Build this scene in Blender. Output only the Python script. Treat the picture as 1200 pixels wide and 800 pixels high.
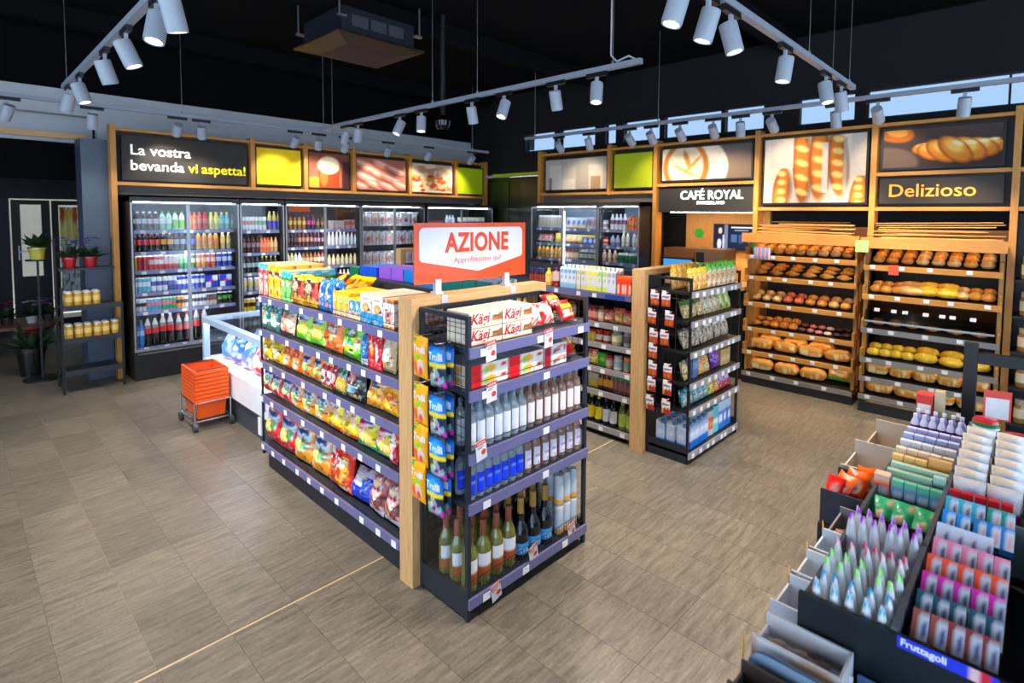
import bpy, math, random
import numpy as np
from mathutils import Matrix, Vector
for o in list(bpy.data.objects): bpy.data.objects.remove(o)
scene = bpy.context.scene
COL = scene.collection
rnd = random.Random(7)
# ------------------------------------------------------------------ camera
F, CX, CY = 642.5, 640.34, 288.8
YAW, PIT, ROL = 0.739092, 0.05771, 0.009785
CAMH = 1.85
_f = Vector((math.cos(YAW)*math.cos(PIT), math.sin(YAW)*math.cos(PIT), -math.sin(PIT)))
_r0 = Vector((math.sin(YAW), -math.cos(YAW), 0)); _u0 = _r0.cross(_f)
_r = math.cos(ROL)*_r0 + math.sin(ROL)*_u0; _u = -math.sin(ROL)*_r0 + math.cos(ROL)*_u0
cam_data = bpy.data.cameras.new('camera'); cam = bpy.data.objects.new('camera', cam_data); COL.objects.link(cam)
cam.matrix_world = Matrix(((_r.x, _u.x, -_f.x, 0), (_r.y, _u.y, -_f.y, 0), (_r.z, _u.z, -_f.z, CAMH), (0, 0, 0, 1)))
cam_data.sensor_width = 36; cam_data.lens = F/1200*36
cam_data.shift_x = (600-CX)/1200; cam_data.shift_y = -(400-CY)/1200
cam_data.clip_start = 0.05
cam_data.dof.use_dof = True; cam_data.dof.focus_distance = 2.9; cam_data.dof.aperture_fstop = 2.8
scene.camera = cam
def ray(x, y): return _r*((x-CX)/F) - _u*((y-CY)/F) + _f
def px(x, y, axis, val):
    d = ray(x, y); c = (0, 0, CAMH); t = (val-c[axis])/d[axis]
    return Vector((d.x*t, d.y*t, CAMH+d.z*t))
# ------------------------------------------------------------------ world, exposure
vs = scene.view_settings
vs.view_transform = 'Standard'; vs.look = 'None'; vs.gamma = 1; vs.use_curve_mapping = False
vs.exposure = 0.9
scene.cycles.transparent_max_bounces = 24
w = bpy.data.worlds.new('daylight'); scene.world = w; w.use_nodes = True
wn = w.node_tree.nodes; wl = w.node_tree.links
bg = wn['Background']; bg.inputs['Color'].default_value = (0.66, 0.82, 1.0, 1); bg.inputs['Strength'].default_value = 2.6
SPOT_W = 70.0
# ------------------------------------------------------------------ colour and materials
def lin(c):
    c = np.asarray(c, float)/255.0
    return np.where(c <= .04045, c/12.92, ((c+.055)/1.055)**2.4)
MATS = {}
def mat(name, col=(200, 200, 200), rough=.5, metal=0., noise=0., nscale=8., bump=0., stretch=(1, 1, 1), emit=None, es=0., coat=0., spec=.5, col2=None):
    if name in MATS: return MATS[name]
    m = bpy.data.materials.new(name); m.use_nodes = True; n = m.node_tree.nodes; l = m.node_tree.links
    b = n['Principled BSDF']; c = lin(col)
    b.inputs['Roughness'].default_value = rough; b.inputs['Metallic'].default_value = metal
    b.inputs['Coat Weight'].default_value = coat; b.inputs['Specular IOR Level'].default_value = spec
    if emit is not None:
        b.inputs['Emission Color'].default_value = (*lin(emit), 1); b.inputs['Emission Strength'].default_value = es
    tc = n.new('ShaderNodeTexCoord'); mp = n.new('ShaderNodeMapping'); mp.inputs['Scale'].default_value = stretch
    nz = n.new('ShaderNodeTexNoise'); nz.inputs['Scale'].default_value = nscale; nz.inputs['Detail'].default_value = 5
    l.new(tc.outputs['Object'], mp.inputs['Vector']); l.new(mp.outputs['Vector'], nz.inputs['Vector'])
    mx = n.new('ShaderNodeMix'); mx.data_type = 'RGBA'
    k = noise if noise else .03
    c2 = lin(col2) if col2 is not None else np.clip(c*(1-k), 0, 1)
    c1 = c if col2 is not None else np.clip(c*(1+k), 0, 1)
    mx.inputs[6].default_value = (*c1, 1); mx.inputs[7].default_value = (*c2, 1)
    rp = n.new('ShaderNodeValToRGB'); rp.color_ramp.elements[0].position = .35; rp.color_ramp.elements[1].position = .65
    l.new(nz.outputs['Fac'], rp.inputs['Fac']); l.new(rp.outputs['Color'], mx.inputs[0]); l.new(mx.outputs[2], b.inputs['Base Color'])
    if bump:
        bp = n.new('ShaderNodeBump'); bp.inputs['Strength'].default_value = bump; bp.inputs['Distance'].default_value = .01
        l.new(nz.outputs['Fac'], bp.inputs['Height']); l.new(bp.outputs['Normal'], b.inputs['Normal'])
    MATS[name] = m; return m
def print_mat(name, rough, bump=0., coat=0., nscale=30, emis=0.):
    """printed packaging: the print is a colour attribute on the mesh, with fine procedural variation"""
    m = bpy.data.materials.new(name); m.use_nodes = True; n = m.node_tree.nodes; l = m.node_tree.links
    b = n['Principled BSDF']; b.inputs['Roughness'].default_value = rough; b.inputs['Coat Weight'].default_value = coat
    at = n.new('ShaderNodeAttribute'); at.attribute_name = 'Col'
    tc = n.new('ShaderNodeTexCoord'); nz = n.new('ShaderNodeTexNoise'); nz.inputs['Scale'].default_value = nscale; nz.inputs['Detail'].default_value = 3
    l.new(tc.outputs['Object'], nz.inputs['Vector'])
    mr = n.new('ShaderNodeMapRange'); mr.inputs[3].default_value = .88; mr.inputs[4].default_value = 1.1; l.new(nz.outputs['Fac'], mr.inputs[0])
    vm = n.new('ShaderNodeVectorMath'); vm.operation = 'SCALE'
    l.new(at.outputs['Color'], vm.inputs[0]); l.new(mr.outputs[0], vm.inputs['Scale']); l.new(vm.outputs[0], b.inputs['Base Color'])
    if emis:
        l.new(vm.outputs[0], b.inputs['Emission Color']); b.inputs['Emission Strength'].default_value = emis
    if bump:
        bp = n.new('ShaderNodeBump'); bp.inputs['Strength'].default_value = bump; bp.inputs['Distance'].default_value = .006
        l.new(nz.outputs['Fac'], bp.inputs['Height']); l.new(bp.outputs['Normal'], b.inputs['Normal'])
    MATS[name] = m; return m
FILM = print_mat('printed_film', .32, bump=.5, nscale=38)
CARD = print_mat('printed_card', .5)
GLOSS = print_mat('painted_gloss', .22, coat=.3)
FOOD = print_mat('baked_crust', .6, bump=.4, nscale=60)
PAPER = print_mat('printed_paper', .75)
def glass_mat(name, tint, alpha, rough=.05, body=None, k=.5):
    m = bpy.data.materials.new(name); m.use_nodes = True; n = m.node_tree.nodes; l = m.node_tree.links
    n.remove(n['Principled BSDF']); out = n['Material Output']
    tr = n.new('ShaderNodeBsdfTransparent'); tr.inputs['Color'].default_value = (*tint, 1)
    gl = n.new('ShaderNodeBsdfGlossy'); gl.inputs['Roughness'].default_value = rough
    fr = n.new('ShaderNodeFresnel'); fr.inputs['IOR'].default_value = 1.4
    nz = n.new('ShaderNodeTexNoise'); nz.inputs['Scale'].default_value = 3
    mr = n.new('ShaderNodeMapRange'); mr.inputs[3].default_value = alpha*.8; mr.inputs[4].default_value = alpha*1.2; l.new(nz.outputs['Fac'], mr.inputs[0])
    ad = n.new('ShaderNodeMath'); ad.operation = 'ADD'; ad.use_clamp = True; l.new(mr.outputs[0], ad.inputs[1])
    ge = n.new('ShaderNodeNewGeometry'); inv = n.new('ShaderNodeMath'); inv.operation = 'SUBTRACT'; inv.inputs[0].default_value = 1; l.new(ge.outputs['Backfacing'], inv.inputs[1])
    mu = n.new('ShaderNodeMath'); mu.operation = 'MULTIPLY'; l.new(fr.outputs[0], mu.inputs[0]); l.new(inv.outputs[0], mu.inputs[1]); l.new(mu.outputs[0], ad.inputs[0])
    base = tr.outputs[0]
    if body is not None:      # milky body colour stands in for light refracted by the bottle
        df = n.new('ShaderNodeBsdfDiffuse'); df.inputs['Color'].default_value = (*lin(body), 1)
        tl = n.new('ShaderNodeBsdfTranslucent'); tl.inputs['Color'].default_value = (*lin(body), 1)
        m0 = n.new('ShaderNodeMixShader'); m0.inputs[0].default_value = .4; l.new(df.outputs[0], m0.inputs[1]); l.new(tl.outputs[0], m0.inputs[2])
        m1 = n.new('ShaderNodeMixShader'); m1.inputs[0].default_value = k; l.new(tr.outputs[0], m1.inputs[1]); l.new(m0.outputs[0], m1.inputs[2]); base = m1.outputs[0]
    mx = n.new('ShaderNodeMixShader'); l.new(ad.outputs[0], mx.inputs[0]); l.new(base, mx.inputs[1]); l.new(gl.outputs[0], mx.inputs[2])
    l.new(mx.outputs[0], out.inputs['Surface']); MATS[name] = m; return m
PANE = glass_mat('clear_glass', (.97, .985, 1.0), .01)
BOTTLE_CLEAR = glass_mat('clear_bottle_glass', (.95, .98, 1.0), .06, .15, (206, 220, 230), .58)
BOTTLE_ROSE = glass_mat('rose_bottle_glass', (.95, .86, .82), .06, .15, (206, 172, 160), .58)
BOTTLE_GREEN = glass_mat('pale_green_bottle_glass', (.9, .92, .7), .06, .15, (164, 166, 84), .55)
TINTED = glass_mat('sky_dimming_glass', (.365, .41, .455), .0)  # tint added to dim the brightened sky seen through the strip windows
WRAP = glass_mat('clear_wrap', (.97, .97, .96), .05, .15)
# wood
def wood_mat(name, c1, c2, rough=.45):
    return mat(name, c1, rough, col2=c2, nscale=7., stretch=(14, 14, 1), bump=.08)
WOOD = wood_mat('light_oak', (214, 172, 120), (196, 150, 98))
BEAMWOOD = mat('light_oak_beam', (214, 172, 120), .45, col2=(196, 150, 98), nscale=7., stretch=(1, 14, 14), bump=.08)
FRAMEWOOD = wood_mat('honey_wood', (206, 146, 70), (190, 128, 55))
BAKEWOOD = wood_mat('bakery_wood', (176, 128, 64), (150, 102, 44))
PLYWALL = wood_mat('plywood_panel', (226, 176, 104), (214, 160, 88))
ANTH = mat('anthracite_metal', (40, 46, 58), .45, metal=.3)
WARMLED = mat('warm_led_strip', (255, 226, 180), .3, emit=(255, 208, 140), es=7.)
BLACK = mat('black_metal', (16, 17, 20), .5)
BLACKP = mat('black_plastic', (20, 21, 24), .35)
STRIP = mat('price_strip_plastic', (104, 104, 150), .3, coat=.4)
STRIPG = mat('grey_price_strip', (150, 146, 150), .3, coat=.4)
TAG = mat('white_tag_paper', (232, 232, 236), .6)
CHROME = mat('chrome', (210, 212, 216), .2, metal=1.)
STEEL = mat('brushed_steel', (176, 180, 184), .35, metal=.9)
WHITE = mat('white_lacquer', (226, 230, 236), .35)
ORANGE = mat('orange_plastic', (238, 88, 24), .38)
TRACKG = mat('light_grey_track', (150, 158, 172), .4)
LAMPG = mat('light_grey_lamp', (168, 176, 190), .4)
LENS = mat('lamp_lens', (255, 240, 215), .3, emit=(255, 232, 200), es=14.)
LEDT = mat('door_led_tube', (240, 246, 255), .3, emit=(235, 243, 255), es=5.)
LEDS = mat('shelf_led_strip', (240, 246, 255), .3, emit=(240, 245, 255), es=9.)
LED = mat('led_strip', (240, 246, 255), .3, emit=(235, 243, 255), es=16.)
# ------------------------------------------------------------------ mesh builder
class MB:
    def __init__(s): s.v = []; s.f = []; s.m = []; s.c = []
    def add(s, vs, fs, col=(200, 200, 200), mi=0):
        o = len(s.v); s.v += [tuple(p) for p in vs]
        s.f += [tuple(i+o for i in f) for f in fs]; s.m += [mi]*len(fs)
        col = np.asarray(col, float)
        if col.ndim == 0: col = np.array([120., 120, 120])
        s.c += ([tuple(col)]*len(vs) if col.ndim == 1 else [tuple(c) for c in col]); return s
    def quad(s, a, b, c, d, col=(200, 200, 200), mi=0): return s.add([a, b, c, d], [(0, 1, 2, 3)], col, mi)
    def box(s, x0, y0, z0, x1, y1, z1, col=(200, 200, 200), mi=0, cols=None):
        """cols: dict front/back/left/right/top/bottom"""
        if x0 > x1: x0, x1 = x1, x0
        if y0 > y1: y0, y1 = y1, y0
        if z0 > z1: z0, z1 = z1, z0
        p = lambda x, y, z: (x, y, z); g = (lambda k: (cols or {}).get(k, col))
        s.quad(p(x0,y0,z0), p(x1,y0,z0), p(x1,y0,z1), p(x0,y0,z1), g('front'), mi)
        s.quad(p(x1,y1,z0), p(x0,y1,z0), p(x0,y1,z1), p(x1,y1,z1), g('back'), mi)
        s.quad(p(x0,y1,z0), p(x0,y0,z0), p(x0,y0,z1), p(x0,y1,z1), g('left'), mi)
        s.quad(p(x1,y0,z0), p(x1,y1,z0), p(x1,y1,z1), p(x1,y0,z1), g('right'), mi)
        s.quad(p(x0,y0,z1), p(x1,y0,z1), p(x1,y1,z1), p(x0,y1,z1), g('top'), mi)
        s.quad(p(x0,y1,z0), p(x1,y1,z0), p(x1,y0,z0), p(x0,y0,z0), g('bottom'), mi)
        return s
    def cyl(s, p0, p1, r, seg=10, col=(200, 200, 200), mi=0, r1=None, caps=True):
        p0 = Vector(p0); p1 = Vector(p1); d = (p1-p0).normalized(); a = d.orthogonal().normalized(); b = d.cross(a)
        r1 = r if r1 is None else r1; vs = []
        for k in range(seg):
            t = 2*math.pi*k/seg; q = a*math.cos(t)+b*math.sin(t); vs += [p0+q*r, p1+q*r1]
        fs = [(2*k, 2*((k+1) % seg), 2*((k+1) % seg)+1, 2*k+1) for k in range(seg)]
        s.add(vs, fs, col, mi)
        if caps:
            s.add([vs[2*k] for k in range(seg)], [tuple(reversed(range(seg)))], col, mi)
            s.add([vs[2*k+1] for k in range(seg)], [tuple(range(seg))], col, mi)
        return s
    def tube(s, pts, r, seg=6, col=(200, 200, 200), mi=0):
        for a, b in zip(pts[:-1], pts[1:]): s.cyl(a, b, r, seg, col, mi)
        return s
    def lathe(s, prof, seg=14, x=0., y=0., z=0., mi=0, sx=1., sy=1.):
        """prof: list of (r, z, colour); a colour change starts a new ring"""
        for (r0, z0, c0), (r1, z1, c1) in zip(prof[:-1], prof[1:]):
            vs = []
            for k in range(seg):
                t = 2*math.pi*k/seg; c, q = math.cos(t), math.sin(t)
                vs += [(x+r0*c*sx, y+r0*q*sy, z+z0), (x+r1*c*sx, y+r1*q*sy, z+z1)]
            s.add(vs, [(2*k, 2*((k+1) % seg), 2*((k+1) % seg)+1, 2*k+1) for k in range(seg)], c1, mi)
        return s
    def grid(s, fn, nu, nv, colfn, mi=0):
        us = np.linspace(0, 1, nu+1); vv = np.linspace(0, 1, nv+1)
        U, V = np.meshgrid(us, vv); U = U.ravel(); V = V.ravel()
        P = fn(U, V); C = colfn(U, V)
        fs = [(j*(nu+1)+i, j*(nu+1)+i+1, (j+1)*(nu+1)+i+1, (j+1)*(nu+1)+i) for j in range(nv) for i in range(nu)]
        return s.add(P.tolist(), fs, C, mi)
    def mesh(s, name, mats, smooth=False):
        me = bpy.data.meshes.new(name); me.from_pydata(s.v, [], s.f); me.update()
        mats = mats if isinstance(mats, (list, tuple)) else [mats]
        for m in mats: me.materials.append(m)
        if len(mats) > 1: me.polygons.foreach_set('material_index', s.m)
        at = me.color_attributes.new('Col', 'FLOAT_COLOR', 'POINT')
        c = lin(np.array(s.c)); at.data.foreach_set('color', np.hstack([c, np.ones((len(c), 1))]).astype(np.float32).ravel())
        if smooth: me.polygons.foreach_set('use_smooth', [True]*len(me.polygons))
        return me
    def obj(s, name, mats, parent=None, smooth=False): return link(name, s.mesh(name, mats, smooth), parent)
def link(name, me, parent=None, M=None):
    o = bpy.data.objects.new(name, me); COL.objects.link(o)
    if parent is not None: o.parent = parent
    if M is not None: o.matrix_basis = M
    return o
def tag(o, label, cat, group=None):
    o['label'] = label; o['category'] = cat
    if group: o['group'] = group
    return o
def thing(name, label, cat, loc=(0, 0, 0), rotz=0., group=None):
    o = bpy.data.objects.new(name, None); COL.objects.link(o); o.empty_display_size = .1
    o.location = loc; o.rotation_euler = (0, 0, rotz); return tag(o, label, cat, group)
def struct(name, mb, m, label=None, parent=None):
    o = mb.obj(name, m, parent)
    if parent is None:
        o['kind'] = 'structure'
        if label: o['label'] = label
    return o
def T(x=0, y=0, z=0, rx=0, ry=0, rz=0):
    return Matrix.Translation((x, y, z)) @ Matrix.Rotation(rz, 4, 'Z') @ Matrix.Rotation(ry, 4, 'Y') @ Matrix.Rotation(rx, 4, 'X')
_txt = {}
def text_mesh(s, size, m, ext=.0005, align='LEFT', bold=0., warp=None, sx=1., shear=0., space=1.):
    key = (s, size, m.name, ext, align, bold, sx, shear, space)
    if warp is None and key in _txt: return _txt[key]
    cu = bpy.data.curves.new('t', 'FONT'); cu.body = s; cu.size = size; cu.extrude = ext; cu.align_x = align; cu.offset = bold
    cu.resolution_u = 3; cu.shear = shear; cu.space_character = space
    ob = bpy.data.objects.new('t', cu); COL.objects.link(ob); dg = bpy.context.evaluated_depsgraph_get(); dg.update()
    me = bpy.data.meshes.new_from_object(ob.evaluated_get(dg)); bpy.data.objects.remove(ob); bpy.data.curves.remove(cu)
    for v in me.vertices:      # text lies in local XZ, facing -Y
        x, y, z = v.co; x *= sx; v.co = (x, -z, y)
        if warp: v.co = warp(v.co)
    me.materials.clear(); me.materials.append(m); me.name = 'lettering'
    if warp is None: _txt[key] = me
    return me
# ------------------------------------------------------------------ print painting (flat print on packaging)
def _hash(ix, iy, seed): 
    n = np.sin(ix*127.1+iy*311.7+seed*74.7)*43758.5453; return n-np.floor(n)
def vnoise(u, v, s, seed=0):
    x = u*s; y = v*s; i = np.floor(x); j = np.floor(y); fx = x-i; fy = y-j; fx = fx*fx*(3-2*fx); fy = fy*fy*(3-2*fy)
    return (_hash(i, j, seed)*(1-fx)+_hash(i+1, j, seed)*fx)*(1-fy)+(_hash(i, j+1, seed)*(1-fx)+_hash(i+1, j+1, seed)*fx)*fy
class Pt:
    def __init__(s, u, v, base): s.u = u; s.v = v; s.c = np.tile(np.asarray(base, float), (len(u), 1))
    def w(s, k, col): k = np.clip(k, 0, 1)[:, None]; s.c = s.c*(1-k)+np.asarray(col, float)*k; return s
    def band(s, a, b, col): return s.w(((s.v >= a) & (s.v <= b)).astype(float), col)
    def rect(s, a, b, c, d, col): return s.w(((s.u >= a) & (s.u <= b) & (s.v >= c) & (s.v <= d)).astype(float), col)
    def ell(s, a, b, ru, rv, col, rot=0., soft=.15):
        x = s.u-a; y = s.v-b; c, q = math.cos(rot), math.sin(rot); x, y = x*c+y*q, -x*q+y*c
        return s.w((1-np.sqrt((x/ru)**2+(y/rv)**2))/soft+.5, col)
    def grad(s, col, a=0., b=1.): return s.w((s.v-a)/(b-a), col)
    def noise(s, col, sc, thr, seed=1, soft=.08): return s.w((vnoise(s.u, s.v, sc, seed)-thr)/soft+.5, col)
    def blobs(s, seed, n, reg, cols, r):
        q = random.Random(seed)
        for _ in range(n): s.ell(q.uniform(reg[0], reg[2]), q.uniform(reg[1], reg[3]), r*q.uniform(.7, 1.3), r*q.uniform(.6, 1.2), q.choice(cols), q.uniform(0, 3), .4)
        return s
    def diag(s, k, off, col, soft=.02): return s.w((s.v-(k*s.u+off))/soft+.5, col)
SAT = 1.22
def paint(base, *layers):
    def fn(u, v):
        p = Pt(u, v, base)
        for L in layers: getattr(p, L[0])(*L[1:])
        g = p.c.mean(1, keepdims=True); return np.clip(g+(p.c-g)*SAT, 0, 255)
    return fn
def busy(pf, seed, n=9):
    """small print over a pack design: lines of lettering, badges, speckle"""
    q = random.Random(seed*31+5); R_ = []
    for _ in range(n):
        a, c = q.uniform(.05, .75), q.uniform(.05, .88); R_.append((a, a+q.uniform(.08, .3), c, c+q.uniform(.02, .05), q.choice([(250, 250, 250), (250, 246, 230), (30, 30, 60), (230, 230, 240), (200, 30, 40), (250, 214, 40)])))
    def fn(u, v):
        p = Pt(u, v, (0, 0, 0)); p.c = pf(u, v).copy()
        p.w((vnoise(u, v, 16, seed)-.66)*3, (252, 250, 244)); p.w((vnoise(u, v, 14, seed+9)-.7)*3, (40, 26, 30))
        for r in R_: p.rect(*r)
        return p.c
    return fn
# ------------------------------------------------------------------ product shapes (front faces local -Y, base at z = 0)
def bag_mesh(w, h, d, pf, nx=16, nz=22, seed=0, crimp=.05, name='bag', taper=.0):
    rg = np.random.RandomState(seed); wr = rg.uniform(-1, 1, 6)
    def prof(u, v):
        a = np.abs(2*u-1); b = np.abs(2*v-1)
        t = np.clip(1-a**2.6, 0, 1)**.6 * np.clip(1-(np.clip(b, 0, 1))**2.4, 0, 1)**.75
        return t*(1+.14*np.sin(9*u+wr[0]*3)*np.sin(7*v+wr[1]*3)+.1*np.sin(17*v+wr[2]*3+3*u))
    def X(u, v): return (u-.5)*w*(1-.05*np.sin(np.pi*v))*(1-taper*v**1.5)
    def front(u, v):
        return np.stack([X(u, v), -d/2*prof(u, v)*(1.08-.25*v)-d/2-.0015, v*h+.004*wr[3]*np.sin(6*u)*(v > .95)], 1)
    def back(u, v):
        u2 = 1-u; return np.stack([X(u2, v), d/2*prof(u2, v)*(1.08-.25*v)-d/2+.0015, v*h+.004*wr[3]*np.sin(6*u2)*(v > .95)], 1)
    m = MB(); m.grid(front, nx, nz, pf); m.grid(back, nx//2, nz//2, lambda u, v: pf(1-u, v))
    me = m.mesh(name, FILM, True); me['w'] = w; me['h'] = h; me['d'] = d
    def warp(co):
        u = np.array([co[0]/w+.5]); v = np.array([co[2]/h]); 
        return (co[0], front(np.clip(u, 0, 1), np.clip(v, 0, 1))[0, 1]-.0012+co[1]*.3, co[2])
    return me, warp
def box_mesh(w, h, d, pf, top=None, side=None, nx=8, nz=10, m=CARD, name='box'):
    b = MB(); b.grid(lambda u, v: np.stack([(u-.5)*w, 0*u, v*h], 1), nx, nz, pf)
    base = tuple(pf(np.array([.5]), np.array([.93]))[0]); top = top or base
    sd = (lambda u, v: np.tile(np.asarray(side, float), (len(u), 1))) if side else pf
    b.grid(lambda u, v: np.stack([0*u+w/2, u*d, v*h], 1), 3, nz, sd)
    b.grid(lambda u, v: np.stack([0*u-w/2, (1-u)*d, v*h], 1), 3, nz, sd)
    b.quad((-w/2, 0, h), (w/2, 0, h), (w/2, d, h), (-w/2, d, h), top); b.quad((w/2, d, 0), (-w/2, d, 0), (-w/2, d, h), (w/2, d, h), base)
    return b.mesh(name, m)
def carton_mesh(w, h, d, pf, top, cap, name='carton'):
    """drink carton with a slanted top and screw cap"""
    b = MB(); hb = h*.86
    b.grid(lambda u, v: np.stack([(u-.5)*w, 0*u, v*hb], 1), 5, 10, pf)
    b.grid(lambda u, v: np.stack([0*u+w/2, u*d, v*hb], 1), 3, 10, pf); b.grid(lambda u, v: np.stack([0*u-w/2, (1-u)*d, v*hb], 1), 3, 10, pf)
    b.quad((-w/2, 0, hb), (w/2, 0, hb), (w/2, d, h), (-w/2, d, h), top)
    b.add([(w/2, 0, hb), (w/2, d, hb), (w/2, d, h)], [(0, 1, 2)], top); b.add([(-w/2, d, hb), (-w/2, 0, hb), (-w/2, d, h)], [(0, 1, 2)], top)
    b.quad((w/2, d, 0), (-w/2, d, 0), (-w/2, d, h), (w/2, d, h), top)
    b.cyl((0, d*.4, hb+(h-hb)*.35), (0, d*.34, hb+(h-hb)*.35+.02), w*.2, 10, cap)
    return b.mesh(name, CARD)
def pet_mesh(h, r, body, label, cap, liquid=None, l0=.35, l1=.62, seg=10, name='bottle'):
    """small plastic drink bottle as one mesh: body, label band, neck, cap"""
    lq = liquid or body; b = MB()
    b.lathe([(r*.8, 0, lq), (r, h*.05, lq), (r*.94, h*.18, lq), (r, h*l0, lq), (r*1.01, h*l0, label), (r*1.01, h*l1, label), (r, h*l1, lq), (r*.85, h*.72, lq), (r*.42, h*.86, body), (r*.4, h*.9, body), (r*.46, h*.9, cap), (r*.46, h, cap), (0, h, cap)], seg)
    return b.mesh(name, GLOSS, True)
def can_mesh(h, r, c1, c2=None, c3=None, seg=10, a=.4, bb=.7, name='can'):
    al = (190, 192, 196); c2 = c2 or c1; c3 = c3 or c1; b = MB()
    b.lathe([(r*.8, 0, al), (r, h*.06, al), (r, h*a, c1), (r, h*bb, c2), (r, h*.92, c3), (r*.8, h*.985, al), (r*.84, h, al), (r*.76, h*.985, al), (0, h*.98, al)], seg)
    return b.mesh(name, GLOSS, True)
def jar_mesh(h, r, body, label, lid, seg=10, name='jar'):
    b = MB(); b.lathe([(r*.9, 0, body), (r, h*.06, body), (r, h*.22, body), (r*1.01, h*.22, label), (r*1.01, h*.62, label), (r, h*.62, body), (r*.8, h*.78, body), (r*.86, h*.78, lid), (r*.86, h, lid), (0, h, lid)], seg)
    return b.mesh(name, GLOSS, True)
def loaf_mesh(l, w, h, c1, c2, seed=0, bend=0., ridges=0, name='bread', nu=12, nv=9, m=FOOD):
    """bread shape along local X; c1 crust, c2 lighter scores; bend curves it (croissant), ridges rolls it"""
    rg = np.random.RandomState(seed)
    def fn(u, v):
        t = 2*u-1; rr = np.clip(1-np.abs(t)**2.6, 0, 1)**.5
        if ridges: rr = np.clip(1-np.abs(t)**1.5, 0, 1)**.75*(1+.12*np.abs(np.sin(ridges*np.pi*u)))
        a = 2*np.pi*v; x = t*l/2; y = np.cos(a)*w/2*rr+bend*(t**2)*l*.5; z = np.sin(a)*h/2*rr*np.where(np.sin(a) < 0, .75, 1.)+h*.38
        return np.stack([x, y, z*(1+.05*rg.uniform(-1, 1))], 1)
    def cf(u, v):
        p = Pt(u, v, c1); k = vnoise(u, v, 7, seed); p.w((k-.45)*1.2, c2)
        if ridges: p.w((np.sin(ridges*2*np.pi*u+2*v)-.3)*.6, c2)
        else: p.w(((np.sin(5*2*np.pi*u+4*v) > .75) & (np.abs(v-.25) < .13))*.8, c2)
        return p.c
    b = MB(); b.grid(fn, nu, nv, cf); return b.mesh(name, m, True)
class Face:
    """a shelf front: s runs left to right seen by the shopper, d goes in, z up"""
    def __init__(s, x, y, rotz): s.o = Vector((x, y, 0)); s.r = rotz; s.ex = Vector((math.cos(rotz), math.sin(rotz), 0)); s.ey = Vector((-math.sin(rotz), math.cos(rotz), 0))
    def P(s, a, d, z): return s.o+s.ex*a+s.ey*d+Vector((0, 0, z))
NOBJ = [0]
ORD = ['first', 'second', 'third', 'fourth', 'fifth', 'sixth', 'seventh', 'eighth', 'ninth', 'tenth', 'eleventh', 'twelfth']
def nth(label, i, n, r_=0):
    """say which one of a row of look-alikes"""
    if r_: label = ('rear ', 'rearmost ')[min(r_, 2)-1]+label
    if n == 1: return label
    t = ', left one' if n == 2 and i == 0 else ', right one' if n == 2 else ', leftmost' if i == 0 else ', rightmost' if i == n-1 else ', %s from left' % ORD[i]
    return label+t if len((label+t).split()) <= 16 else label
def put(me, name, face, s, d, z, label, cat, group=None, tilt=0., yaw=0., roll=0., parts=(), scale=None):
    o = link(name, me); M = Matrix.Translation(face.P(s, d, z)) @ Matrix.Rotation(face.r+yaw, 4, 'Z') @ Matrix.Rotation(-tilt, 4, 'X') @ Matrix.Rotation(roll, 4, 'Y')
    if scale: M = M @ Matrix.Diagonal((*scale, 1))
    o.matrix_world = M; tag(o, label, cat, group)
    for pn, pm, PM in parts: link(pn, pm, o, PM)
    NOBJ[0] += 1; return o
def row(me, name, face, s0, s1, n, d, z, label, cat, tilt=0., jit=.004, yj=.06, parts=(), group=None, rows=1, rstep=.09):
    """n alike products side by side between s0 and s1"""
    g = group or label
    for r_ in range(rows):
        for i in range(n):
            s = s0+(i+.5)*(s1-s0)/n
            put(me, name, face, s+rnd.uniform(-jit, jit), d+r_*rstep+rnd.uniform(0, jit), z, nth(label, i, n, r_), cat, g if n*rows > 1 else group, tilt, rnd.uniform(-yj, yj), 0, parts)
def shelf(parent, L, D, t, face_mat, strip_m, tags=(), strip_h=.042, wire=True, strip_t=.012, lift=0.):
    """shelf part in the unit's local frame (x along, y in): board > price strip, tags, wire guard"""
    o = MB().box(0, .0, -t, L, D, 0).obj('shelf', face_mat, parent)
    MB().box(0, -strip_t, -strip_h, L, -.001, .004).obj('price_strip', strip_m, o)
    me = TAGMESH
    for i in tags: link('price_tag', me, o, T(i, -strip_t-.0025, -strip_h/2-.002))
    if wire:
        b = MB(); b.cyl((0, .004, .035), (L, .004, .035), .0018, 5); n = max(2, int(L/.3))
        for k in range(n+1): b.cyl((k*L/n, .004, .003), (k*L/n, .004, .036), .0015, 5)
        b.obj('front_rail', BLACK, o)
    return o
TAGMESH = MB().box(-.022, -.001, -.017, .022, .001, .017).mesh('price_tag', TAG)
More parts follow.
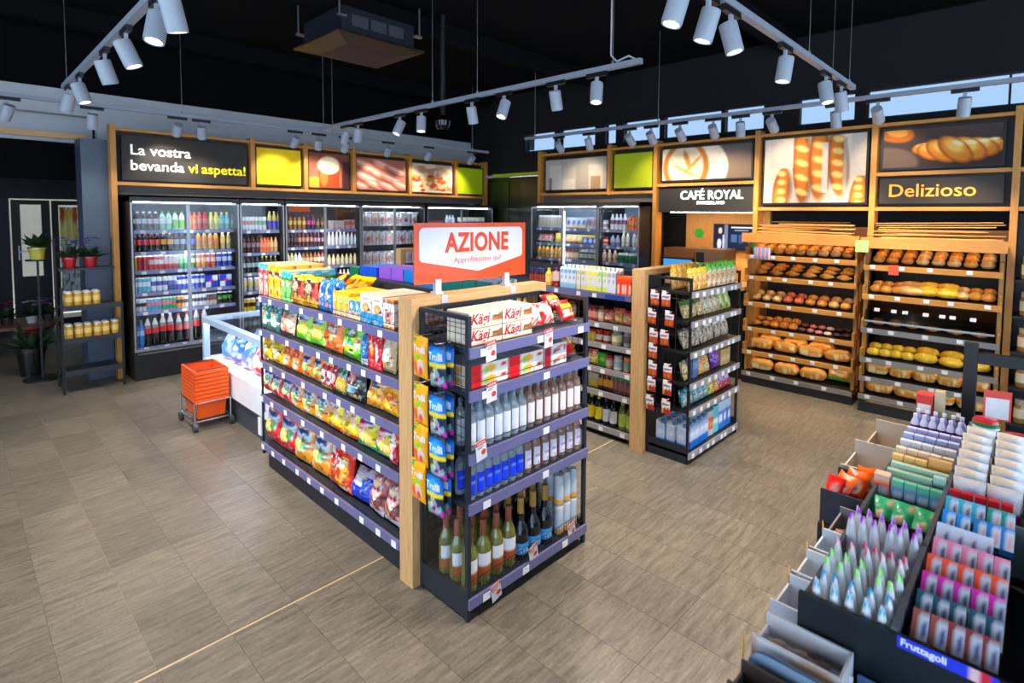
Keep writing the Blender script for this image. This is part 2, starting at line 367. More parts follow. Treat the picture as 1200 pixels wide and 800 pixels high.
# ------------------------------------------------------------------ the setting
def floor_mat():
    m = bpy.data.materials.new('taupe_stone_tile'); m.use_nodes = True; n = m.node_tree.nodes; l = m.node_tree.links
    b = n['Principled BSDF']; ge = n.new('ShaderNodeNewGeometry'); mp = n.new('ShaderNodeMapping'); mp.inputs['Scale'].default_value = (5, 38, 1)
    oi = n.new('ShaderNodeObjectInfo'); l.new(ge.outputs['Position'], mp.inputs['Vector'])
    ad = n.new('ShaderNodeVectorMath'); ad.operation = 'ADD'; cm = n.new('ShaderNodeCombineXYZ'); ml = n.new('ShaderNodeMath'); ml.operation = 'MULTIPLY'; ml.inputs[1].default_value = 90
    l.new(oi.outputs['Random'], ml.inputs[0]); l.new(ml.outputs[0], cm.inputs[0]); l.new(ml.outputs[0], cm.inputs[1]); l.new(mp.outputs[0], ad.inputs[0]); l.new(cm.outputs[0], ad.inputs[1])
    n1 = n.new('ShaderNodeTexNoise'); n1.inputs['Scale'].default_value = 1.; n1.inputs['Detail'].default_value = 8; n1.inputs['Roughness'].default_value = .7; l.new(ad.outputs[0], n1.inputs['Vector'])
    n2 = n.new('ShaderNodeTexNoise'); n2.inputs['Scale'].default_value = 1.3; n2.inputs['Detail'].default_value = 3; l.new(ge.outputs['Position'], n2.inputs['Vector'])
    n3 = n.new('ShaderNodeTexNoise'); n3.inputs['Scale'].default_value = 60; n3.inputs['Detail'].default_value = 4; l.new(ge.outputs['Position'], n3.inputs['Vector'])
    r = n.new('ShaderNodeValToRGB'); e = r.color_ramp.elements
    e[0].position = .3; e[0].color = (*lin((78, 72, 64)), 1); e[1].position = .72; e[1].color = (*lin((131, 122, 109)), 1)
    l.new(n1.outputs['Fac'], r.inputs['Fac'])
    mr = n.new('ShaderNodeMapRange'); mr.inputs[3].default_value = .86; mr.inputs[4].default_value = 1.10; l.new(oi.outputs['Random'], mr.inputs[0])
    m2 = n.new('ShaderNodeMapRange'); m2.inputs[1].default_value = .3; m2.inputs[2].default_value = .7; m2.inputs[3].default_value = .88; m2.inputs[4].default_value = 1.08; l.new(n2.outputs['Fac'], m2.inputs[0])
    m3 = n.new('ShaderNodeMapRange'); m3.inputs[1].default_value = .3; m3.inputs[2].default_value = .7; m3.inputs[3].default_value = .86; m3.inputs[4].default_value = 1.12; l.new(n3.outputs['Fac'], m3.inputs[0])
    a = n.new('ShaderNodeMath'); a.operation = 'MULTIPLY'; l.new(mr.outputs[0], a.inputs[0]); l.new(m2.outputs[0], a.inputs[1])
    a2 = n.new('ShaderNodeMath'); a2.operation = 'MULTIPLY'; l.new(a.outputs[0], a2.inputs[0]); l.new(m3.outputs[0], a2.inputs[1])
    sc = n.new('ShaderNodeVectorMath'); sc.operation = 'SCALE'; l.new(r.outputs['Color'], sc.inputs[0]); l.new(a2.outputs[0], sc.inputs['Scale']); l.new(sc.outputs[0], b.inputs['Base Color'])
    b.inputs['Roughness'].default_value = .36
    bp = n.new('ShaderNodeBump'); bp.inputs['Strength'].default_value = .12; bp.inputs['Distance'].default_value = .01; l.new(n1.outputs['Fac'], bp.inputs['Height']); l.new(bp.outputs[0], b.inputs['Normal'])
    return m
FLOORM = floor_mat()
GROUT = mat('dark_grout', (98, 90, 80), .8)
floor = struct('floor', MB().box(-3.6, -3.2, -.2, 8.4, 13, -.0025), GROUT, 'taupe stone tile floor of the shop')
TX, TY = .27, .47
tmesh = MB().box(0.0008, .0008, -.012, TX-.0008, TY-.0008, 0).mesh('floor_tile', FLOORM)
spots = []
for i in range(-13, 31):
    for j in range(-6, 28):
        x = .515+i*TX; y = 2.575+j*TY+(.0 if i % 2 == 0 else .0)
        if x < -3 or x > 6.6 or y > 12 or y < -1: continue
        c = Vector((x+TX/2, y+TY/2, -CAMH)); zc = c.dot(_f)
        if zc < .3: spots.append((99, x, y)); continue
        X = CX+F*c.dot(_r)/zc; Y = CY-F*c.dot(_u)/zc
        vis = -80 < X < 1250 and Y < 880
        hid = (1.7 < x and x < 2.15 and 2.0 < y < 5.2) or (3.85 < x < 4.3 and 2 < y < 5.3) or x > 6.2
        spots.append(((zc if vis else 50+zc) + (60 if hid else 0), x, y))
spots.sort()
for k, x, y in spots[:300]: link('floor_tile', tmesh, floor, T(x, y, 0))
far = MB()
for k, x, y in spots[300:]: far.box(x+.0008, y+.0008, -.012, x+TX-.0008, y+TY-.0008, 0)
fo = far.obj('far_floor_tiles', FLOORM, floor); fo['kind'] = 'stuff'
MB().box(-2.5, 2.557, -.004, 4.5, 2.566, .0006).obj('joint_strip', mat('brass_joint', (196, 172, 128), .45), floor)
MB().box(.5125, 2.6, -.004, .5145, 9, .0004).obj('joint_strip', mat('pale_joint', (140, 126, 106), .6), floor)
MATTBLACK = mat('matt_black_paint', (11, 11, 13), .95, spec=.1)
DARKW = mat('dark_blue_grey_wall', (30, 35, 44), .6)
GREYB = mat('pale_grey_paint', (196, 200, 206), .7)
struct('ceiling', MB().box(-3.6, -3.2, 3.9, 8.4, 11.8, 4.05), MATTBLACK, 'matt black ceiling of the shop')
for k, yb in enumerate((2.2, 4.9, 7.4)):
    struct('trim_%d' % (k+1), MB().box(-3.6, yb, 3.72, 6.6, yb+.14, 3.9), mat('black_ceiling_beam', (15, 15, 18), .9, spec=.1), 'black ceiling beam crossing the shop')
# back wall behind the drinks coolers
struct('wall_back', MB().box(1.2, 8.02, 0, 8.4, 8.2, 2.6).box(1.2, 8.02, 3.2, 8.4, 8.2, 3.9), DARKW, 'dark wall behind the drinks coolers')
bw = struct('trim_4', MB().box(-3.6, 8.0, 2.9, 8.2, 8.16, 3.17).box(1.2, 8.01, 2.55, 6.9, 8.15, 2.9).box(-3.6, 8.3, 2.62, 1.2, 8.4, 2.92), GREYB, 'pale grey beam above the drinks wall')
struct('trim_5', MB().box(-3.6, 8.0, 3.17, 8.2, 8.2, 3.9), MATTBLACK, 'black wall above the pale grey beam')
ceil_l = struct('wall_left', MB().box(-3.6, -3.2, 0, -3.5, 6.2, .35).box(-3.6, -3.2, 3.1, -3.5, 6.2, 3.9).box(-3.6, 6.2, 0, -3.5, 13, 3.9), mat('dark_side_wall', (40, 40, 44), .7), 'dark side wall of the shop')
# unseen shop windows; the side one is added for light from the left
def shopfront(k, a, b, n, axis, at_, label):
    fr = MB(); g_ = []
    for q in range(n+1):
        c = a+(b-a)*q/n
        fr.box(*( (at_, c-.03, .35, at_+.06, c+.03, 3.1) if axis == 'y' else (c-.03, at_, .35, c+.03, at_+.06, 3.1)))
    fr.box(*((at_, a+.03, .35, at_+.06, b-.03, .4) if axis == 'y' else (a+.03, at_, .35, b-.03, at_+.06, .4))); fr.box(*((at_, a+.03, 3.05, at_+.06, b-.03, 3.1) if axis == 'y' else (a+.03, at_, 3.05, b-.03, at_+.06, 3.1)))
    o = struct('window_%d' % k, fr, BLACK, label)
    for q in range(n):
        c0 = a+(b-a)*q/n+.03; c1 = a+(b-a)*(q+1)/n-.03
        MB().box(*((at_+.025, c0, .4, at_+.033, c1, 3.05) if axis == 'y' else (c0, at_+.025, .4, c1, at_+.033, 3.05))).obj('pane', PANE, o)
shopfront(9, -3.1, 6.15, 6, 'y', -3.58, 'unseen side shop window added for light from the left'); shopfront(10, -3.4, 6.6, 6, 'x', -3.18, 'shop window behind the photographer')
struct('wall_front', MB().box(-3.6, -3.2, 0, 6.66, -3.1, .35).box(-3.6, -3.2, 3.1, 6.66, -3.1, 3.9), mat('dark_side_wall', (40, 40, 44), .7), 'low wall under the shop window behind the photographer')
# right wall with strip windows under the ceiling
XW = 6.66
wins = [(-3.2, 1.48, 4), (1.58, 2.18, 1), (2.56, 3.08, 1), (3.1, 3.95, 1), (3.99, 4.62, 1), (4.72, 4.95, 1), (5.1, 5.85, 1), (5.92, 6.62, 1)]
wr = MB().box(XW, -3.2, 0, XW+.15, 5.75, 2.9).box(XW, -3.2, 3.21, XW+.15, 8.2, 3.9).box(XW, 5.75, 2.55, XW+.15, 8.2, 2.9).box(XW, 6.62, 2.9, XW+.15, 8.2, 3.21)
for a, b in zip(wins[:-1], wins[1:]): wr.box(XW, a[1], 2.9, XW+.15, b[0], 3.21)
struct('wall_right', wr, mat('black_blue_wall', (11, 13, 18), .8), 'dark wall behind the bakery racks')
for k, (a, b, n) in enumerate(wins):
    fr = MB(); t = .018
    fr.box(XW+.03, a, 2.9, XW+.07, b, 2.9+t).box(XW+.03, a, 3.21-t, XW+.07, b, 3.21)
    for q in range(n+1):
        y = a+(b-a)*q/n; y0 = min(max(y-t/2, a), b-t); fr.box(XW+.03, y0, 2.9+t, XW+.07, y0+t, 3.21-t)
    o = struct('window_%d' % (k+1), fr, BLACK, 'high strip window under the ceiling above the bakery wall')
    for q in range(n): MB().box(XW+.045, a+(b-a)*q/n+t/2, 2.9+t, XW+.052, a+(b-a)*(q+1)/n-t/2, 3.21-t).obj('pane', TINTED, o)
# dark corner passage between the coolers and the chilled cabinet
DG = mat('green_reflection_panel', (30, 34, 20), .35)  # green tint paints in the yellow-green reflection on the dark doors
o = struct('door_1', MB().box(XW+.02, 6.75, 0, XW+.1, 7.95, 2.5), DG, 'dark door in the corner passage with green reflection painted in')
MB().box(XW, 6.98, .06, XW+.02, 7.86, 2.42).obj('door_panel', mat('green_reflection_leaf', (44, 50, 24), .3), o)
MB().cyl((XW-.04, 7.05, 1.0), (XW-.04, 7.05, 1.2), .01).obj('door_handle', STEEL, o)
o = struct('door_2', MB().box(XW+.02, 5.78, 0, XW+.1, 6.74, 2.5), DG, 'dark panel door beside the chilled cabinet with green reflection painted in')
MB().box(XW, 5.86, .06, XW+.02, 6.66, 1.75).box(XW, 5.86, 1.82, XW+.02, 6.66, 2.42).obj('door_panel', MATS['green_reflection_leaf'], o)
lb = tag(MB().box(6.62, 6.2, 2.50, 6.655, 7.35, 2.56).obj('lime_bar', mat('lime_green', (180, 196, 40), .5)), 'short lime green bar over the dark corner doors', 'batten')  # plain lime coloured bar above the doors
# entrance lobby at the far left
LOB = 11.6
lw = MB().box(-3.6, LOB, 0, .58, LOB+.1, 3.9).box(.58, LOB, 2.02, 1.7, LOB+.1, 3.9).box(.58, LOB, 0, .66, LOB+.1, 2.02).box(1.5, LOB, 0, 1.7, LOB+.1, 2.02).box(1.6, 8.2, 0, 1.7, LOB, 3.9)
struct('wall_lobby', lw, DARKW, 'dark wall of the entrance lobby')
struct('trim_6', MB().box(-3.6, 8.35, 2.2, 1.25, 8.5, 2.62), MATTBLACK, 'black lintel over the entrance lobby')
d = struct('door_3', MB().box(.68, LOB+.01, 0, .78, LOB+.06, 2.0).box(1.02, LOB+.01, 0, 1.12, LOB+.06, 2.0).box(.78, LOB+.01, 0, 1.02, LOB+.06, .82).box(.78, LOB+.01, 1.93, 1.02, LOB+.06, 2.0), BLACK, 'black framed glass entrance door')
MB().box(.78, LOB+.03, .82, 1.02, LOB+.04, 1.93).obj('pane', PANE, d)
MB().box(.74, LOB-.05, 1.08, .755, LOB-.035, 1.3).box(.74, LOB-.05, 1.2, .9, LOB-.035, 1.22).obj('door_handle', STEEL, d)
d = struct('door_4', MB().box(1.14, LOB+.01, 0, 1.22, LOB+.06, 2.0).box(1.46, LOB+.01, 0, 1.5, LOB+.06, 2.0).box(1.22, LOB+.01, 1.93, 1.46, LOB+.06, 2.0).box(1.22, LOB+.01, 0, 1.46, LOB+.06, .12), BLACK, 'black framed glass side light beside the entrance door')
MB().box(1.22, LOB+.03, .12, 1.46, LOB+.04, 1.93).obj('pane', PANE, d)
b = MB(); b.grid(lambda u, v: np.stack([1.23+u*.22, 0*u+LOB+.02, .3+v*1.6], 1), 12, 50, paint((226, 226, 222), ('noise', (120, 120, 128), 26, .62, 3), ('rect', .05, .95, .72, .97, (236, 196, 60)), ('blobs', 4, 14, (.1, .74, .9, .95), [(250, 240, 200), (200, 90, 40), (240, 220, 120)], .12)))
tag(b.obj('notice_poster', PAPER), 'tall printed notice taped to the entrance side light', 'poster')
b = MB().box(-3.5, 13.6, -.2, 8.4, 13.7, 3.2, (150, 146, 138)).obj('wall_street', mat('pale_street_wall', (206, 190, 166), .9), None); b['kind'] = 'structure'; b['label'] = 'pale wall across the street beyond the entrance'  # one even pale beige colour
o = struct('wall_blue_lobby', MB().box(-.4, LOB-.06, 0, .5, LOB, 1.75), mat('blue_grey_panel', (52, 74, 100), .5), 'blue grey panel in the entrance lobby')
# pilaster beside the drinks wall
struct('wall_pilaster', MB().box(1.0, 7.64, 0, 1.23, 8.0, 2.62), mat('blue_grey_pilaster', (70, 84, 104), .35), 'blue grey pilaster beside the drinks wall')
tag(MB().box(-3.4, 7.95, 2.63, 1.1, 7.99, 2.69).obj('wooden_batten', BEAMWOOD), 'thin wooden batten above the entrance lobby', 'batten')
# ceiling cassette
ac = thing('air_conditioner', 'black ceiling cassette air conditioner with bronze grille hanging on rods', 'air conditioner', (2.85, 5.15, 3.42))
MB().box(-.38, -.38, .04, .38, .38, .30).obj('housing', mat('black_unit', (30, 34, 44), .45), ac)
g = MB(); br = mat('bronze_grille', (58, 44, 28), .5)
for a in (0, 1, 2, 3):
    R_ = Matrix.Rotation(a*math.pi/2, 3, 'Z'); q = [R_ @ Vector(p) for p in ((-.46, -.46, .04), (.46, -.46, .04), (.27, -.27, 0), (-.27, -.27, 0))]
    g.add(q, [(3, 2, 1, 0)]); q2 = [p+Vector((0, 0, .015)) for p in q]; g.add(q2, [(0, 1, 2, 3)])
g.obj('grille_frame', br, ac); MB().box(-.27, -.27, .0, .27, .27, .012).obj('intake_grille', BLACK, ac)
for sx in (-1, 1):
    for sy in (-1, 1): MB().cyl((sx*.42, sy*.42, .2), (sx*.42, sy*.42, .47), .008).box(sx*.36, sy*.42-.02, .18, sx*.44, sy*.42+.02, .2).obj('hanging_rod', STEEL, ac)
for k in range(3): MB().box(-.28+k*.19, -.385, .14, -.12+k*.19, -.38, .24).obj('side_vent', mat('vent_grey', (70, 74, 82), .5), ac)
# security camera on a ceiling pole
sc = thing('security_camera', 'black dome security camera on a long ceiling pole', 'camera', (3.55, 4.72, 2.78))
MB().cyl((0, 0, .09), (0, 0, 1.12), .028, 12).obj('pole', BLACK, sc); b = MB(); b.lathe([(0, -.07, 0), (.05, -.055, (20, 20, 24)), (.075, -.01, (20, 20, 24)), (.08, .04, (20, 20, 24)), (.05, .09, (24, 24, 28)), (.03, .1, (24, 24, 28))][1:], 16); b.obj('dome', mat('smoked_dome', (14, 14, 18), .08), sc, True)
# ------------------------------------------------------------------ wooden wall frames with pictures
def picture(face, s0, s1, z0, z1, pf, label, nu=60, nv=36, name='picture_panel', m=PAPER, d=.02):
    t = thing(name, label, 'picture', face.P(s0, d, z0), face.r); W_ = s1-s0; H_ = z1-z0
    MB().box(0, 0, 0, W_, .03, H_).obj('backing', BLACK, t)
    b = MB(); b.grid(lambda u, v: np.stack([.02+u*(W_-.04), 0*u-.002, .02+v*(H_-.04)], 1), nu, nv, pf); b.obj('print', m, t); return t
LW = Face(0, 7.5, 0)          # left (drinks) wall frame plane
fr = thing('wooden_wall_frame', 'honey coloured wooden frame grid above the drinks coolers', 'frame', (0, 7.5, 0))
PL = [1.25, 2.66, 3.335, 4.04, 4.99, 5.91, 6.585]
for i, x in enumerate(PL): MB().box(x-.025, -.03, 0 if i in (0, 6) else 2.13, x+.025, .12, 2.785).obj('post', FRAMEWOOD, fr)
FR_H = mat('honey_wood_rail', (206, 146, 70), .45, col2=(190, 128, 55), nscale=7., stretch=(1, 14, 14))
for a, b_ in zip(PL[:-1], PL[1:]):
    MB().box(a+.026, -.02, 2.72, b_-.026, .12, 2.75).obj('top_rail', FR_H, fr); MB().box(a+.026, -.02, 2.13, b_-.026, .12, 2.165).obj('lower_rail', FR_H, fr)
MB().box(1.28, .05, 2.03, 6.56, .12, 2.128).obj('header_panel', mat('warm_grey_header', (92, 86, 82), .6), fr)
MB().box(1.28, .10, 2.166, 6.56, .12, 2.72).obj('back_panel', BLACK, fr)
SIGNB = mat('sign_board_brown_black', (46, 41, 37), .55)
sg = thing('drinks_sign', 'dark sign board reading La vostra bevanda vi aspetta', 'sign', LW.P(1.33, .02, 2.19))
MB().box(0, 0, 0, 1.28, .03, .49).obj('board', SIGNB, sg)
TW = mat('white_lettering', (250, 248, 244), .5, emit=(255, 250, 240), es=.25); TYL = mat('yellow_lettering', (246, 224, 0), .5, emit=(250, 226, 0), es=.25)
link('lettering', text_mesh('La', .158, TW, .003, bold=.002), sg, T(.07, -.004, .285)); link('lettering', text_mesh('vostra', .158, TW, .003, bold=.002), sg, T(.26, -.004, .285)); link('lettering', text_mesh('bevanda', .158, TW, .003, bold=.002), sg, T(.07, -.004, .115))
for w_, x in (('vi', .63), ('aspetta!', .765)):
    o = link('lettering', text_mesh(w_, .158, TYL, .003, bold=.002), sg, T(x, -.004, .115)); o['label'] = 'yellow lettering'
YEL = paint((236, 200, 0)); LIM = paint((188, 204, 22))
picture(LW, 2.70, 3.30, 2.19, 2.70, paint((226, 196, 16)), 'plain yellow panel next to the beverage sign', 4, 4)
picture(LW, 3.375, 4.0, 2.18, 2.70, paint((96, 44, 30), ('grad', (150, 96, 80), .3, 1.4), ('rect', 0, .22, 0, .9, (150, 92, 74)), ('ell', .15, .15, .28, .16, (236, 150, 50)), ('rect', .25, .72, .02, .6, (214, 66, 18)), ('ell', .36, .3, .1, .26, (240, 110, 40)), ('ell', .485, .66, .28, .26, (238, 214, 180)), ('ell', .48, .78, .22, .1, (248, 232, 206)), ('rect', .74, .8, .02, .7, (170, 110, 80)), ('rect', .84, 1, 0, .8, (70, 30, 34))), 'picture of a foaming beer in a glass above the cooler')
ham = []
for k, (a_, b_, ru, rv) in enumerate([(.12, .8, .22, .12), (.3, .62, .24, .1), (.55, .8, .26, .11), (.8, .66, .24, .1), (.2, .38, .26, .11), (.48, .48, .24, .09), (.72, .36, .26, .1), (.38, .16, .24, .1), (.64, .12, .24, .1), (.9, .18, .2, .11), (.08, .12, .16, .1)]):
    ham += [('ell', a_, b_-.03, ru*1.05, rv*1.2, (128, 66, 52), -.55, .5), ('ell', a_, b_, ru, rv, (204, 142, 122), -.55, .4), ('ell', a_-.02, b_+.035, ru*.8, rv*.4, (234, 196, 178), -.55, .7)]
picture(LW, 4.08, 4.95, 2.18, 2.69, paint((170, 110, 92), *ham), 'picture of folded ham slices above the cooler', 70, 44)
picture(LW, 5.03, 5.87, 2.18, 2.68, paint((214, 186, 160), ('noise', (240, 222, 200), 6, .5, 4, .3), ('blobs', 5, 60, (.02, .05, .98, .55), [(200, 92, 40), (226, 150, 70), (240, 214, 170), (170, 70, 44), (236, 190, 130)], .07), ('blobs', 9, 14, (.05, .6, .9, .85), [(200, 150, 116), (228, 200, 172)], .09)), 'picture of mixed aperitif snacks above the cooler')
picture(LW, 5.95, 6.55, 2.18, 2.67, paint((190, 208, 18)), 'plain lime green panel at the end of the drinks wall', 4, 4)
RWF = Face(6.1, 0, -math.pi/2)   # right wall frame plane; s = -Y
fr = thing('wooden_wall_frame', 'honey coloured wooden frame grid over the bakery and coffee wall', 'frame', (6.1, 0, 0), -math.pi/2)
PR = [5.70, 4.41, 3.69, 2.40, 1.265, .21, -.9]
for i, y in enumerate(PR): MB().box(-y-.025, -.03, 2.13 if i == 1 else 0, -y+.025, .12, 2.80).obj('post', FRAMEWOOD, fr)
low = [(2.155,), (2.155,), (2.235,), (1.94,), (2.27, 1.94), (2.27, 1.94)]
for (a, b_), zz in zip(zip(PR[:-1], PR[1:]), low):
    MB().box(-a+.026, -.02, 2.725, -b_-.026, .12, 2.755).obj('top_rail', FR_H, fr)
    for z in zz: MB().box(-a+.026, -.02, z-.017, -b_-.026, .12, z+.017).obj('lower_rail', FR_H, fr)
    zb = zz[-1]+.018
    MB().box(-a+.026, .10, zb, -b_-.026, .12, 2.724).obj('back_panel', BLACK, fr)
MB().box(-5.67, .05, 2.03, -3.72, .12, 2.136).obj('header_panel', MATS['warm_grey_header'], fr)
picture(RWF, -5.62, -4.46, 2.20, 2.68, paint((196, 190, 180), ('grad', (150, 146, 140), .75, 1.4), ('rect', .08, .27, 0, .82, (220, 214, 204)), ('rect', .3, .5, 0, .7, (206, 198, 186)), ('rect', .52, .72, .0, .86, (180, 174, 164)), ('rect', .72, .94, .0, .75, (216, 208, 196)), ('rect', .76, .9, .0, .4, (176, 146, 116)), ('rect', .3, .5, 0, .35, (228, 220, 206)), ('rect', .06, .1, 0, .4, (150, 120, 96))), 'picture of pale milk drinks in glasses above the chilled cabinet')
picture(RWF, -4.37, -3.74, 2.20, 2.69, paint((178, 190, 34)), 'plain lime green panel above the chilled cabinet', 4, 4)
picture(RWF, -3.63, -2.46, 2.275, 2.70, paint((120, 104, 92), ('rect', 0, .14, 0, 1, (214, 206, 200)), ('grad', (84, 84, 96), .3, 1.6), ('ell', .34, .35, .42, 1.0, (222, 212, 200), 0, .04), ('ell', .28, .4, .27, .82, (176, 112, 52), 0, .05), ('ell', .28, .42, .21, .66, (226, 210, 186), 0, .1), ('ell', .30, .62, .03, .3, (176, 128, 72), .12, .6), ('ell', .26, .3, .03, .25, (186, 140, 84), .6, .6), ('ell', .36, .45, .025, .3, (186, 140, 84), -.35, .6), ('ell', .6, .5, .06, .02, (190, 176, 160))), 'picture of a cappuccino cup with latte art over the coffee niche', 80, 36)
bgt = []
for a_, b_, ru, rv, rt in [(.18, .18, .085, .36, -.08), (.385, .6, .085, .58, .03), (.56, .64, .095, .56, .0), (.735, .58, .085, .46, .06), (.93, .1, .07, .3, -.1)]:
    bgt += [('ell', a_+.02, b_-.02, ru*1.15, rv*1.03, (150, 128, 112), rt, .3), ('ell', a_, b_, ru, rv, (142, 74, 28), rt, .15), ('ell', a_+.005, b_, ru*.8, rv*.95, (206, 128, 52), rt, .5)]
    for k in range(5): bgt.append(('ell', a_+.008, b_-rv*.75+k*rv*.38, ru*.5, rv*.13, (248, 214, 140), .9, .6))
bgt += [('rect', .06, .3, .54, 1, (222, 212, 200)), ('rect', .86, 1, .38, 1, (216, 206, 196)), ('rect', .6, .655, .15, .9, (226, 216, 204)), ('rect', .8, .83, .15, .95, (190, 172, 156))]
picture(RWF, -2.35, -1.32, 1.985, 2.71, paint((214, 200, 184), ('grad', (232, 222, 208), .0, .6), *bgt), 'picture of golden baguettes above the bakery racks', 90, 64)
crl = [('ell', .02, .1, .3, .45, (104, 88, 80)), ('ell', .08, .95, .17, .3, (176, 104, 40), .4), ('ell', .12, .95, .09, .14, (216, 156, 80), .4)]
for k, (a_, b_, ru, rv) in enumerate([(.36, .43, .1, .14), (.43, .37, .12, .23), (.92, .45, .13, .17), (.84, .42, .13, .25), (.52, .38, .12, .32), (.74, .40, .13, .32), (.63, .40, .12, .37)]):
    crl += [('ell', a_, b_, ru, rv, (136, 70, 24), .25, .1), ('ell', a_, b_+.02, ru*.88, rv*.9, (206, 132, 50), .25, .3), ('ell', a_-.01, b_+.1, ru*.55, rv*.5, (240, 196, 112), .25, .7), ('ell', a_+.02, b_+.16, ru*.3, rv*.2, (252, 232, 180), .4, .8)]
picture(RWF, -1.215, -.29, 2.31, 2.70, paint((52, 36, 34), ('grad', (92, 78, 76), .2, 1.6), *crl), 'picture of a crisp croissant above the orange lettered sign', 110, 48)
ds = thing('bakery_sign', 'dark sign board with orange lettering Delizioso', 'sign', RWF.P(-1.215, .02, 1.99), RWF.r)
MB().box(0, 0, 0, .93, .03, .24).obj('board', SIGNB, ds); TO = mat('orange_lettering', (246, 166, 60), .5, emit=(255, 170, 60), es=.3)
link('lettering', text_mesh('Delizioso', .17, TO, .003, bold=.001, sx=1.05), ds, T(.07, -.004, .065))
# picture fillers of the bay at the frame edge
picture(RWF, -.16, .85, 2.31, 2.70, paint((70, 52, 44)), 'brown picture panel at the far end of the bakery wall', 4, 4)
# ------------------------------------------------------------------ lighting tracks and spotlights
ZT = 2.87
SP_ADP = MB().box(-.09, -.014, -.03, .09, .014, 0).mesh('adapter', BLACKP)
SP_ARM = MB().box(-.012, -.008, -.11, .012, .008, -.028).mesh('arm', LAMPG)
def spot_meshes():
    b = MB(); b.lathe([(.0, .0, 0), (.043, .0, 0), (.045, -.012, 0), (.045, -.135, 0), (.043, -.148, 0), (.036, -.146, 0), (.03, -.12, 0)], 18)
    for i in range(len(b.c)): b.c[i] = (150, 160, 178)
    h = b.mesh('housing', LAMPG, True); b = MB(); b.lathe([(.0, -.122, (255,)*3), (.031, -.122, (255,)*3)][::-1], 16); l_ = b.mesh('lens', LENS)
    return h, l_
SP_H, SP_L = spot_meshes()
spot_data = {}
def spot_light(watt, ang, col=(1.0, .90, .78)):
    k = (watt, ang, col)
    if k not in spot_data:
        d = bpy.data.lights.new('spot_beam', 'SPOT'); d.energy = watt; d.color = col; d.spot_size = math.radians(ang); d.spot_blend = .7; d.shadow_soft_size = .045; spot_data[k] = d
    return spot_data[k]
def head(x, y, rail_dir, aim, label, watt=1., ang=75, drop=0., col=(1.0, .90, .78)):
    t = thing('track_spotlight', label, 'spotlight', (x, y, ZT-drop), 0 if rail_dir == 'x' else math.pi/2, 'pale grey track spotlights' if 0 else None)
    link('adapter', SP_ADP, t); link('arm', SP_ARM, t)
    aim = Vector(aim).normalized(); q = Vector((0, 0, -1)).rotation_difference(Matrix.Rotation(-(0 if rail_dir == 'x' else math.pi/2), 3, 'Z') @ aim)
    hb = link('housing', SP_H, t); hb.rotation_mode = 'QUATERNION'; hb.rotation_quaternion = q
    hb.location = Vector((0, 0, -.125)) - q @ Vector((0, 0, -.055))
    link('lens', SP_L, hb)
    lo = bpy.data.objects.new('spot_beam', spot_light(SPOT_W*watt, ang, col)); COL.objects.link(lo); lo.parent = hb; lo.location = (0, 0, -.155)
    return t
def track(p0, p1, rail_dir, wires, label):
    t = thing('lighting_track', label, 'lighting track', (p0[0], p0[1], ZT)); dx, dy = p1[0]-p0[0], p1[1]-p0[1]
    if rail_dir == 'x': MB().box(0, -.02, 0, dx, .02, .036).obj('rail', TRACKG, t)
    else: MB().box(-.02, 0, 0, .02, dy, .036).obj('rail', TRACKG, t)
    for k in wires: MB().cyl((dx*k, dy*k, .03), (dx*k, dy*k, 3.9-ZT), .0025, 5).cyl((dx*k, dy*k, .03), (dx*k, dy*k, .06), .01, 8).obj('suspension_wire', STEEL, t)
    return t
def at_z(x, y, z):
    d = ray(x, y); t = (z-CAMH)/d.z; return Vector((d.x*t, d.y*t, z))
nm = ['first', 'second', 'third', 'fourth', 'fifth', 'sixth', 'seventh', 'eighth', 'ninth', 'tenth', 'eleventh', 'twelfth']
# T1 left track along Y
a = at_z(75, 102, ZT); b_ = at_z(185, 0, ZT); X1 = (a.x+b_.x)/2
track((X1, 1.2), (X1, a.y+.1), 'y', (.45, .97), 'grey lighting track hanging over the left floor')
for i, (hx, hy) in enumerate([(196, -22), (170, -6), (143, 32), (119, 57), (88, 86), (76, 100)]):
    p = at_z(hx, hy, ZT); head(X1, p.y, 'y', [(.25, .1, -1), (-.2, -.15, -1), (.38, -.15, -1), (.32, .1, -1), (.3, -.2, -1), (-.2, .2, -1)][i], '%s spotlight from the near end of the left track' % nm[i], 1.0, 95)
# T2 centre track along Y
a = at_z(758, 77, ZT); b_ = at_z(400, 156, ZT); X2 = 3.19
track((X2, a.y), (X2, b_.y), 'y', (.05, .36, .5, .98), 'long grey lighting track hanging over the snack aisles')
cb = MB(); y0 = a.y
cb.tube([(X2, y0+.05, ZT+.04), (X2, y0+.1, ZT+.07), (X2, y0+.2, ZT+.05), (X2, y0+.25, ZT+.1), (X2, y0+.25, 3.9)], .006, 6)
tag(cb.obj('power_cable', mat('white_cable', (200, 204, 212), .5)), 'white power cable feeding the end of the centre track', 'cable')
for i, (hx, hy) in enumerate([(714, 90), (668, 100), (608, 112), (573, 120), (515, 132), (490, 137), (443, 147), (428, 150)]):
    p = at_z(hx, hy, ZT); head(X2, p.y, 'y', [(-.2, -.1, -1), (.35, .1, -1), (-.4, 0, -1), (.3, .1, -1), (-.1, -.1, -1), (-.45, .1, -1), (.1, .3, -1), (-.2, .3, -1)][i], '%s spotlight from the cabled end of the centre track' % nm[i], 1.0, 90)
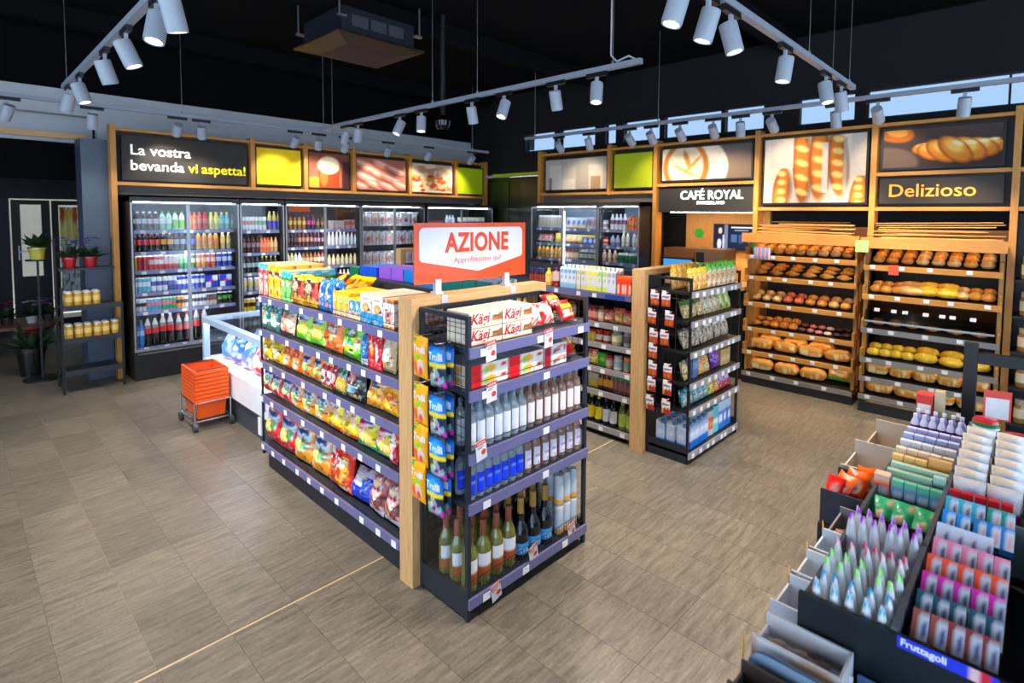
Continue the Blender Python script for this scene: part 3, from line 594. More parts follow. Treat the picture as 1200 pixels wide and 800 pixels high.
# T3 right track along X
a = at_z(1003, 105, ZT); b_ = at_z(835, 0, ZT); Y3 = (a.y+b_.y)/2
track((1.0, Y3), (a.x, Y3), 'x', (.72, .97), 'grey lighting track running toward the bakery wall')
for i, (hx, hy) in enumerate([(790, -30), (822, -5), (857, 10), (925, 52), (972, 84), (990, 96)]):
    p = at_z(hx, hy, ZT); head(p.x, Y3, 'x', [(-.2, .2, -1), (-.1, .25, -1), (.1, -.25, -1), (-.1, .1, -1), (-.1, -.2, -1), (.3, -.1, -1)][i], '%s spotlight from the near end of the track toward the bakery' % nm[i], 1.0, 90)
# T4 along the right wall
X4 = 5.42
track((X4, -.6), (X4, 5.35), 'y', (.02, .35, .65, .97), 'grey lighting track along the bakery and coffee wall')
for i, (hx, hy) in enumerate([(1131, 108), (1029, 119), (980, 124), (905, 132), (868, 137), (836, 141), (797, 144), (763, 148), (738, 151), (690, 156), (655, 160)]):
    p = px(hx, hy, 0, X4); head(X4, p.y, 'y', [(.35, .1, -1), (.75, 0, -.55), (.35, 0, -1), (.75, 0, -.5), (.38, .1, -1), (.8, .1, -.75), (.75, 0, -.6), (.8, 0, -.8), (.75, 0, -.6), (.4, 0, -1), (.75, .1, -.6)][i], '%s spotlight from the croissant picture along the right wall track' % nm[i], [1.0, .2, 1.2, .2, 1.2, .3, .14, .35, .2, .5, .2][i], 80, col=(1.0, .78, .52))
# T5 along the drinks wall
Y5 = 7.0
track((-.6, Y5), (6.2, Y5), 'x', (.1, .35, .6, .95), 'pale grey lighting track along the drinks wall')
for i, (hx, hy) in enumerate([(8, 116), (108, 130), (208, 142), (236, 145), (346, 157), (374, 161), (405, 165), (455, 170), (503, 175), (553, 181)]):
    p = px(hx, hy, 1, Y5); head(p.x, Y5, 'x', [(-.3, .5, -1), (0, .4, -1), (0, .75, -.75), (.2, .6, -.9), (-.1, .7, -.7), (.2, .75, -.8), (0, .7, -.8), (.1, .7, -.75), (0, .7, -.8), (0, .7, -.7)][i], '%s spotlight from the lobby along the drinks wall track' % nm[i], .24, 80)
# ------------------------------------------------------------------ drinks coolers on the left wall
def cooler(name, label, x0, x1, doors, zs, y0=7.2, depth=.66, ztop=2.0, face=None, base=.32, nodeck=False, back=(60, 62, 70), cat='cooler'):
    f = face or Face(x0, y0, 0); W = x1-x0
    t = thing(name, label, cat, f.P(0, 0, 0), f.r)
    MB().box(0, 0.02, 0, W, depth, base-.04).obj('base', BLACK, t)
    MB().box(0, .02, base-.04, .03, depth, ztop).obj('side_panel', BLACKP, t); MB().box(W-.03, .02, base-.04, W, depth, ztop).obj('side_panel', BLACKP, t)
    MB().box(.03, depth-.03, base-.04, W-.03, depth, ztop-.05).obj('back_panel', mat('cooler_back_%d' % back[0], back, .5), t)
    MB().box(0, .0, ztop-.05, W, depth, ztop).obj('canopy', mat('dark_canopy', (44, 46, 52), .4), t)
    b = MB().box(.04, .10, ztop-.056, W-.04, .13, ztop-.0501); b.obj('light_bar', LED, t)
    for z in zs: 
        o = MB().box(.035, .09, z-.018, W-.035, depth-.04, z).obj('shelf', mat('grey_cooler_shelf', (120, 124, 136), .4), t)
        MB().box(.035, .078, z-.034, W-.035, .0895, z+.002).obj('price_strip', mat('cooler_price_strip', (128, 138, 182), .4), o)
        MB().box(.05, .10, z-.024, W-.05, .112, z-.0185).obj('light_strip', LEDS, o)
        k = .12
        while k < W-.1: link('price_tag', TAGMESH, o, T(k, .075, z-.017)); k += rnd.uniform(.16, .26)
    wd = W/doors
    for i in range(doors):
        d = MB().box(i*wd+.002, 0, base, i*wd+.016, .02, ztop-.06).box((i+1)*wd-.016, 0, base, (i+1)*wd-.002, .02, ztop-.06).box(i*wd+.016, .0, base, (i+1)*wd-.016, .02, base+.02).box(i*wd+.016, 0, ztop-.075, (i+1)*wd-.016, .02, ztop-.06).obj('door', mat('silver_door_frame', (168, 172, 178), .3, metal=.6), t)
        MB().box(i*wd+.016, .008, base+.02, (i+1)*wd-.016, .013, ztop-.075).obj('pane', PANE, d)
        MB().box(i*wd+.004, .03, base+.05, i*wd+.014, .045, ztop-.12).obj('led_tube', LEDT, d)
    return f
ZS = [.74, .95, 1.19, 1.40, 1.637]
cooler('drinks_cooler', 'two door drinks cooler full of soft drinks beside the wooden post', 1.33, 2.395, 2, ZS+[.345])
cooler('drinks_cooler', 'drinks cooler with beer and mixed bottles right of the soft drinks', 2.405, 2.925, 1, [.60, .86, 1.09, 1.34, 1.62])
cooler('drinks_cooler', 'cooler with wooden shelves full of bottles and dips behind the snack gondola', 2.94, 3.99, 2, [.60, .86, 1.12, 1.39, 1.62])
cooler('drinks_cooler', 'cooler with packed cold meats hanging on hooks behind the snack gondola', 4.0, 5.07, 2, [.45])
cooler('drinks_cooler', 'two door cooler under the lime green panel at the end of the drinks wall', 5.12, 6.50, 2, [.60, .86, 1.12, 1.36, 1.64])
CF = Face(1.33, 7.2, 0); D0 = .13
def X_(p, y=330): return px(p, y, 1, 7.31).x-1.33
def crow(me, name, p0, p1, n, z, label, cat, y=330, d=D0, **k): row(me, name, CF, X_(p0, y), X_(p1, y), n, d, z+.002, label, cat, jit=.002, yj=.0, **k)
dk = (44, 22, 18)
# shelf 1 (top): small bottles
z = 1.637; S = 'on top soft drinks cooler shelf'
crow(pet_mesh(.205, .03, dk, (226, 214, 170), (236, 210, 60)), 'drink_bottle', 155, 160, 1, z, 'brown bottle with cream label and yellow cap '+S, 'bottle')
crow(pet_mesh(.205, .03, dk, (196, 204, 226), (236, 236, 236)), 'drink_bottle', 160, 175, 2, z, 'brown iced tea bottle with pale blue label '+S, 'bottle')
crow(pet_mesh(.205, .03, (60, 20, 18), (206, 190, 204), (226, 226, 226)), 'drink_bottle', 175, 189, 2, z, 'dark red bottle with pink label '+S, 'bottle')
crow(pet_mesh(.21, .03, (150, 206, 176), (226, 236, 230), (40, 160, 80)), 'drink_bottle', 189, 204, 2, z, 'pale green bottle with green cap '+S, 'bottle')
crow(pet_mesh(.21, .03, (226, 232, 226), (120, 196, 40), (60, 170, 60), l0=.08, l1=.55), 'drink_bottle', 204, 219, 2, z, 'white bottle with lime green label '+S, 'bottle')
crow(pet_mesh(.205, .03, (236, 120, 50), (240, 150, 90), (226, 96, 40)), 'drink_bottle', 223, 233, 2, z, 'orange juice drink bottle with orange cap '+S, 'bottle')
crow(pet_mesh(.21, .03, (206, 50, 40), (222, 110, 96), (200, 40, 34)), 'drink_bottle', 233, 246, 2, z, 'red bottle with red cap '+S, 'bottle')
crow(pet_mesh(.205, .03, (206, 196, 60), (226, 220, 110), (226, 214, 50)), 'drink_bottle', 247, 259, 2, z, 'yellow bottle with yellow cap '+S, 'bottle')
crow(pet_mesh(.205, .03, (60, 160, 170), (120, 200, 190), (220, 210, 60)), 'drink_bottle', 259, 271, 2, z, 'turquoise bottle with yellow cap '+S, 'bottle')
crow(pet_mesh(.18, .026, (60, 84, 84), (90, 120, 110), (40, 50, 50)), 'drink_bottle', 272, 278, 1, z, 'dark green bottle at the right end '+S, 'bottle')
z = 1.40; S = 'on second soft drinks cooler shelf'
ck = (26, 14, 14)
crow(pet_mesh(.215, .03, ck, (222, 40, 34), (30, 28, 30)), 'cola_bottle', 156, 169, 2, z, 'cola bottle with red label and black cap '+S, 'bottle')
crow(pet_mesh(.215, .03, ck, (226, 60, 52), (200, 40, 50)), 'cola_bottle', 169, 190, 3, z, 'cola bottle with red label and red cap '+S, 'bottle')
crow(pet_mesh(.215, .03, ck, (238, 168, 40), (240, 180, 60)), 'cola_bottle', 190, 205, 2, z, 'cola bottle with yellow label and yellow cap '+S, 'bottle')
crow(pet_mesh(.21, .03, ck, (150, 150, 166), (30, 30, 34)), 'cola_bottle', 205, 219, 2, z, 'dark bottle with grey label '+S, 'bottle')
crow(pet_mesh(.215, .03, ck, (60, 90, 190), (70, 120, 210)), 'cola_bottle', 219, 231, 2, z, 'dark bottle with blue label and blue cap '+S, 'bottle')
crow(pet_mesh(.215, .03, (206, 150, 30), (226, 130, 70), (50, 90, 190)), 'drink_bottle', 231, 258, 4, z, 'golden bottle with blue cap '+S, 'bottle')
crow(pet_mesh(.21, .028, (196, 176, 120), (236, 210, 110), (236, 230, 200)), 'drink_bottle', 259, 273, 2, z, 'cream bottle with yellow label '+S, 'bottle')
z = 1.19; S = 'on third soft drinks cooler shelf'
crow(can_mesh(.165, .029, (236, 200, 40)), 'drink_can', 156, 161, 1, z, 'yellow can at the left end '+S, 'can')
crow(can_mesh(.168, .029, (200, 24, 28), (176, 14, 20)), 'drink_can', 161, 175, 2, z, 'plain red cola can '+S, 'can')
crow(can_mesh(.168, .026, (206, 30, 40), (236, 210, 210), (210, 50, 60)), 'drink_can', 175, 193, 3, z, 'red can with white band '+S, 'can')
crow(can_mesh(.165, .026, (206, 40, 44), (230, 200, 196), (200, 190, 190)), 'drink_can', 193, 210, 3, z, 'red and silver can '+S, 'can')
crow(can_mesh(.168, .027, (40, 160, 90), (150, 214, 160), (190, 220, 200)), 'drink_can', 210, 222, 2, z, 'green can '+S, 'can')
crow(can_mesh(.165, .025, (80, 140, 60), (230, 220, 190)), 'drink_can', 223, 231, 1, z, 'green and cream can behind the mullion '+S, 'can')
crow(can_mesh(.168, .026, (236, 150, 60), (240, 206, 170), (226, 130, 60)), 'drink_can', 231, 242, 2, z, 'orange and white can '+S, 'can')
crow(can_mesh(.168, .026, (220, 70, 50), (236, 190, 180), (220, 60, 50)), 'drink_can', 242, 254, 2, z, 'red and cream slim can '+S, 'can')
crow(can_mesh(.17, .028, (26, 60, 180), (210, 220, 240), (30, 80, 200)), 'drink_can', 254, 274, 3, z, 'blue can '+S, 'can')
z = .95; S = 'on fourth soft drinks cooler shelf'
crow(can_mesh(.165, .024, (90, 190, 220), (226, 240, 246)), 'drink_can', 156, 178, 4, z, 'white and turquoise slim can '+S, 'can', y=360)
crow(can_mesh(.165, .026, (226, 230, 240), (50, 60, 170), (226, 230, 240)), 'drink_can', 178, 198, 3, z, 'silver can with blue panel '+S, 'can', y=360)
crow(can_mesh(.165, .026, (40, 50, 140), (90, 100, 180), (226, 230, 240)), 'drink_can', 198, 208, 2, z, 'navy and silver can '+S, 'can', y=360)
crow(can_mesh(.165, .024, (40, 70, 190), (220, 226, 240), (60, 80, 200)), 'drink_can', 208, 241, 6, z, 'slim blue energy drink can '+S, 'can', y=360)
crow(box_mesh(.13, .14, .1, paint((230, 232, 240), ('rect', 0, .5, .5, 1, (30, 60, 180)), ('rect', .5, 1, 0, .5, (30, 60, 180)), ('ell', .5, .55, .2, .12, (200, 40, 40)))), 'can_multipack', 241, 274, 2, z, 'blue multipack of energy drink cans '+S, 'multipack', y=360)
z = .74; S = 'on fifth soft drinks cooler shelf'
crow(can_mesh(.14, .03, (206, 206, 210), (60, 60, 64), (226, 226, 230)), 'drink_can', 157, 172, 3, z, 'silver can with dark logo '+S, 'can', y=385)
crow(can_mesh(.14, .024, (60, 160, 190), (226, 120, 140), (80, 180, 206)), 'drink_can', 173, 190, 4, z, 'turquoise and pink slim can '+S, 'can', y=385)
crow(can_mesh(.14, .024, (40, 160, 100), (220, 120, 120), (60, 190, 120)), 'drink_can', 191, 207, 4, z, 'green and pink slim can '+S, 'can', y=385)
crow(can_mesh(.14, .026, (236, 150, 40), (60, 50, 40), (240, 160, 50)), 'drink_can', 207, 218, 2, z, 'orange can with dark logo '+S, 'can', y=385)
crow(can_mesh(.14, .024, (226, 228, 234), (90, 90, 100), (230, 232, 238)), 'drink_can', 218, 243, 6, z, 'white slim can with grey logo '+S, 'can', y=385)
crow(can_mesh(.14, .024, (210, 200, 190), (150, 90, 70), (90, 100, 130)), 'drink_can', 243, 255, 3, z, 'beige and blue slim can '+S, 'can', y=385)
crow(can_mesh(.145, .027, (24, 30, 24), (70, 170, 60), (30, 34, 30)), 'drink_can', 256, 274, 3, z, 'black energy can with green mark '+S, 'can', y=385)
# large bottles on the deck: body > label, cap
z = .345; S = 'low in soft drinks cooler'
def big_bottle(col, lab, cap, h=.33, r=.036, glass=True):
    b = MB(); b.lathe([(r*.7, 0, col), (r, .03, col), (r*.9, h*.3, col), (r, h*.42, col), (r, h*.62, col)], 14)
    if glass: b.lathe([(r, h*.62, (120, 110, 108)), (r*.85, h*.72, (120, 110, 108)), (r*.32, h*.9, (190, 190, 190)), (r*.3, h*.94, (200, 200, 200))], 14)
    else: b.lathe([(r, h*.62, col), (r*.85, h*.72, col), (r*.32, h*.9, col), (r*.3, h*.94, col)], 14)
    bm = b.mesh('bottle', GLOSS, True); l_ = MB().lathe([(r*1.015, h*.44, lab), (r*1.02, h*.5, lab), (r*1.015, h*.62, lab)], 14).mesh('label', GLOSS, True)
    c = MB().lathe([(r*.36, h*.94, cap), (r*.36, h, cap), (0, h, cap)], 10).mesh('cap', GLOSS)
    return bm, (('label', l_, T()), ('cap', c, T()))
me, pp = big_bottle((50, 120, 196), (150, 200, 236), (236, 150, 60), .30, .034, False)
crow(me, 'water_bottle', 157, 170, 2, z, 'blue bottle with orange cap '+S, 'bottle', y=420, parts=pp)
me, pp = big_bottle((20, 8, 8), (206, 30, 28), (60, 56, 56))
crow(me, 'cola_bottle', 170, 188, 2, z, 'large cola bottle with red label and dark cap '+S, 'bottle', y=420, parts=pp)
me, pp = big_bottle((20, 8, 8), (214, 34, 34), (226, 226, 226), .35)
crow(me, 'cola_bottle', 188, 206, 2, z, 'large cola bottle with red label and white cap '+S, 'bottle', y=420, parts=pp)
me, pp = big_bottle((20, 8, 8), (220, 90, 90), (236, 80, 50), .33)
crow(me, 'cola_bottle', 206, 226, 2, z, 'large cola bottle with pink label and orange cap '+S, 'bottle', y=420, parts=pp)
me, pp = big_bottle((20, 8, 8), (206, 60, 70), (230, 70, 40), .37)
crow(me, 'cola_bottle', 227, 246, 2, z, 'tallest cola bottle with orange red cap '+S, 'bottle', y=420, parts=pp)
# second cooler: bottles and cans
z = 1.62; S = 'in the second cooler'
crow(can_mesh(.17, .024, (206, 210, 220), (190, 120, 120), (226, 230, 236)), 'beer_can', 283, 299, 4, z, 'silver can with red line on the top shelf '+S, 'can', y=270)
crow(can_mesh(.17, .024, (196, 206, 206), (120, 160, 140), (220, 226, 226)), 'beer_can', 299, 313, 3, z, 'silver can with green line on the top shelf '+S, 'can', y=270)
crow(pet_mesh(.24, .028, (206, 190, 110), (90, 80, 190), (226, 206, 120), l0=.05, l1=.5), 'beer_bottle', 314, 330, 3, z, 'pale bottle with violet label on the top shelf '+S, 'bottle', y=270)
z = 1.34
crow(pet_mesh(.2, .028, (70, 34, 30), (150, 130, 140), (60, 50, 50)), 'beer_bottle', 283, 305, 4, z, 'brown beer bottle with grey label '+S, 'bottle', y=270)
crow(pet_mesh(.19, .026, (236, 110, 60), (240, 150, 110), (226, 90, 50)), 'drink_bottle', 305, 316, 3, z, 'orange bottle '+S, 'bottle', y=270)
crow(pet_mesh(.19, .026, (220, 170, 100), (236, 206, 150), (206, 150, 80)), 'drink_bottle', 316, 326, 2, z, 'amber bottle '+S, 'bottle', y=270)
z = 1.09
crow(pet_mesh(.2, .027, (34, 48, 50), (170, 196, 200), (40, 60, 70)), 'beer_bottle', 283, 305, 4, z, 'dark green bottle with pale label '+S, 'bottle', y=300)
crow(pet_mesh(.2, .027, (50, 60, 40), (206, 206, 190), (226, 190, 60)), 'beer_bottle', 305, 326, 4, z, 'dark bottle with yellow cap '+S, 'bottle', y=300)
z = .86
crow(can_mesh(.17, .03, (180, 186, 196), (226, 206, 120), (200, 204, 210)), 'beer_can', 283, 326, 6, z, 'silver beer can with yellow band '+S, 'can', y=330)
z = .60
crow(can_mesh(.17, .03, (226, 196, 50), (60, 50, 30), (230, 200, 60)), 'beer_can', 283, 300, 3, z, 'yellow beer can '+S, 'can', y=350)
crow(can_mesh(.17, .03, (60, 120, 190), (190, 206, 226), (50, 110, 180)), 'beer_can', 300, 326, 4, z, 'blue beer can '+S, 'can', y=350)
# third cooler
S = 'of the third cooler'
tag(MB().box(3.0, 7.255, 1.86, 3.28, 7.262, 1.935).obj('header_card', mat('orange_card', (220, 90, 30), .6)), 'orange header card at the top of the third cooler', 'sign')
def rr(z, p0, p1, specs, y, noun, where):
    w = (p1-p0)/sum(s[0] for s in specs); q = p0
    for n, me, desc, cat in specs:
        crow(me, noun if cat != 'can' else 'can', q, q+n*w, n, z, '%s %s %s' % (desc, where, S), cat, y=y); q += n*w
B = pet_mesh
rr(1.62, 338, 381, [(4, B(.19, .025, (150, 100, 40), (220, 180, 90), (60, 40, 30)), 'amber bottle', 'bottle'), (2, B(.19, .027, (60, 24, 60), (210, 50, 140), (180, 30, 120)), 'magenta bottle', 'bottle'), (2, B(.17, .027, (80, 60, 40), (160, 120, 70), (90, 60, 40)), 'brown bottle', 'bottle')], 260, 'bottle', 'on top left shelf')
rr(1.39, 336, 381, [(3, B(.2, .022, (34, 26, 30), (90, 76, 80), (40, 30, 30)), 'black wine bottle', 'bottle'), (4, B(.2, .022, (90, 40, 44), (206, 150, 130), (120, 60, 60)), 'rose labelled bottle', 'bottle'), (3, B(.19, .022, (60, 40, 40), (196, 140, 170), (150, 60, 120)), 'pink labelled bottle', 'bottle')], 275, 'bottle', 'on second left shelf')
rr(1.12, 336, 381, [(2, B(.2, .026, (206, 200, 150), (230, 226, 196), (206, 190, 90)), 'cream bottle', 'bottle'), (2, B(.2, .026, (210, 214, 216), (236, 236, 240), (150, 150, 160)), 'white bottle', 'bottle'), (4, B(.2, .024, (170, 110, 50), (230, 206, 160), (120, 70, 40)), 'honey coloured bottle', 'bottle'), (2, B(.2, .024, (190, 120, 90), (240, 230, 220), (140, 60, 40)), 'white labelled bottle', 'bottle')], 300, 'bottle', 'on third left shelf')
rr(.86, 336, 381, [(6, B(.2, .024, (226, 210, 150), (240, 196, 60), (236, 236, 240), l0=.1, l1=.5), 'yellow and white pot', 'bottle'), (4, B(.2, .024, (60, 90, 150), (220, 226, 240), (236, 236, 240)), 'blue and white bottle', 'bottle')], 320, 'bottle', 'on fourth left shelf')
rr(1.62, 386, 424, [(3, box_mesh(.06, .12, .05, paint((196, 186, 180), ('rect', 0, 1, .3, .6, (220, 190, 190)))), 'pale carton', 'box'), (3, box_mesh(.06, .13, .05, paint((206, 170, 160), ('rect', 0, 1, .5, .8, (190, 110, 100)))), 'pinkish carton', 'box')], 260, 'carton', 'on top right shelf')
rr(1.39, 384, 424, [(5, B(.19, .024, (206, 210, 214), (236, 238, 240), (220, 224, 230), l0=.1, l1=.6), 'white bottle', 'bottle'), (4, B(.18, .024, (190, 206, 206), (230, 236, 236), (236, 150, 120), l0=.1, l1=.6), 'white bottle with coral cap', 'bottle')], 275, 'bottle', 'on second right shelf')
rr(1.12, 384, 424, [(8, B(.15, .026, (226, 206, 140), (240, 228, 190), (200, 190, 160), l0=.1, l1=.6), 'cream dip pot', 'jar')], 300, 'pot', 'on third right shelf')
rr(.86, 384, 424, [(3, B(.2, .026, (40, 70, 140), (206, 216, 236), (60, 90, 160)), 'blue labelled bottle', 'bottle'), (6, B(.19, .024, (226, 220, 200), (236, 206, 110), (240, 240, 240)), 'white capped pot', 'jar')], 320, 'pot', 'on fourth right shelf')
# fourth cooler: hanging packs of cold meat
MEATP = []
for i in range(7):
    rg = random.Random(40+i); c = [(176, 96, 88), (206, 150, 140), (150, 60, 56), (216, 176, 160), (196, 120, 100), (226, 206, 200), (186, 140, 120)][i]
    MEATP.append(bag_mesh(.105, .19, .02, paint((206, 202, 204), ('ell', .5, .42, .36, .3, c), ('rect', .1, .9, .76, .95, rg.choice([(226, 226, 230), (190, 60, 60), (70, 70, 76), (206, 190, 120)])), ('noise', (236, 230, 230), 9, .7, i)), 6, 8, i, name='meat_pack')[0])
names = ['dark ham', 'pale ham', 'salami', 'poultry slice', 'cooked sausage', 'white label ham', 'bacon']
hk = thing('hook_rack', 'steel bars with hooks holding the packs of cold meat', 'rack', (4.0, 7.33, 0))
for r_, z in enumerate((1.86, 1.58, 1.28, 1.0)):
    MB().cyl((.035, 0, z), (1.035, 0, z), .006, 6).obj('bar', STEEL, hk)
    for k in range(9):
        i = rnd.randrange(7); s = 2.67+.06+k*.113
        if r_ == 0 and k == 6:
            tag(MB().box(1.33+s-.05, 7.255, z-.2, 1.33+s+.09, 7.26, z-.02, (230, 228, 230)).box(1.33+s, 7.2535, z-.14, 1.33+s+.05, 7.2549, z-.08, (190, 60, 80)).obj('price_poster', PAPER), 'white card with red heart hanging among the cold meats', 'sign')
        put(MEATP[i], 'meat_pack', CF, s, .14, z-.2, 'hanging pack of %s, %s in %s hook row of cold meat cooler' % (names[i], ORD[k], ['top', 'second', 'third', 'fourth'][r_]), 'meat pack', 'hanging packs of cold meat')
        link('hook', TAGMESH, hk, T(.06+k*.113, -.085, z+.0)) if 0 else MB().cyl((.06+k*.113, -.075, z-.008), (.06+k*.113, 0, z), .003, 5).box(.04+k*.113, -.08, z-.02, .08+k*.113, -.077, z+.012).obj('hook', TAG, hk)
# fifth cooler
S = 'of end cooler'
F5 = Face(5.12, 7.2, 0)
row(box_mesh(.11, .1, .08, paint((190, 90, 90), ('rect', 0, 1, .4, .7, (226, 190, 180)))), 'food_carton', F5, .08, .4, 3, D0, 1.642, 'red and cream carton on the top shelf '+S, 'box')
row(pet_mesh(.19, .03, (206, 206, 214), (230, 230, 236), (200, 200, 206)), 'drink_bottle', F5, .45, .62, 3, D0, 1.642, 'white bottle on the top shelf '+S, 'bottle')
row(box_mesh(.07, .15, .06, paint((236, 232, 206), ('rect', 0, 1, .1, .5, (70, 80, 140)))), 'food_carton', F5, .74, 1.3, 7, D0, 1.642, 'cream carton with navy base on the top shelf '+S, 'box')
# ------------------------------------------------------------------ snack gondola (first island)
def portal(x0, x1, y0, y1, ztop, label, t=.055, bt=.045, name='oak_portal'):
    o = thing(name, label, 'portal frame', (x0, y0, 0))
    MB().box(0, 0, 0, t, y1-y0, ztop-bt).obj('post', WOOD, o); MB().box(x1-x0-t, 0, 0, x1-x0, y1-y0, ztop-bt).obj('post', WOOD, o)
    MB().box(0, 0, ztop-bt, x1-x0, y1-y0, ztop).obj('beam', BEAMWOOD, o); return o
portal(1.49, 2.445, 2.228, 2.34, 1.442, 'pale oak portal frame carrying the orange promotion sign')
SG = Face(1.5, 4.13, -math.pi/2)     # snack side, s = 4.13 - Y
L1 = 4.13-2.345
gd = thing('gondola_shelving', 'anthracite gondola shelving stocked with crisps and snacks', 'shelving', (1.5, 4.13, 0), -math.pi/2)
MB().box(0, .44, .0, L1, .47, 1.40).obj('spine_panel', mat('dark_spine', (34, 36, 46), .6), gd)
MB().box(0.02, .03, 0, L1-.02, .89, .12).obj('base', ANTH, gd)
for s in (0, L1-.03):
    MB().box(s, .425, 0, s+.03, .485, 1.42).obj('upright', ANTH, gd)
MB().box(-.012, .0, .1, .0, .43, .14).box(-.014, .0, .1, -.001, .012, 1.24).box(-.014, .03, .12, -.001, .9, .16).obj('end_frame', ANTH, gd)
ZR = [1.255, 1.015, .785, .537, .187]
for z in ZR:
    tags = []; k = .03
    while k < L1-.03: tags.append(k); k += rnd.uniform(.14, .3)
    sh = shelf(gd, L1, .43, .025, ANTH, STRIP, tags, wire=True); sh.location = (0, 0, z)
    for c in list(sh.children): pass
for z in (1.255, .9, .55, .187):
    sh = shelf(gd, L1, .41, .025, ANTH, STRIP, (), wire=False); sh.matrix_basis = T(L1, .91, z, 0, 0, math.pi)
def sS(p, y=450): return 4.13-px(p, y, 0, 1.55).y
W_ = (245, 245, 245)
def bagrow(bounds, r, h, d, pf, name, label, tilt=.2, cat='snack bag', text=None, seed=0, depth=.008, rows=1, wf=1.0, y=None):
    """bounds: photo columns of the bag edges; one bag per gap"""
    z = ZR[r]; n = len(bounds)-1; me = None
    h *= (1., 1.10, 1.04, 1.06, 1.12)[r]; tilt *= (1, .55, .5, .5, .6)[r]
    if r: h = min(h, (ZR[r-1]-ZR[r]-.034-d*math.sin(tilt+.04)*.6)/math.cos(tilt-.04))
    yy = (350, 385, 430, 480, 540)[r]
    ws = [abs(sS(b, yy)-sS(a, yy)) for a, b in zip(bounds[:-1], bounds[1:])]
    w_ = sum(ws)/n*wf; me, warp = bag_mesh(w_, h, d, busy(pf, seed, 7), seed=seed, name=name, nx=22, nz=30)
    parts = ()
    if text:
        s_, size, col, zz, bold = text; lm = mat('print_%d_%d_%d' % col, col, .4)
        tm = text_mesh(s_, size, lm, .0002, 'CENTER', bold, warp=lambda c: warp((c[0], c[1], c[2]+zz*h))); parts = (('lettering', tm, T()),)
    for i in range(n):
        s = (sS(bounds[i], yy)+sS(bounds[i+1], yy))/2
        for q in range(rows):
            put(me, name, SG, s, depth+d*.5+q*(d*1.12)+d*.5, z+.002, nth(label, i, n, q), cat, label if n*rows > 1 else None, tilt+rnd.uniform(-.04, .04), rnd.uniform(-.06, .06), rnd.uniform(-.04, .04), parts)
def boxrow(bounds, r, h, d, pf, name, label, top=(206, 186, 150), cat='box', rows=3, depth=.03, parts=(), tilt=0.):
    yy = (350, 385, 430, 480, 540)[r]; n = len(bounds)-1
    w_ = sum(abs(sS(b, yy)-sS(a, yy)) for a, b in zip(bounds[:-1], bounds[1:]))/n*.97; me = box_mesh(w_, h, d, busy(pf, len(bounds)+int(h*1000), 5), top=top, name=name, nx=12, nz=18)
    for q in range(rows):
        for i in range(n):
            put(me, name, SG, (sS(bounds[i], yy)+sS(bounds[i+1], yy))/2, depth+q*(d+.004), ZR[r]+.001, nth(label, i, n, q), cat, label if n*rows > 1 else None, tilt, rnd.uniform(-.02, .02))
TOPS = 'on top of snack gondola'
crk = [('ell', .5, .4, .36, .16, (214, 120, 50)), ('ell', .5, .2, .3, .1, (226, 140, 60))]
boxrow([307, 312.5, 318], 0, .225, .1, paint((206, 40, 60), ('band', .78, 1, (70, 170, 210)), ('rect', .15, .85, .55, .72, (230, 180, 190)), ('blobs', 3, 8, (.2, .05, .8, .5), [(236, 110, 90), (240, 190, 180)], .18)), 'cracker_box', 'slim red cracker box with blue top '+TOPS)
boxrow([318, 325.8, 333.5], 0, .225, .1, paint((240, 180, 20), ('band', .86, 1, (238, 172, 10)), ('rect', .05, .95, .62, .76, (230, 190, 190)), ('rect', .05, .8, .72, .78, (50, 30, 20)), ('blobs', 4, 9, (.1, .05, .9, .5), [(206, 120, 20), (160, 90, 20), (250, 214, 80)], .14)), 'cracker_box', 'yellow cracker box '+TOPS)
boxrow([333.5, 339, 345], 0, .20, .1, paint((70, 170, 80), ('band', .8, 1, (80, 180, 210)), ('rect', 0, .5, .5, .72, (226, 200, 206)), ('rect', .05, .5, .7, .76, (20, 30, 20)), ('blobs', 6, 8, (.1, .05, .9, .45), [(120, 200, 110), (40, 120, 60), (220, 230, 200)], .16)), 'cracker_box', 'green cracker box with blue top '+TOPS)
stick = paint((86, 62, 30), ('band', .86, 1, (236, 180, 20)), ('ell', .5, .62, .22, .16, (240, 200, 200)), ('rect', .28, .34, .15, .75, (206, 160, 60)), ('rect', .45, .5, .15, .7, (150, 110, 40)), ('rect', .62, .68, .15, .75, (190, 140, 50)), ('band', 0, .22, (226, 190, 30)), ('rect', .8, 1, .3, .8, (190, 60, 40)), ('blobs', 2, 4, (.1, .02, .9, .2), [(240, 150, 50)], .15))
bagrow([345, 359.8, 375], 0, .185, .05, stick, 'pretzel_bag', 'brown and yellow pretzel stick bag '+TOPS, tilt=.05, seed=1, rows=2)
for q in range(4):   # loose rows behind, lying bags
    me, _ = bag_mesh(.12, .17, .045, paint((206, 120, 20), ('band', .7, 1, (240, 190, 20)), ('band', 0, .3, (120, 60, 30)), ('blobs', q, 6, (.1, .2, .9, .7), [(236, 160, 40), (90, 50, 30)], .15)), seed=20+q, name='pretzel_bag')
    put(me, 'pretzel_bag', SG, sS(352+q*9, 340), .24+.03*(q % 2), ZR[0]+.05, 'loose orange and yellow pretzel bag lying behind the front row, %s from the crackers' % nm[q], 'snack bag', None, .9, .3*(q-1.5), .1)
bl = paint((30, 110, 200), ('band', .9, 1, (40, 130, 220)), ('blobs', 5, 6, (.15, .15, .6, .7), [(226, 140, 100), (240, 190, 150)], .13), ('ell', .45, .85, .12, .06, (236, 236, 240)))
bagrow([376.5, 385.5, 394], 0, .185, .055, bl, 'dried_fruit_bag', 'blue bag with orange fruit '+TOPS, tilt=.06, seed=3, rows=2, wf=1.1)
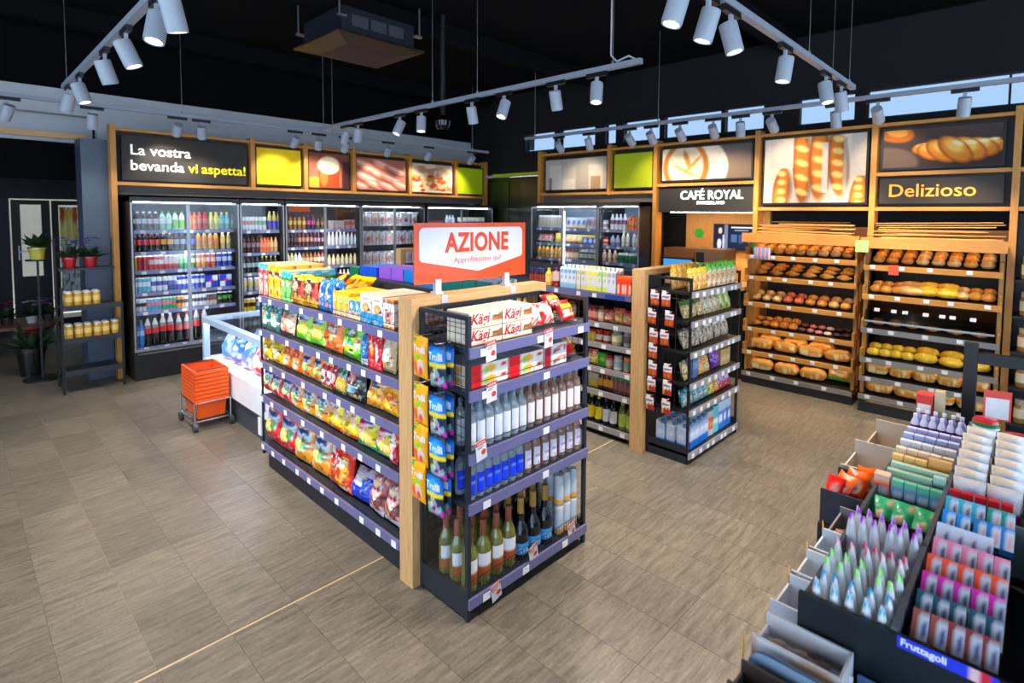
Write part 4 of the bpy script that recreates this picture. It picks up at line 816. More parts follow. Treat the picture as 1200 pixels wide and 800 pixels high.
boxrow([393, 399.5, 406, 412.6], 0, .135, .08, paint((244, 196, 20), ('ell', .4, .72, .22, .12, (220, 226, 236)), ('ell', .4, .72, .12, .07, (90, 110, 150)), ('ell', .6, .45, .2, .15, (236, 150, 30)), ('band', 0, .3, (236, 190, 120)), ('blobs', 2, 5, (.1, .02, .9, .25), [(200, 120, 70), (150, 160, 180)], .14)), 'biscuit_box', 'yellow biscuit box with round blue logo '+TOPS, top=(240, 190, 40))
boxrow([412.6, 419, 426], 0, .115, .08, paint((60, 140, 210), ('band', .9, 1, (240, 196, 40)), ('ell', .45, .62, .25, .16, (206, 216, 230)), ('band', 0, .38, (226, 190, 120)), ('ell', .5, .2, .3, .14, (150, 170, 200))), 'biscuit_box', 'light blue biscuit box with yellow edge '+TOPS, top=(236, 190, 50))
cr = paint((224, 222, 218), ('band', 0, .34, (40, 140, 206)), ('rect', .2, .8, .78, .84, (150, 150, 156)), ('ell', .5, .52, .3, .16, (206, 130, 60)), ('ell', .5, .52, .2, .1, (236, 180, 100)))
boxrow([426, 439, 453], 0, .155, .09, cr, 'crispbread_box', 'white and blue crispbread box '+TOPS, top=(226, 214, 190))
boxrow([453, 466], 0, .15, .1, paint((236, 226, 222), ('band', .92, 1, (226, 130, 40)), ('band', .84, .92, (70, 60, 110)), ('ell', .5, .4, .38, .2, (206, 110, 110)), ('ell', .4, .45, .12, .1, (70, 90, 130)), ('ell', .62, .33, .16, .09, (236, 180, 130)), ('band', 0, .1, (236, 150, 50))), 'crispbread_box', 'white box with orange trim beside the oak post '+TOPS, top=(226, 196, 140))
# second shelf
R2 = 'on second shelf of snack gondola'
bagrow([309, 319, 329.5], 1, .175, .06, paint((30, 110, 110), ('band', .86, 1, (140, 190, 220)), ('ell', .42, .35, .42, .36, (190, 230, 214)), ('ell', .5, .52, .2, .08, (226, 190, 150)), ('band', 0, .14, (70, 150, 150)), ('rect', .15, .7, .66, .72, (30, 50, 90))), 'crisp_bag', 'teal bag with mint panel '+R2, seed=4, tilt=.3)
bagrow([330, 347.5], 1, .165, .07, paint((236, 196, 170), ('band', .82, 1, (60, 160, 150)), ('blobs', 7, 9, (.1, .2, .9, .7), [(226, 110, 110), (240, 220, 200), (236, 150, 130)], .13), ('rect', 0, 1, 0, .12, (90, 60, 50))), 'crisp_bag', 'peach coloured bag with teal top '+R2, seed=5, tilt=.35)
bagrow([348, 364, 381], 1, .185, .075, paint((170, 206, 60), ('band', .82, 1, (90, 170, 50)), ('ell', .35, .8, .25, .1, (80, 160, 60)), ('ell', .6, .72, .3, .12, (190, 206, 240)), ('ell', .55, .42, .32, .2, (240, 220, 90)), ('ell', .45, .36, .1, .08, (250, 240, 170)), ('band', 0, .14, (110, 200, 30)), ('rect', .3, .85, .64, .7, (60, 90, 160))), 'crisp_bag', 'lime green and yellow crisp bag '+R2, seed=6, tilt=.38)
bagrow([381, 403], 1, .18, .08, paint((236, 120, 30), ('rect', .3, .82, .55, .78, (90, 60, 110)), ('rect', .38, .78, .58, .76, (236, 210, 190)), ('blobs', 8, 8, (.15, .15, .85, .5), [(246, 180, 120), (220, 90, 30), (250, 210, 160)], .12), ('band', .93, 1, (206, 100, 30))), 'crisp_bag', 'big orange bag with purple logo '+R2, seed=7, tilt=.22)
bagrow([403, 427], 1, .185, .08, paint((110, 196, 30), ('ell', .55, .75, .25, .12, (30, 70, 50)), ('ell', .55, .76, .17, .08, (226, 236, 226)), ('ell', .5, .5, .15, .1, (100, 210, 170)), ('ell', .2, .4, .14, .1, (230, 240, 200)), ('rect', .75, .93, .35, .55, (236, 240, 236)), ('rect', .75, .93, .52, .6, (206, 40, 40)), ('ell', .5, .28, .25, .1, (206, 226, 60)), ('band', .93, 1, (60, 150, 30))), 'crisp_bag', 'bright green crisp bag '+R2, seed=8, tilt=.2)
bagrow([428, 435], 1, .15, .04, paint((30, 110, 180), ('band', 0, .2, (226, 236, 240))), 'snack_bag', 'narrow blue bag beside the green bag '+R2, seed=9, tilt=.1)
boxrow([435.5, 451], 1, .18, .07, paint((214, 26, 40), ('diag', -1.2, 1.35, (196, 30, 60)), ('rect', .52, .72, .25, .75, (240, 226, 226)), ('ell', .25, .6, .12, .25, (240, 170, 60)), ('rect', .05, .4, .18, .26, (236, 150, 150))), 'puffed_snack_pack', 'upright red pack with white logo '+R2, top=(200, 30, 50), rows=2)
bagrow([451, 465.5], 1, .175, .07, paint((206, 176, 130), ('ell', .5, .55, .32, .3, (226, 220, 206)), ('ell', .5, .5, .22, .16, (236, 236, 226)), ('ell', .45, .2, .3, .09, (226, 190, 120)), ('band', .9, 1, (176, 140, 90))), 'snack_bag', 'beige bag with pale window beside the oak post '+R2, seed=10, tilt=.1)
# third shelf
R3 = 'on third shelf of snack gondola'
ylw = paint((240, 196, 10), ('ell', .5, .35, .3, .2, (250, 236, 180)), ('rect', .3, .8, .66, .8, (190, 140, 20)), ('ell', .5, .3, .16, .12, (252, 246, 220)), ('band', .95, 1, (206, 160, 10)))
bagrow([309, 321.5, 333], 2, .20, .075, ylw, 'crisp_bag', 'yellow peanut snack bag '+R3, seed=11, tilt=.3)
bagrow([333.5, 345, 356.5], 2, .195, .075, paint((236, 110, 20), ('ell', .5, .3, .3, .2, (250, 210, 150)), ('ell', .45, .28, .16, .12, (252, 236, 210)), ('rect', .25, .8, .66, .8, (206, 80, 30)), ('band', .95, 1, (200, 80, 20))), 'crisp_bag', 'orange snack bag with pale nuts '+R3, seed=12, tilt=.3)
zw = paint((236, 140, 20), ('band', .82, 1, (206, 80, 30)), ('ell', .5, .82, .3, .1, (190, 206, 230)), ('ell', .45, .56, .42, .16, (206, 220, 240)), ('rect', .15, .8, .62, .7, (50, 70, 110)), ('ell', .4, .38, .26, .16, (250, 226, 120)), ('ell', .68, .42, .14, .14, (110, 170, 110)), ('band', 0, .16, (240, 150, 10)))
bagrow([357, 368.5, 381], 2, .20, .08, zw, 'crisp_bag', 'orange crisp bag with pale blue panel '+R3, seed=13, tilt=.34)
bagrow([380, 386.5, 393], 2, .15, .05, paint((200, 30, 50), ('ell', .5, .4, .4, .3, (236, 226, 226)), ('rect', .2, .8, .3, .4, (60, 60, 70)), ('band', 0, .12, (226, 200, 40)), ('band', .88, 1, (226, 200, 130))), 'nut_bag', 'small red and white nut bag '+R3, seed=14, tilt=.2)
bagrow([393, 398.5], 2, .15, .05, paint((150, 20, 40), ('ell', .5, .5, .4, .2, (230, 190, 190)), ('band', 0, .15, (60, 30, 30))), 'nut_bag', 'small dark red nut bag '+R3, seed=15, tilt=.2)
bagrow([398, 403.5, 409], 2, .14, .05, paint((230, 180, 60), ('band', .7, 1, (170, 190, 200)), ('band', 0, .15, (40, 90, 60)), ('ell', .5, .9, .4, .1, (40, 120, 60))), 'nut_bag', 'small yellow nut bag with green foot '+R3, seed=16, tilt=.25)
bagrow([408, 430], 2, .19, .07, paint((22, 22, 28), ('ell', .45, .68, .22, .15, (236, 120, 130)), ('ell', .45, .68, .13, .09, (240, 190, 190)), ('rect', .15, .8, .38, .46, (206, 210, 220)), ('ell', .4, .3, .3, .08, (130, 190, 220)), ('ell', .8, .55, .12, .1, (60, 80, 50)), ('ell', .5, .12, .3, .06, (206, 170, 110))), 'crisp_bag', 'black crisp bag with round pink emblem '+R3, seed=17, tilt=.2)
bagrow([431, 449], 2, .185, .075, paint((240, 140, 10), ('ell', .6, .68, .12, .14, (40, 80, 190), -.5), ('noise', (250, 180, 60), 6, .55, 3, .3), ('band', .9, 1, (226, 120, 10)), ('ell', .5, .3, .3, .12, (250, 190, 90))), 'crisp_bag', 'orange bag with blue mark '+R3, seed=18, tilt=.62)
bagrow([449, 467], 2, .165, .075, paint((244, 150, 10), ('noise', (250, 190, 70), 7, .55, 8, .3), ('ell', .5, .5, .3, .14, (226, 90, 30)), ('band', .9, 1, (230, 130, 10))), 'crisp_bag', 'orange bag beside the oak post '+R3, seed=19, tilt=.6)
# fourth shelf
R4 = 'on fourth shelf of snack gondola'
def zwf(base, top, foot): return paint(base, ('band', .8, 1, top), ('ell', .5, .88, .25, .1, (220, 190, 206)), ('ell', .48, .58, .46, .17, (206, 220, 240)), ('rect', .12, .86, .62, .70, (44, 70, 120)), ('ell', .4, .36, .28, .16, (250, 230, 130)), ('ell', .7, .42, .16, .14, (110, 170, 120)), ('band', 0, .2, foot))
bagrow([310, 321, 331.5, 343], 3, .215, .09, zwf((196, 40, 44), (206, 50, 50), (206, 30, 40)), 'crisp_bag', 'red paprika crisp bag with pale blue panel '+R4, seed=21, tilt=.36)
bagrow([342.5, 356, 370, 384], 3, .225, .09, zwf((236, 140, 30), (236, 130, 50), (242, 160, 10)), 'crisp_bag', 'orange natural crisp bag with blue lettering panel '+R4, seed=22, tilt=.36)
bagrow([383, 402, 421], 3, .2, .08, paint((244, 214, 20), ('ell', .45, .5, .4, .34, (240, 190, 190)), ('rect', .2, .85, .62, .76, (150, 90, 140)), ('rect', .3, .8, .64, .74, (240, 220, 230)), ('ell', .5, .35, .25, .16, (246, 190, 30)), ('ell', .5, .38, .12, .07, (110, 110, 30)), ('band', 0, .1, (220, 80, 30))), 'crisp_bag', 'yellow crisp bag with pink panel '+R4, seed=23, tilt=.4)
bagrow([420, 441, 462], 3, .205, .08, paint((226, 206, 50), ('band', .84, 1, (50, 170, 130)), ('rect', .12, .9, .6, .76, (236, 226, 236)), ('rect', .2, .85, .63, .73, (110, 70, 130)), ('ell', .35, .42, .3, .22, (240, 170, 170)), ('ell', .6, .3, .28, .16, (246, 206, 120)), ('ell', .12, .12, .3, .16, (30, 150, 80)), ('band', 0, .08, (40, 160, 90))), 'crisp_bag', 'yellow crisp bag with green corners '+R4, seed=24, tilt=.42)
bagrow([459, 468], 3, .2, .06, paint((206, 30, 50), ('ell', .5, .5, .35, .25, (240, 210, 200)), ('ell', .5, .2, .3, .1, (240, 226, 220))), 'crisp_bag', 'red and white bag beside the oak post '+R4, seed=25, tilt=.3)
# bottom shelf
R5 = 'on bottom shelf of snack gondola'
bagrow([312, 330, 347], 4, .27, .1, zwf((200, 36, 44), (214, 44, 50), (196, 30, 40)), 'crisp_bag', 'large red paprika crisp bag '+R5, seed=26, tilt=.24)
bagrow([346, 365, 386], 4, .27, .1, zwf((236, 140, 30), (230, 110, 60), (244, 150, 20)), 'crisp_bag', 'large orange crisp bag with blue lettering '+R5, seed=27, tilt=.3)
bagrow([385, 413], 4, .26, .1, paint((206, 40, 24), ('blobs', 9, 16, (.05, .05, .95, .6), [(244, 170, 20), (250, 200, 60), (230, 80, 20)], .1), ('ell', .2, .78, .16, .1, (190, 214, 240)), ('band', .93, 1, (200, 70, 40))), 'peanut_flips_bag', 'large red peanut flips bag '+R5, seed=28, tilt=.2, text=('Flips', .1, (246, 246, 250), .5, .003), rows=1)
bagrow([413, 424], 4, .24, .08, paint((120, 16, 20), ('blobs', 3, 8, (.1, .1, .9, .8), [(180, 40, 30), (80, 10, 14)], .15)), 'crisp_bag', 'dark red bag standing behind the peanut flips '+R5, seed=29, tilt=.2, depth=.14)
bagrow([410, 432], 4, .15, .09, paint((30, 60, 190), ('ell', .45, .6, .35, .18, (226, 230, 240)), ('band', .75, 1, (206, 190, 206)), ('ell', .75, .45, .12, .3, (40, 80, 210), .4)), 'party_snack_bag', 'low blue and white bag '+R5, seed=30, tilt=.7)
prt = paint((150, 70, 60), ('noise', (190, 120, 110), 9, .5, 5, .2), ('noise', (90, 30, 30), 10, .68, 8), ('ell', .5, .55, .36, .2, (240, 200, 200)), ('rect', .2, .8, .48, .56, (220, 60, 60)), ('band', .85, 1, (190, 196, 220)), ('band', .02, .12, (206, 200, 210)))
bagrow([431, 450, 468], 4, .22, .09, prt, 'party_mix_bag', 'brown and white party mix bag '+R5, seed=31, tilt=.4)
# right side of the gondola, seen over the top
SR = Face(2.41, 2.36, math.pi/2)
def rbox(y0, y1, h, d, pf, name, label, top, cat='box', n=1, rows=2, z=1.257): row(box_mesh((y1-y0)/n*.97, h, d, pf, top=top, name=name), name, SR, y0-2.36, y1-2.36, n, .02, z, label, cat, jit=.002, yj=.02, rows=rows, rstep=d+.005)
pb = paint((110, 60, 180), ('noise', (150, 110, 210), 8, .6, 2), ('band', 0, .25, (80, 50, 140)), ('rect', .2, .8, .4, .6, (190, 160, 230)))
tb = paint((30, 120, 190), ('noise', (70, 160, 220), 8, .6, 4), ('band', 0, .2, (20, 90, 120)), ('rect', .2, .8, .45, .6, (206, 226, 240)))
rbox(2.42, 2.95, .19, .11, paint((30, 50, 120), ('band', .8, 1, (30, 110, 110)), ('ell', .4, .5, .2, .2, (236, 150, 60)), ('noise', (206, 216, 230), 7, .7, 3)), 'chocolate_pack', 'navy and teal chocolate pack under the orange sign', (30, 50, 110), n=4)
rbox(2.95, 3.30, .2, .12, tb, 'chocolate_pack', 'bright blue chocolate pack behind the snack gondola', (40, 120, 190), n=2)
rbox(3.30, 3.62, .2, .12, pb, 'chocolate_pack', 'purple chocolate pack behind the snack gondola', (120, 80, 190), n=2)
rbox(3.66, 3.9, .19, .12, paint((150, 24, 40), ('band', .62, 1, (30, 90, 200)), ('rect', .2, .8, .2, .5, (190, 70, 80))), 'chocolate_pack', 'red box with blue top behind the snack gondola', (40, 100, 206), n=2)
rbox(3.92, 4.06, .17, .12, paint((20, 110, 80), ('rect', .2, .8, .3, .6, (60, 150, 120))), 'chocolate_pack', 'dark green box at the far end behind the snack gondola', (30, 110, 90), n=1)
tag(MB().box(1.98, 3.10, 1.262, 2.12, 3.58, 1.38).obj('dark_tray', BLACKP), 'black open tray on top of the snack gondola', 'tray')
# ------------------------------------------------------------------ promotion end unit (in front of the portal)
CX0, CX1, CY0, CY1 = 1.53, 2.385, 1.855, 2.222
cp = thing('promotion_end_shelf', 'anthracite end shelf with wafers, bottles and sparkling wine on promotion', 'shelving', (CX0, CY0, 0)); LC = CX1-CX0; DC = CY1-CY0
for (x, y) in ((0, 0), (LC-.02, 0), (0, DC-.02), (LC-.02, DC-.02)): MB().box(x, y, .0 if y == 0 else .0, x+.02, y+.02, 1.40).obj('corner_post', ANTH, cp)
MB().box(0, .0205, 1.38, .02, DC-.0205, 1.40).obj('top_rail', ANTH, cp); MB().box(LC-.02, .0205, 1.38, LC, DC-.0205, 1.40).obj('top_rail', ANTH, cp)
MB().box(.021, DC-.02, 1.38, LC-.021, DC, 1.40).obj('top_rail', ANTH, cp)
MB().box(0, .021, .02, .02, DC-.021, .13).obj('side_skirt', ANTH, cp); MB().box(LC-.02, .021, .02, LC, DC-.021, .13).obj('side_skirt', ANTH, cp)
for x in (.004, LC-.008): MB().box(x, .021, .13, x+.004, DC-.021, .74).obj('side_pane', PANE, cp)
for xx in (.01, LC-.01):
    b = MB()
    for k in range(9): b.cyl((xx, .02+k*(DC-.04)/8, .74), (xx, .02+k*(DC-.04)/8, 1.38), .0016, 5)
    for k in range(14): b.cyl((xx, .02, .75+k*.047), (xx, DC-.02, .75+k*.047), .0016, 5)
    b.obj('side_mesh', BLACK, cp)
b = MB()
for k in range(29): b.cyl((.02+k*(LC-.04)/28, DC-.012, .13), (.02+k*(LC-.04)/28, DC-.012, 1.38), .0014, 5)
for k in range(26): b.cyl((.02, DC-.012, .13+k*.05), (LC-.02, DC-.012, .13+k*.05), .0014, 5)
b.obj('back_mesh', BLACK, cp)
MB().box(.02, .05, 0, LC-.02, DC-.05, .07).obj('plinth', BLACK, cp)
ZC = [1.255, 1.06, .775, .545, .105]
tgs = [(.08, .45, .77), (.09, .5), (.5,), (.5, .1), (.1, .36, .66)]
for z, tg in zip(ZC, tgs):
    sh = shelf(cp, LC-.004, DC-.022, .02, ANTH, STRIP, tg, strip_h=.044, wire=(z != .105)); sh.location = (.002, 0, z)
    if z == .105:
        b = MB(); 
        for k in range(44): b.cyl((k*(LC-.004)/43, .006, .003), (k*(LC-.004)/43, .006, .075), .0013, 4)
        b.cyl((0, .006, .075), (LC-.004, .006, .075), .0018, 5).cyl((0, .006, .03), (LC-.004, .006, .03), .0013, 4); b.obj('wire_guard', BLACK, sh)
PF = Face(CX0, CY0, 0)
def sP(p, y=450, d=.03): return px(p, y, 1, CY0+d).x-CX0
# wafer boxes
kg = paint((228, 216, 200), ('ell', .83, .5, .14, .22, (96, 56, 36)), ('ell', .8, .44, .12, .1, (170, 110, 60)), ('ell', .97, .55, .06, .25, (150, 96, 54)), ('band', .0, .05, (190, 160, 120)))
kw = sP(588, 400)-sP(548.5, 400)
km = box_mesh(kw*.97, .074, .16, kg, top=(226, 206, 180), nx=18, nz=8, name='wafer_box'); KR = mat('red_script', (200, 26, 36), .4)
kt = text_mesh('Kägi', .068, KR, .0002, 'LEFT', .0012, shear=.25, sx=.95)
for i in range(2):
    for j in range(2):
        put(km, 'wafer_box', PF, .028+kw*(i+.5), .03, ZC[0]+.002+j*.076, '%s wafer box with red lettering on the %s of the promotion end' % (['lower', 'upper'][j], ['left stack', 'right stack'][i]), 'wafer box', None, 0, 0, 0, (('lettering', kt, T(-kw*.45, -.001, .02)),))
s0 = .028+2*kw+.01
rb = paint((206, 34, 40), ('ell', .5, .6, .45, .25, (240, 226, 210)), ('noise', (250, 240, 226), 10, .6, 3), ('rect', .0, .2, 0, .6, (190, 16, 30)))
me, _ = bag_mesh(.12, .12, .07, rb, seed=41, name='biscuit_bag', nx=10, nz=10)
for i in range(2): put(me, 'biscuit_bag', PF, s0+.055+i*.098, .11, ZC[0]+.004, nth('red and white biscuit bag beside the wafer boxes', i, 2), 'biscuit bag', 'red and white biscuit bags on the promotion end', .5, .1*i, .05)
me2, _ = bag_mesh(.13, .115, .06, paint((206, 30, 36), ('band', .55, .75, (240, 200, 60)), ('band', .2, .45, (240, 226, 206)), ('rect', .0, .15, 0, 1, (120, 16, 30)), ('blobs', 2, 6, (.2, .2, .9, .45), [(150, 80, 40)], .08)), seed=42, name='biscuit_bag', nx=10, nz=10)
put(me2, 'biscuit_bag', PF, LC-.09, .1, ZC[0]+.004, 'lower red and yellow biscuit bag at the right of the top promotion shelf', 'biscuit bag', None, .5, .1)
put(me2, 'biscuit_bag', PF, LC-.10, .16, ZC[0]+.045, 'upper red and yellow biscuit bag at the right of the top promotion shelf', 'biscuit bag', None, .8, .15)
# shelf 2: flat gift boxes
fb = paint((232, 226, 220), ('rect', 0, .3, 0, 1, (206, 22, 34)), ('ell', .55, .5, .15, .35, (236, 170, 50)), ('ell', .45, .35, .1, .2, (150, 190, 90)), ('rect', .82, .97, .35, .8, (206, 40, 60)))
w2 = .24; fm = box_mesh(w2, .05, .22, fb, top=(196, 198, 206), nx=14, nz=6, name='biscuit_box')
for i, s in enumerate((.15, .40)):
    for j in range(2): put(fm, 'biscuit_box', PF, s, .03, ZC[1]+.002+j*.051, '%s flat red and white biscuit box, %s stack on the second promotion shelf' % (['lower', 'upper'][j], ['left', 'second'][i]), 'biscuit box', None, 0, .0)
fm2 = box_mesh(.17, .055, .22, paint((226, 220, 222), ('rect', 0, .32, 0, 1, (150, 16, 36)), ('blobs', 4, 6, (.4, .2, .8, .8), [(200, 140, 90), (150, 80, 60)], .12), ('rect', .85, .98, .2, .8, (200, 30, 60))), top=(196, 196, 206), nx=12, nz=6, name='biscuit_box')
for j in range(2): put(fm2, 'biscuit_box', PF, .62, .03, ZC[1]+.002+j*.056, '%s box with dark red end right of the flat biscuit boxes' % ['lower', 'upper'][j], 'biscuit box', None, 0, 0)
me3, _ = bag_mesh(.13, .105, .06, paint((196, 20, 40), ('band', .5, .95, (226, 190, 150)), ('blobs', 5, 8, (.1, .5, .9, .9), [(110, 60, 40), (240, 200, 60)], .08)), seed=43, name='biscuit_bag', nx=10, nz=10)
put(me3, 'biscuit_bag', PF, LC-.085, .1, ZC[1]+.004, 'red wrapped biscuit bar pack at the right of the second promotion shelf', 'biscuit bag', None, .6, .1)
# bottles: glass body > label, cap
def gin(h, r, glass, lab, cap, neck=.8, name='bottle', lab2=None):
    b = MB(); b.lathe([(0, .0, (200,)*3), (r*.9, .0, (200,)*3), (r, .01, (200,)*3), (r, h*.66, (200,)*3), (r*.9, h*.73, (200,)*3), (r*.36, h*.82, (200,)*3), (r*.36, h*.92, (200,)*3)], 14); bm = b.mesh(name, glass, True)
    vs = MB(); vs.grid(lambda u, v: np.stack([np.sin((u-.5)*2.2)*r*1.015, -np.cos((u-.5)*2.2)*r*1.015, h*(.12+v*.45)], 1), 8, 8, lab); lm = vs.mesh('label', PAPER, True)
    c = MB().lathe([(r*.42, h*.9, cap), (r*.46, h*.91, cap), (r*.46, h, cap), (0, h, cap)], 12).mesh('cap', GLOSS, True)
    return bm, (('label', lm, T()), ('cap', c, T()))
gb, gp = gin(.225, .0255, BOTTLE_CLEAR, paint((226, 228, 236), ('rect', .2, .8, .55, .62, (150, 160, 190)), ('rect', .2, .8, .3, .34, (150, 160, 180))), (110, 140, 176))
row(gb, 'spirit_bottle', PF, sP(548.5, 500), sP(618, 490), 7, .045, ZC[2]+.002, 'clear spirit bottle with white label on promotion end', 'bottle', jit=.001, yj=.1, parts=gp, rows=2, rstep=.075)
gb, gp = gin(.225, .0255, BOTTLE_ROSE, paint((232, 226, 226), ('rect', .2, .8, .55, .62, (190, 130, 110)), ('rect', .2, .8, .3, .34, (180, 160, 160))), (110, 140, 176))
row(gb, 'spirit_bottle', PF, sP(618, 490), sP(681, 470), 7, .045, ZC[2]+.002, 'rose tinted spirit bottle with white label on promotion end', 'bottle', jit=.001, yj=.1, parts=gp, rows=2, rstep=.075)
gb, gp = gin(.205, .0255, BOTTLE_CLEAR, paint((26, 70, 214), ('rect', .2, .8, .6, .68, (120, 150, 236)), ('rect', .25, .75, .3, .36, (90, 130, 230))), (196, 196, 206))
row(gb, 'spirit_bottle', PF, sP(548.5, 560), sP(614, 550), 7, .045, ZC[3]+.002, 'clear bottle with bright blue label and silver cap on promotion end', 'bottle', jit=.001, yj=.1, parts=gp, rows=2, rstep=.075)
gb, gp = gin(.205, .0255, BOTTLE_ROSE, paint((226, 222, 236), ('rect', .2, .8, .5, .58, (150, 120, 180)), ('rect', .4, .6, .05, .2, (60, 50, 70))), (190, 180, 186))
row(gb, 'spirit_bottle', PF, sP(614, 550), sP(681, 530), 7, .045, ZC[3]+.002, 'rose tinted bottle with lilac label and silver cap on promotion end', 'bottle', jit=.001, yj=.1, parts=gp, rows=2, rstep=.075)
# wine, sparkling wine, tall cans on the bottom
def wine(h, r, glass, lab, foil, shoulder=.62, opaque=None, l0=.18, l1=.46, name='wine_bottle'):
    c = opaque or (150, 150, 90); b = MB(); b.lathe([(0, 0, c), (r*.92, 0, c), (r, .012, c), (r, h*shoulder*.86, c), (r*.85, h*shoulder, c), (r*.42, h*(shoulder+.12), c), (r*.38, h*.9, c), (r*.38, h*.985, c)], 16); bm = b.mesh(name, GLOSS if opaque else glass, True)
    vs = MB(); vs.grid(lambda u, v: np.stack([np.sin((u-.5)*2.8)*r*1.015, -np.cos((u-.5)*2.8)*r*1.015, h*(l0+v*(l1-l0))], 1), 8, 8, lab); lm = vs.mesh('label', PAPER, True)
    f = MB().lathe([(r*.42, h*.74, foil), (r*.44, h*.76, foil), (r*.42, h*.985, foil), (r*.4, h, foil), (0, h, foil)], 12).mesh('foil', GLOSS, True)
    return bm, (('label', lm, T()), ('foil', f, T()))
wl_ = paint((226, 226, 232), ('band', 0, .42, (150, 84, 36)), ('rect', .2, .8, .68, .74, (120, 120, 140)))
gb, gp = wine(.30, .037, BOTTLE_GREEN, wl_, (150, 80, 60), l0=.14, l1=.5)
for r_ in range(3):
    for i in range(4): put(gb, 'wine_bottle', PF, .06+i*.083, .06+r_*.088, ZC[4]+.002, nth('white wine bottle with white and brown label', i, 4, r_), 'bottle', 'white wine bottles at the bottom of the promotion end', 0, rnd.uniform(-.3, .3), 0, gp)
gb, gp = wine(.31, .042, None, paint((70, 150, 206), ('rect', .2, .8, .5, .6, (190, 220, 240)), ('rect', .25, .75, .25, .32, (160, 200, 230))), (176, 136, 66), .5, opaque=(16, 22, 34), l0=.1, l1=.28)
for r_ in range(3):
    for i in range(3): put(gb, 'sparkling_wine_bottle', PF, .395+i*.09, .06+r_*.094, ZC[4]+.002, nth('dark sparkling wine bottle with gold foil and blue label', i, 3, r_), 'bottle', 'sparkling wine bottles at the bottom of the promotion end', 0, rnd.uniform(-.3, .3), 0, gp)
tm_ = can_mesh(.165, .027, (236, 170, 60), (196, 210, 226), (206, 214, 226), 14, .2, .8, name='tall_can')
for r_ in range(3):
    for i in range(3):
        for j in range(2): put(tm_, 'tall_can', PF, .68+i*.058, .05+r_*.062, ZC[4]+.002+j*.166, nth('%s silver and orange tall can beside sparkling wine' % ['lower', 'upper'][j], i, 3, r_), 'can', '%s tier of silver and orange tall cans' % ['lower', 'upper'][j], 0, 0, 0)
# promotional price cards
CM = MB().box(-.031, -.0008, -.098, .031, .0008, 0, (232, 228, 232)).mesh('promo_card', PAPER)
CH = MB().box(-.031, -.0016, -.022, .031, -.0009, 0).mesh('red_header', mat('promo_red', (222, 70, 56), .5))
b = MB(); b.cyl((.012, -.0009, -.062), (.012, -.0018, -.062), .0135, 14); CD = b.mesh('red_disc', MATS['promo_red'])
CT = text_mesh('AZIONE', .0125, TAG, .0002, 'CENTER', .0003); CG = MB().box(-.022, -.0014, -.032, .012, -.0009, -.029).box(-.022, -.0014, -.039, .004, -.0009, -.036).mesh('small_print', mat('grey_print', (120, 116, 124), .6))
def card(pxx, pyy, label, tilt=.12, rz=.1):
    p = px(pxx, pyy, 1, CY0-.02); o = link('promo_card', CM); o.matrix_world = T(p.x, CY0-.021, p.z, tilt, rz, .0); tag(o, label, 'price card')
    link('red_header', CH, o); link('red_disc', CD, o); link('lettering', CT, o, T(0, -.002, -.016)); link('small_print', CG, o)
card(575, 399, 'red topped promo card under the wafer boxes', .1, -.12); card(643, 385, 'red topped promo card under the red biscuit bags', .1, -.1)
card(576, 447, 'red topped promo card on the second promotion shelf at left', .1, -.1); card(563, 516, 'red topped promo card over the blue labelled bottles', .1, -.18)
card(580, 684, 'red topped promo card under the white wine', .15, -.3); card(624, 639, 'red topped promo card under the sparkling wine', .15, -.3); card(669, 613, 'red topped promo card under the tall cans', .15, -.32)
# hanging sweets on the side
SF = Face(CX0, CY1, -math.pi/2)    # s = CY1 - Y
ob, ow = bag_mesh(.112, .2, .03, paint((246, 170, 20), ('band', .93, 1, (250, 180, 40)), ('rect', .05, .3, .86, .93, (60, 160, 70)), ('ell', .5, .5, .3, .05, (120, 190, 60)), ('blobs', 6, 10, (.1, .1, .9, .36), [(240, 210, 200), (220, 90, 50), (250, 236, 226), (240, 150, 120)], .13)), seed=51, name='sweets_bag')
bb, bw_ = bag_mesh(.128, .2, .034, paint((24, 40, 60), ('ell', .5, .72, .6, .24, (20, 110, 190)), ('ell', .5, .72, .4, .15, (60, 170, 230)), ('band', .46, .56, (230, 206, 30)), ('blobs', 7, 26, (.12, .08, .88, .42), [(140, 190, 200), (236, 150, 170), (240, 220, 120), (120, 200, 150), (180, 150, 210)], .08), ('ell', .9, .1, .1, .06, (220, 60, 180)), ('band', .95, 1, (30, 40, 56))), seed=52, name='sweets_bag')
ot = text_mesh('Trolli', .042, TAG, .0002, 'CENTER', .0016, warp=lambda c: ow((c[0], c[1], c[2]+.125)))
bt = text_mesh('Trolli', .046, TAG, .0002, 'CENTER', .0016, warp=lambda c: bw_((c[0], c[1], c[2]+.128)))
HK = MB().cyl((0, .01, 0), (0, -.075, .004), .0028, 6).cyl((0, -.07, .004), (0, -.085, .014), .0028, 6).mesh('peg_hook', CHROME)
pk = thing('peg_hook_set', 'chrome peg hooks holding the bags of sweets', 'hooks', (CX0, CY1, 0), -math.pi/2)
rows_ = ['top', 'second', 'third', 'lowest']
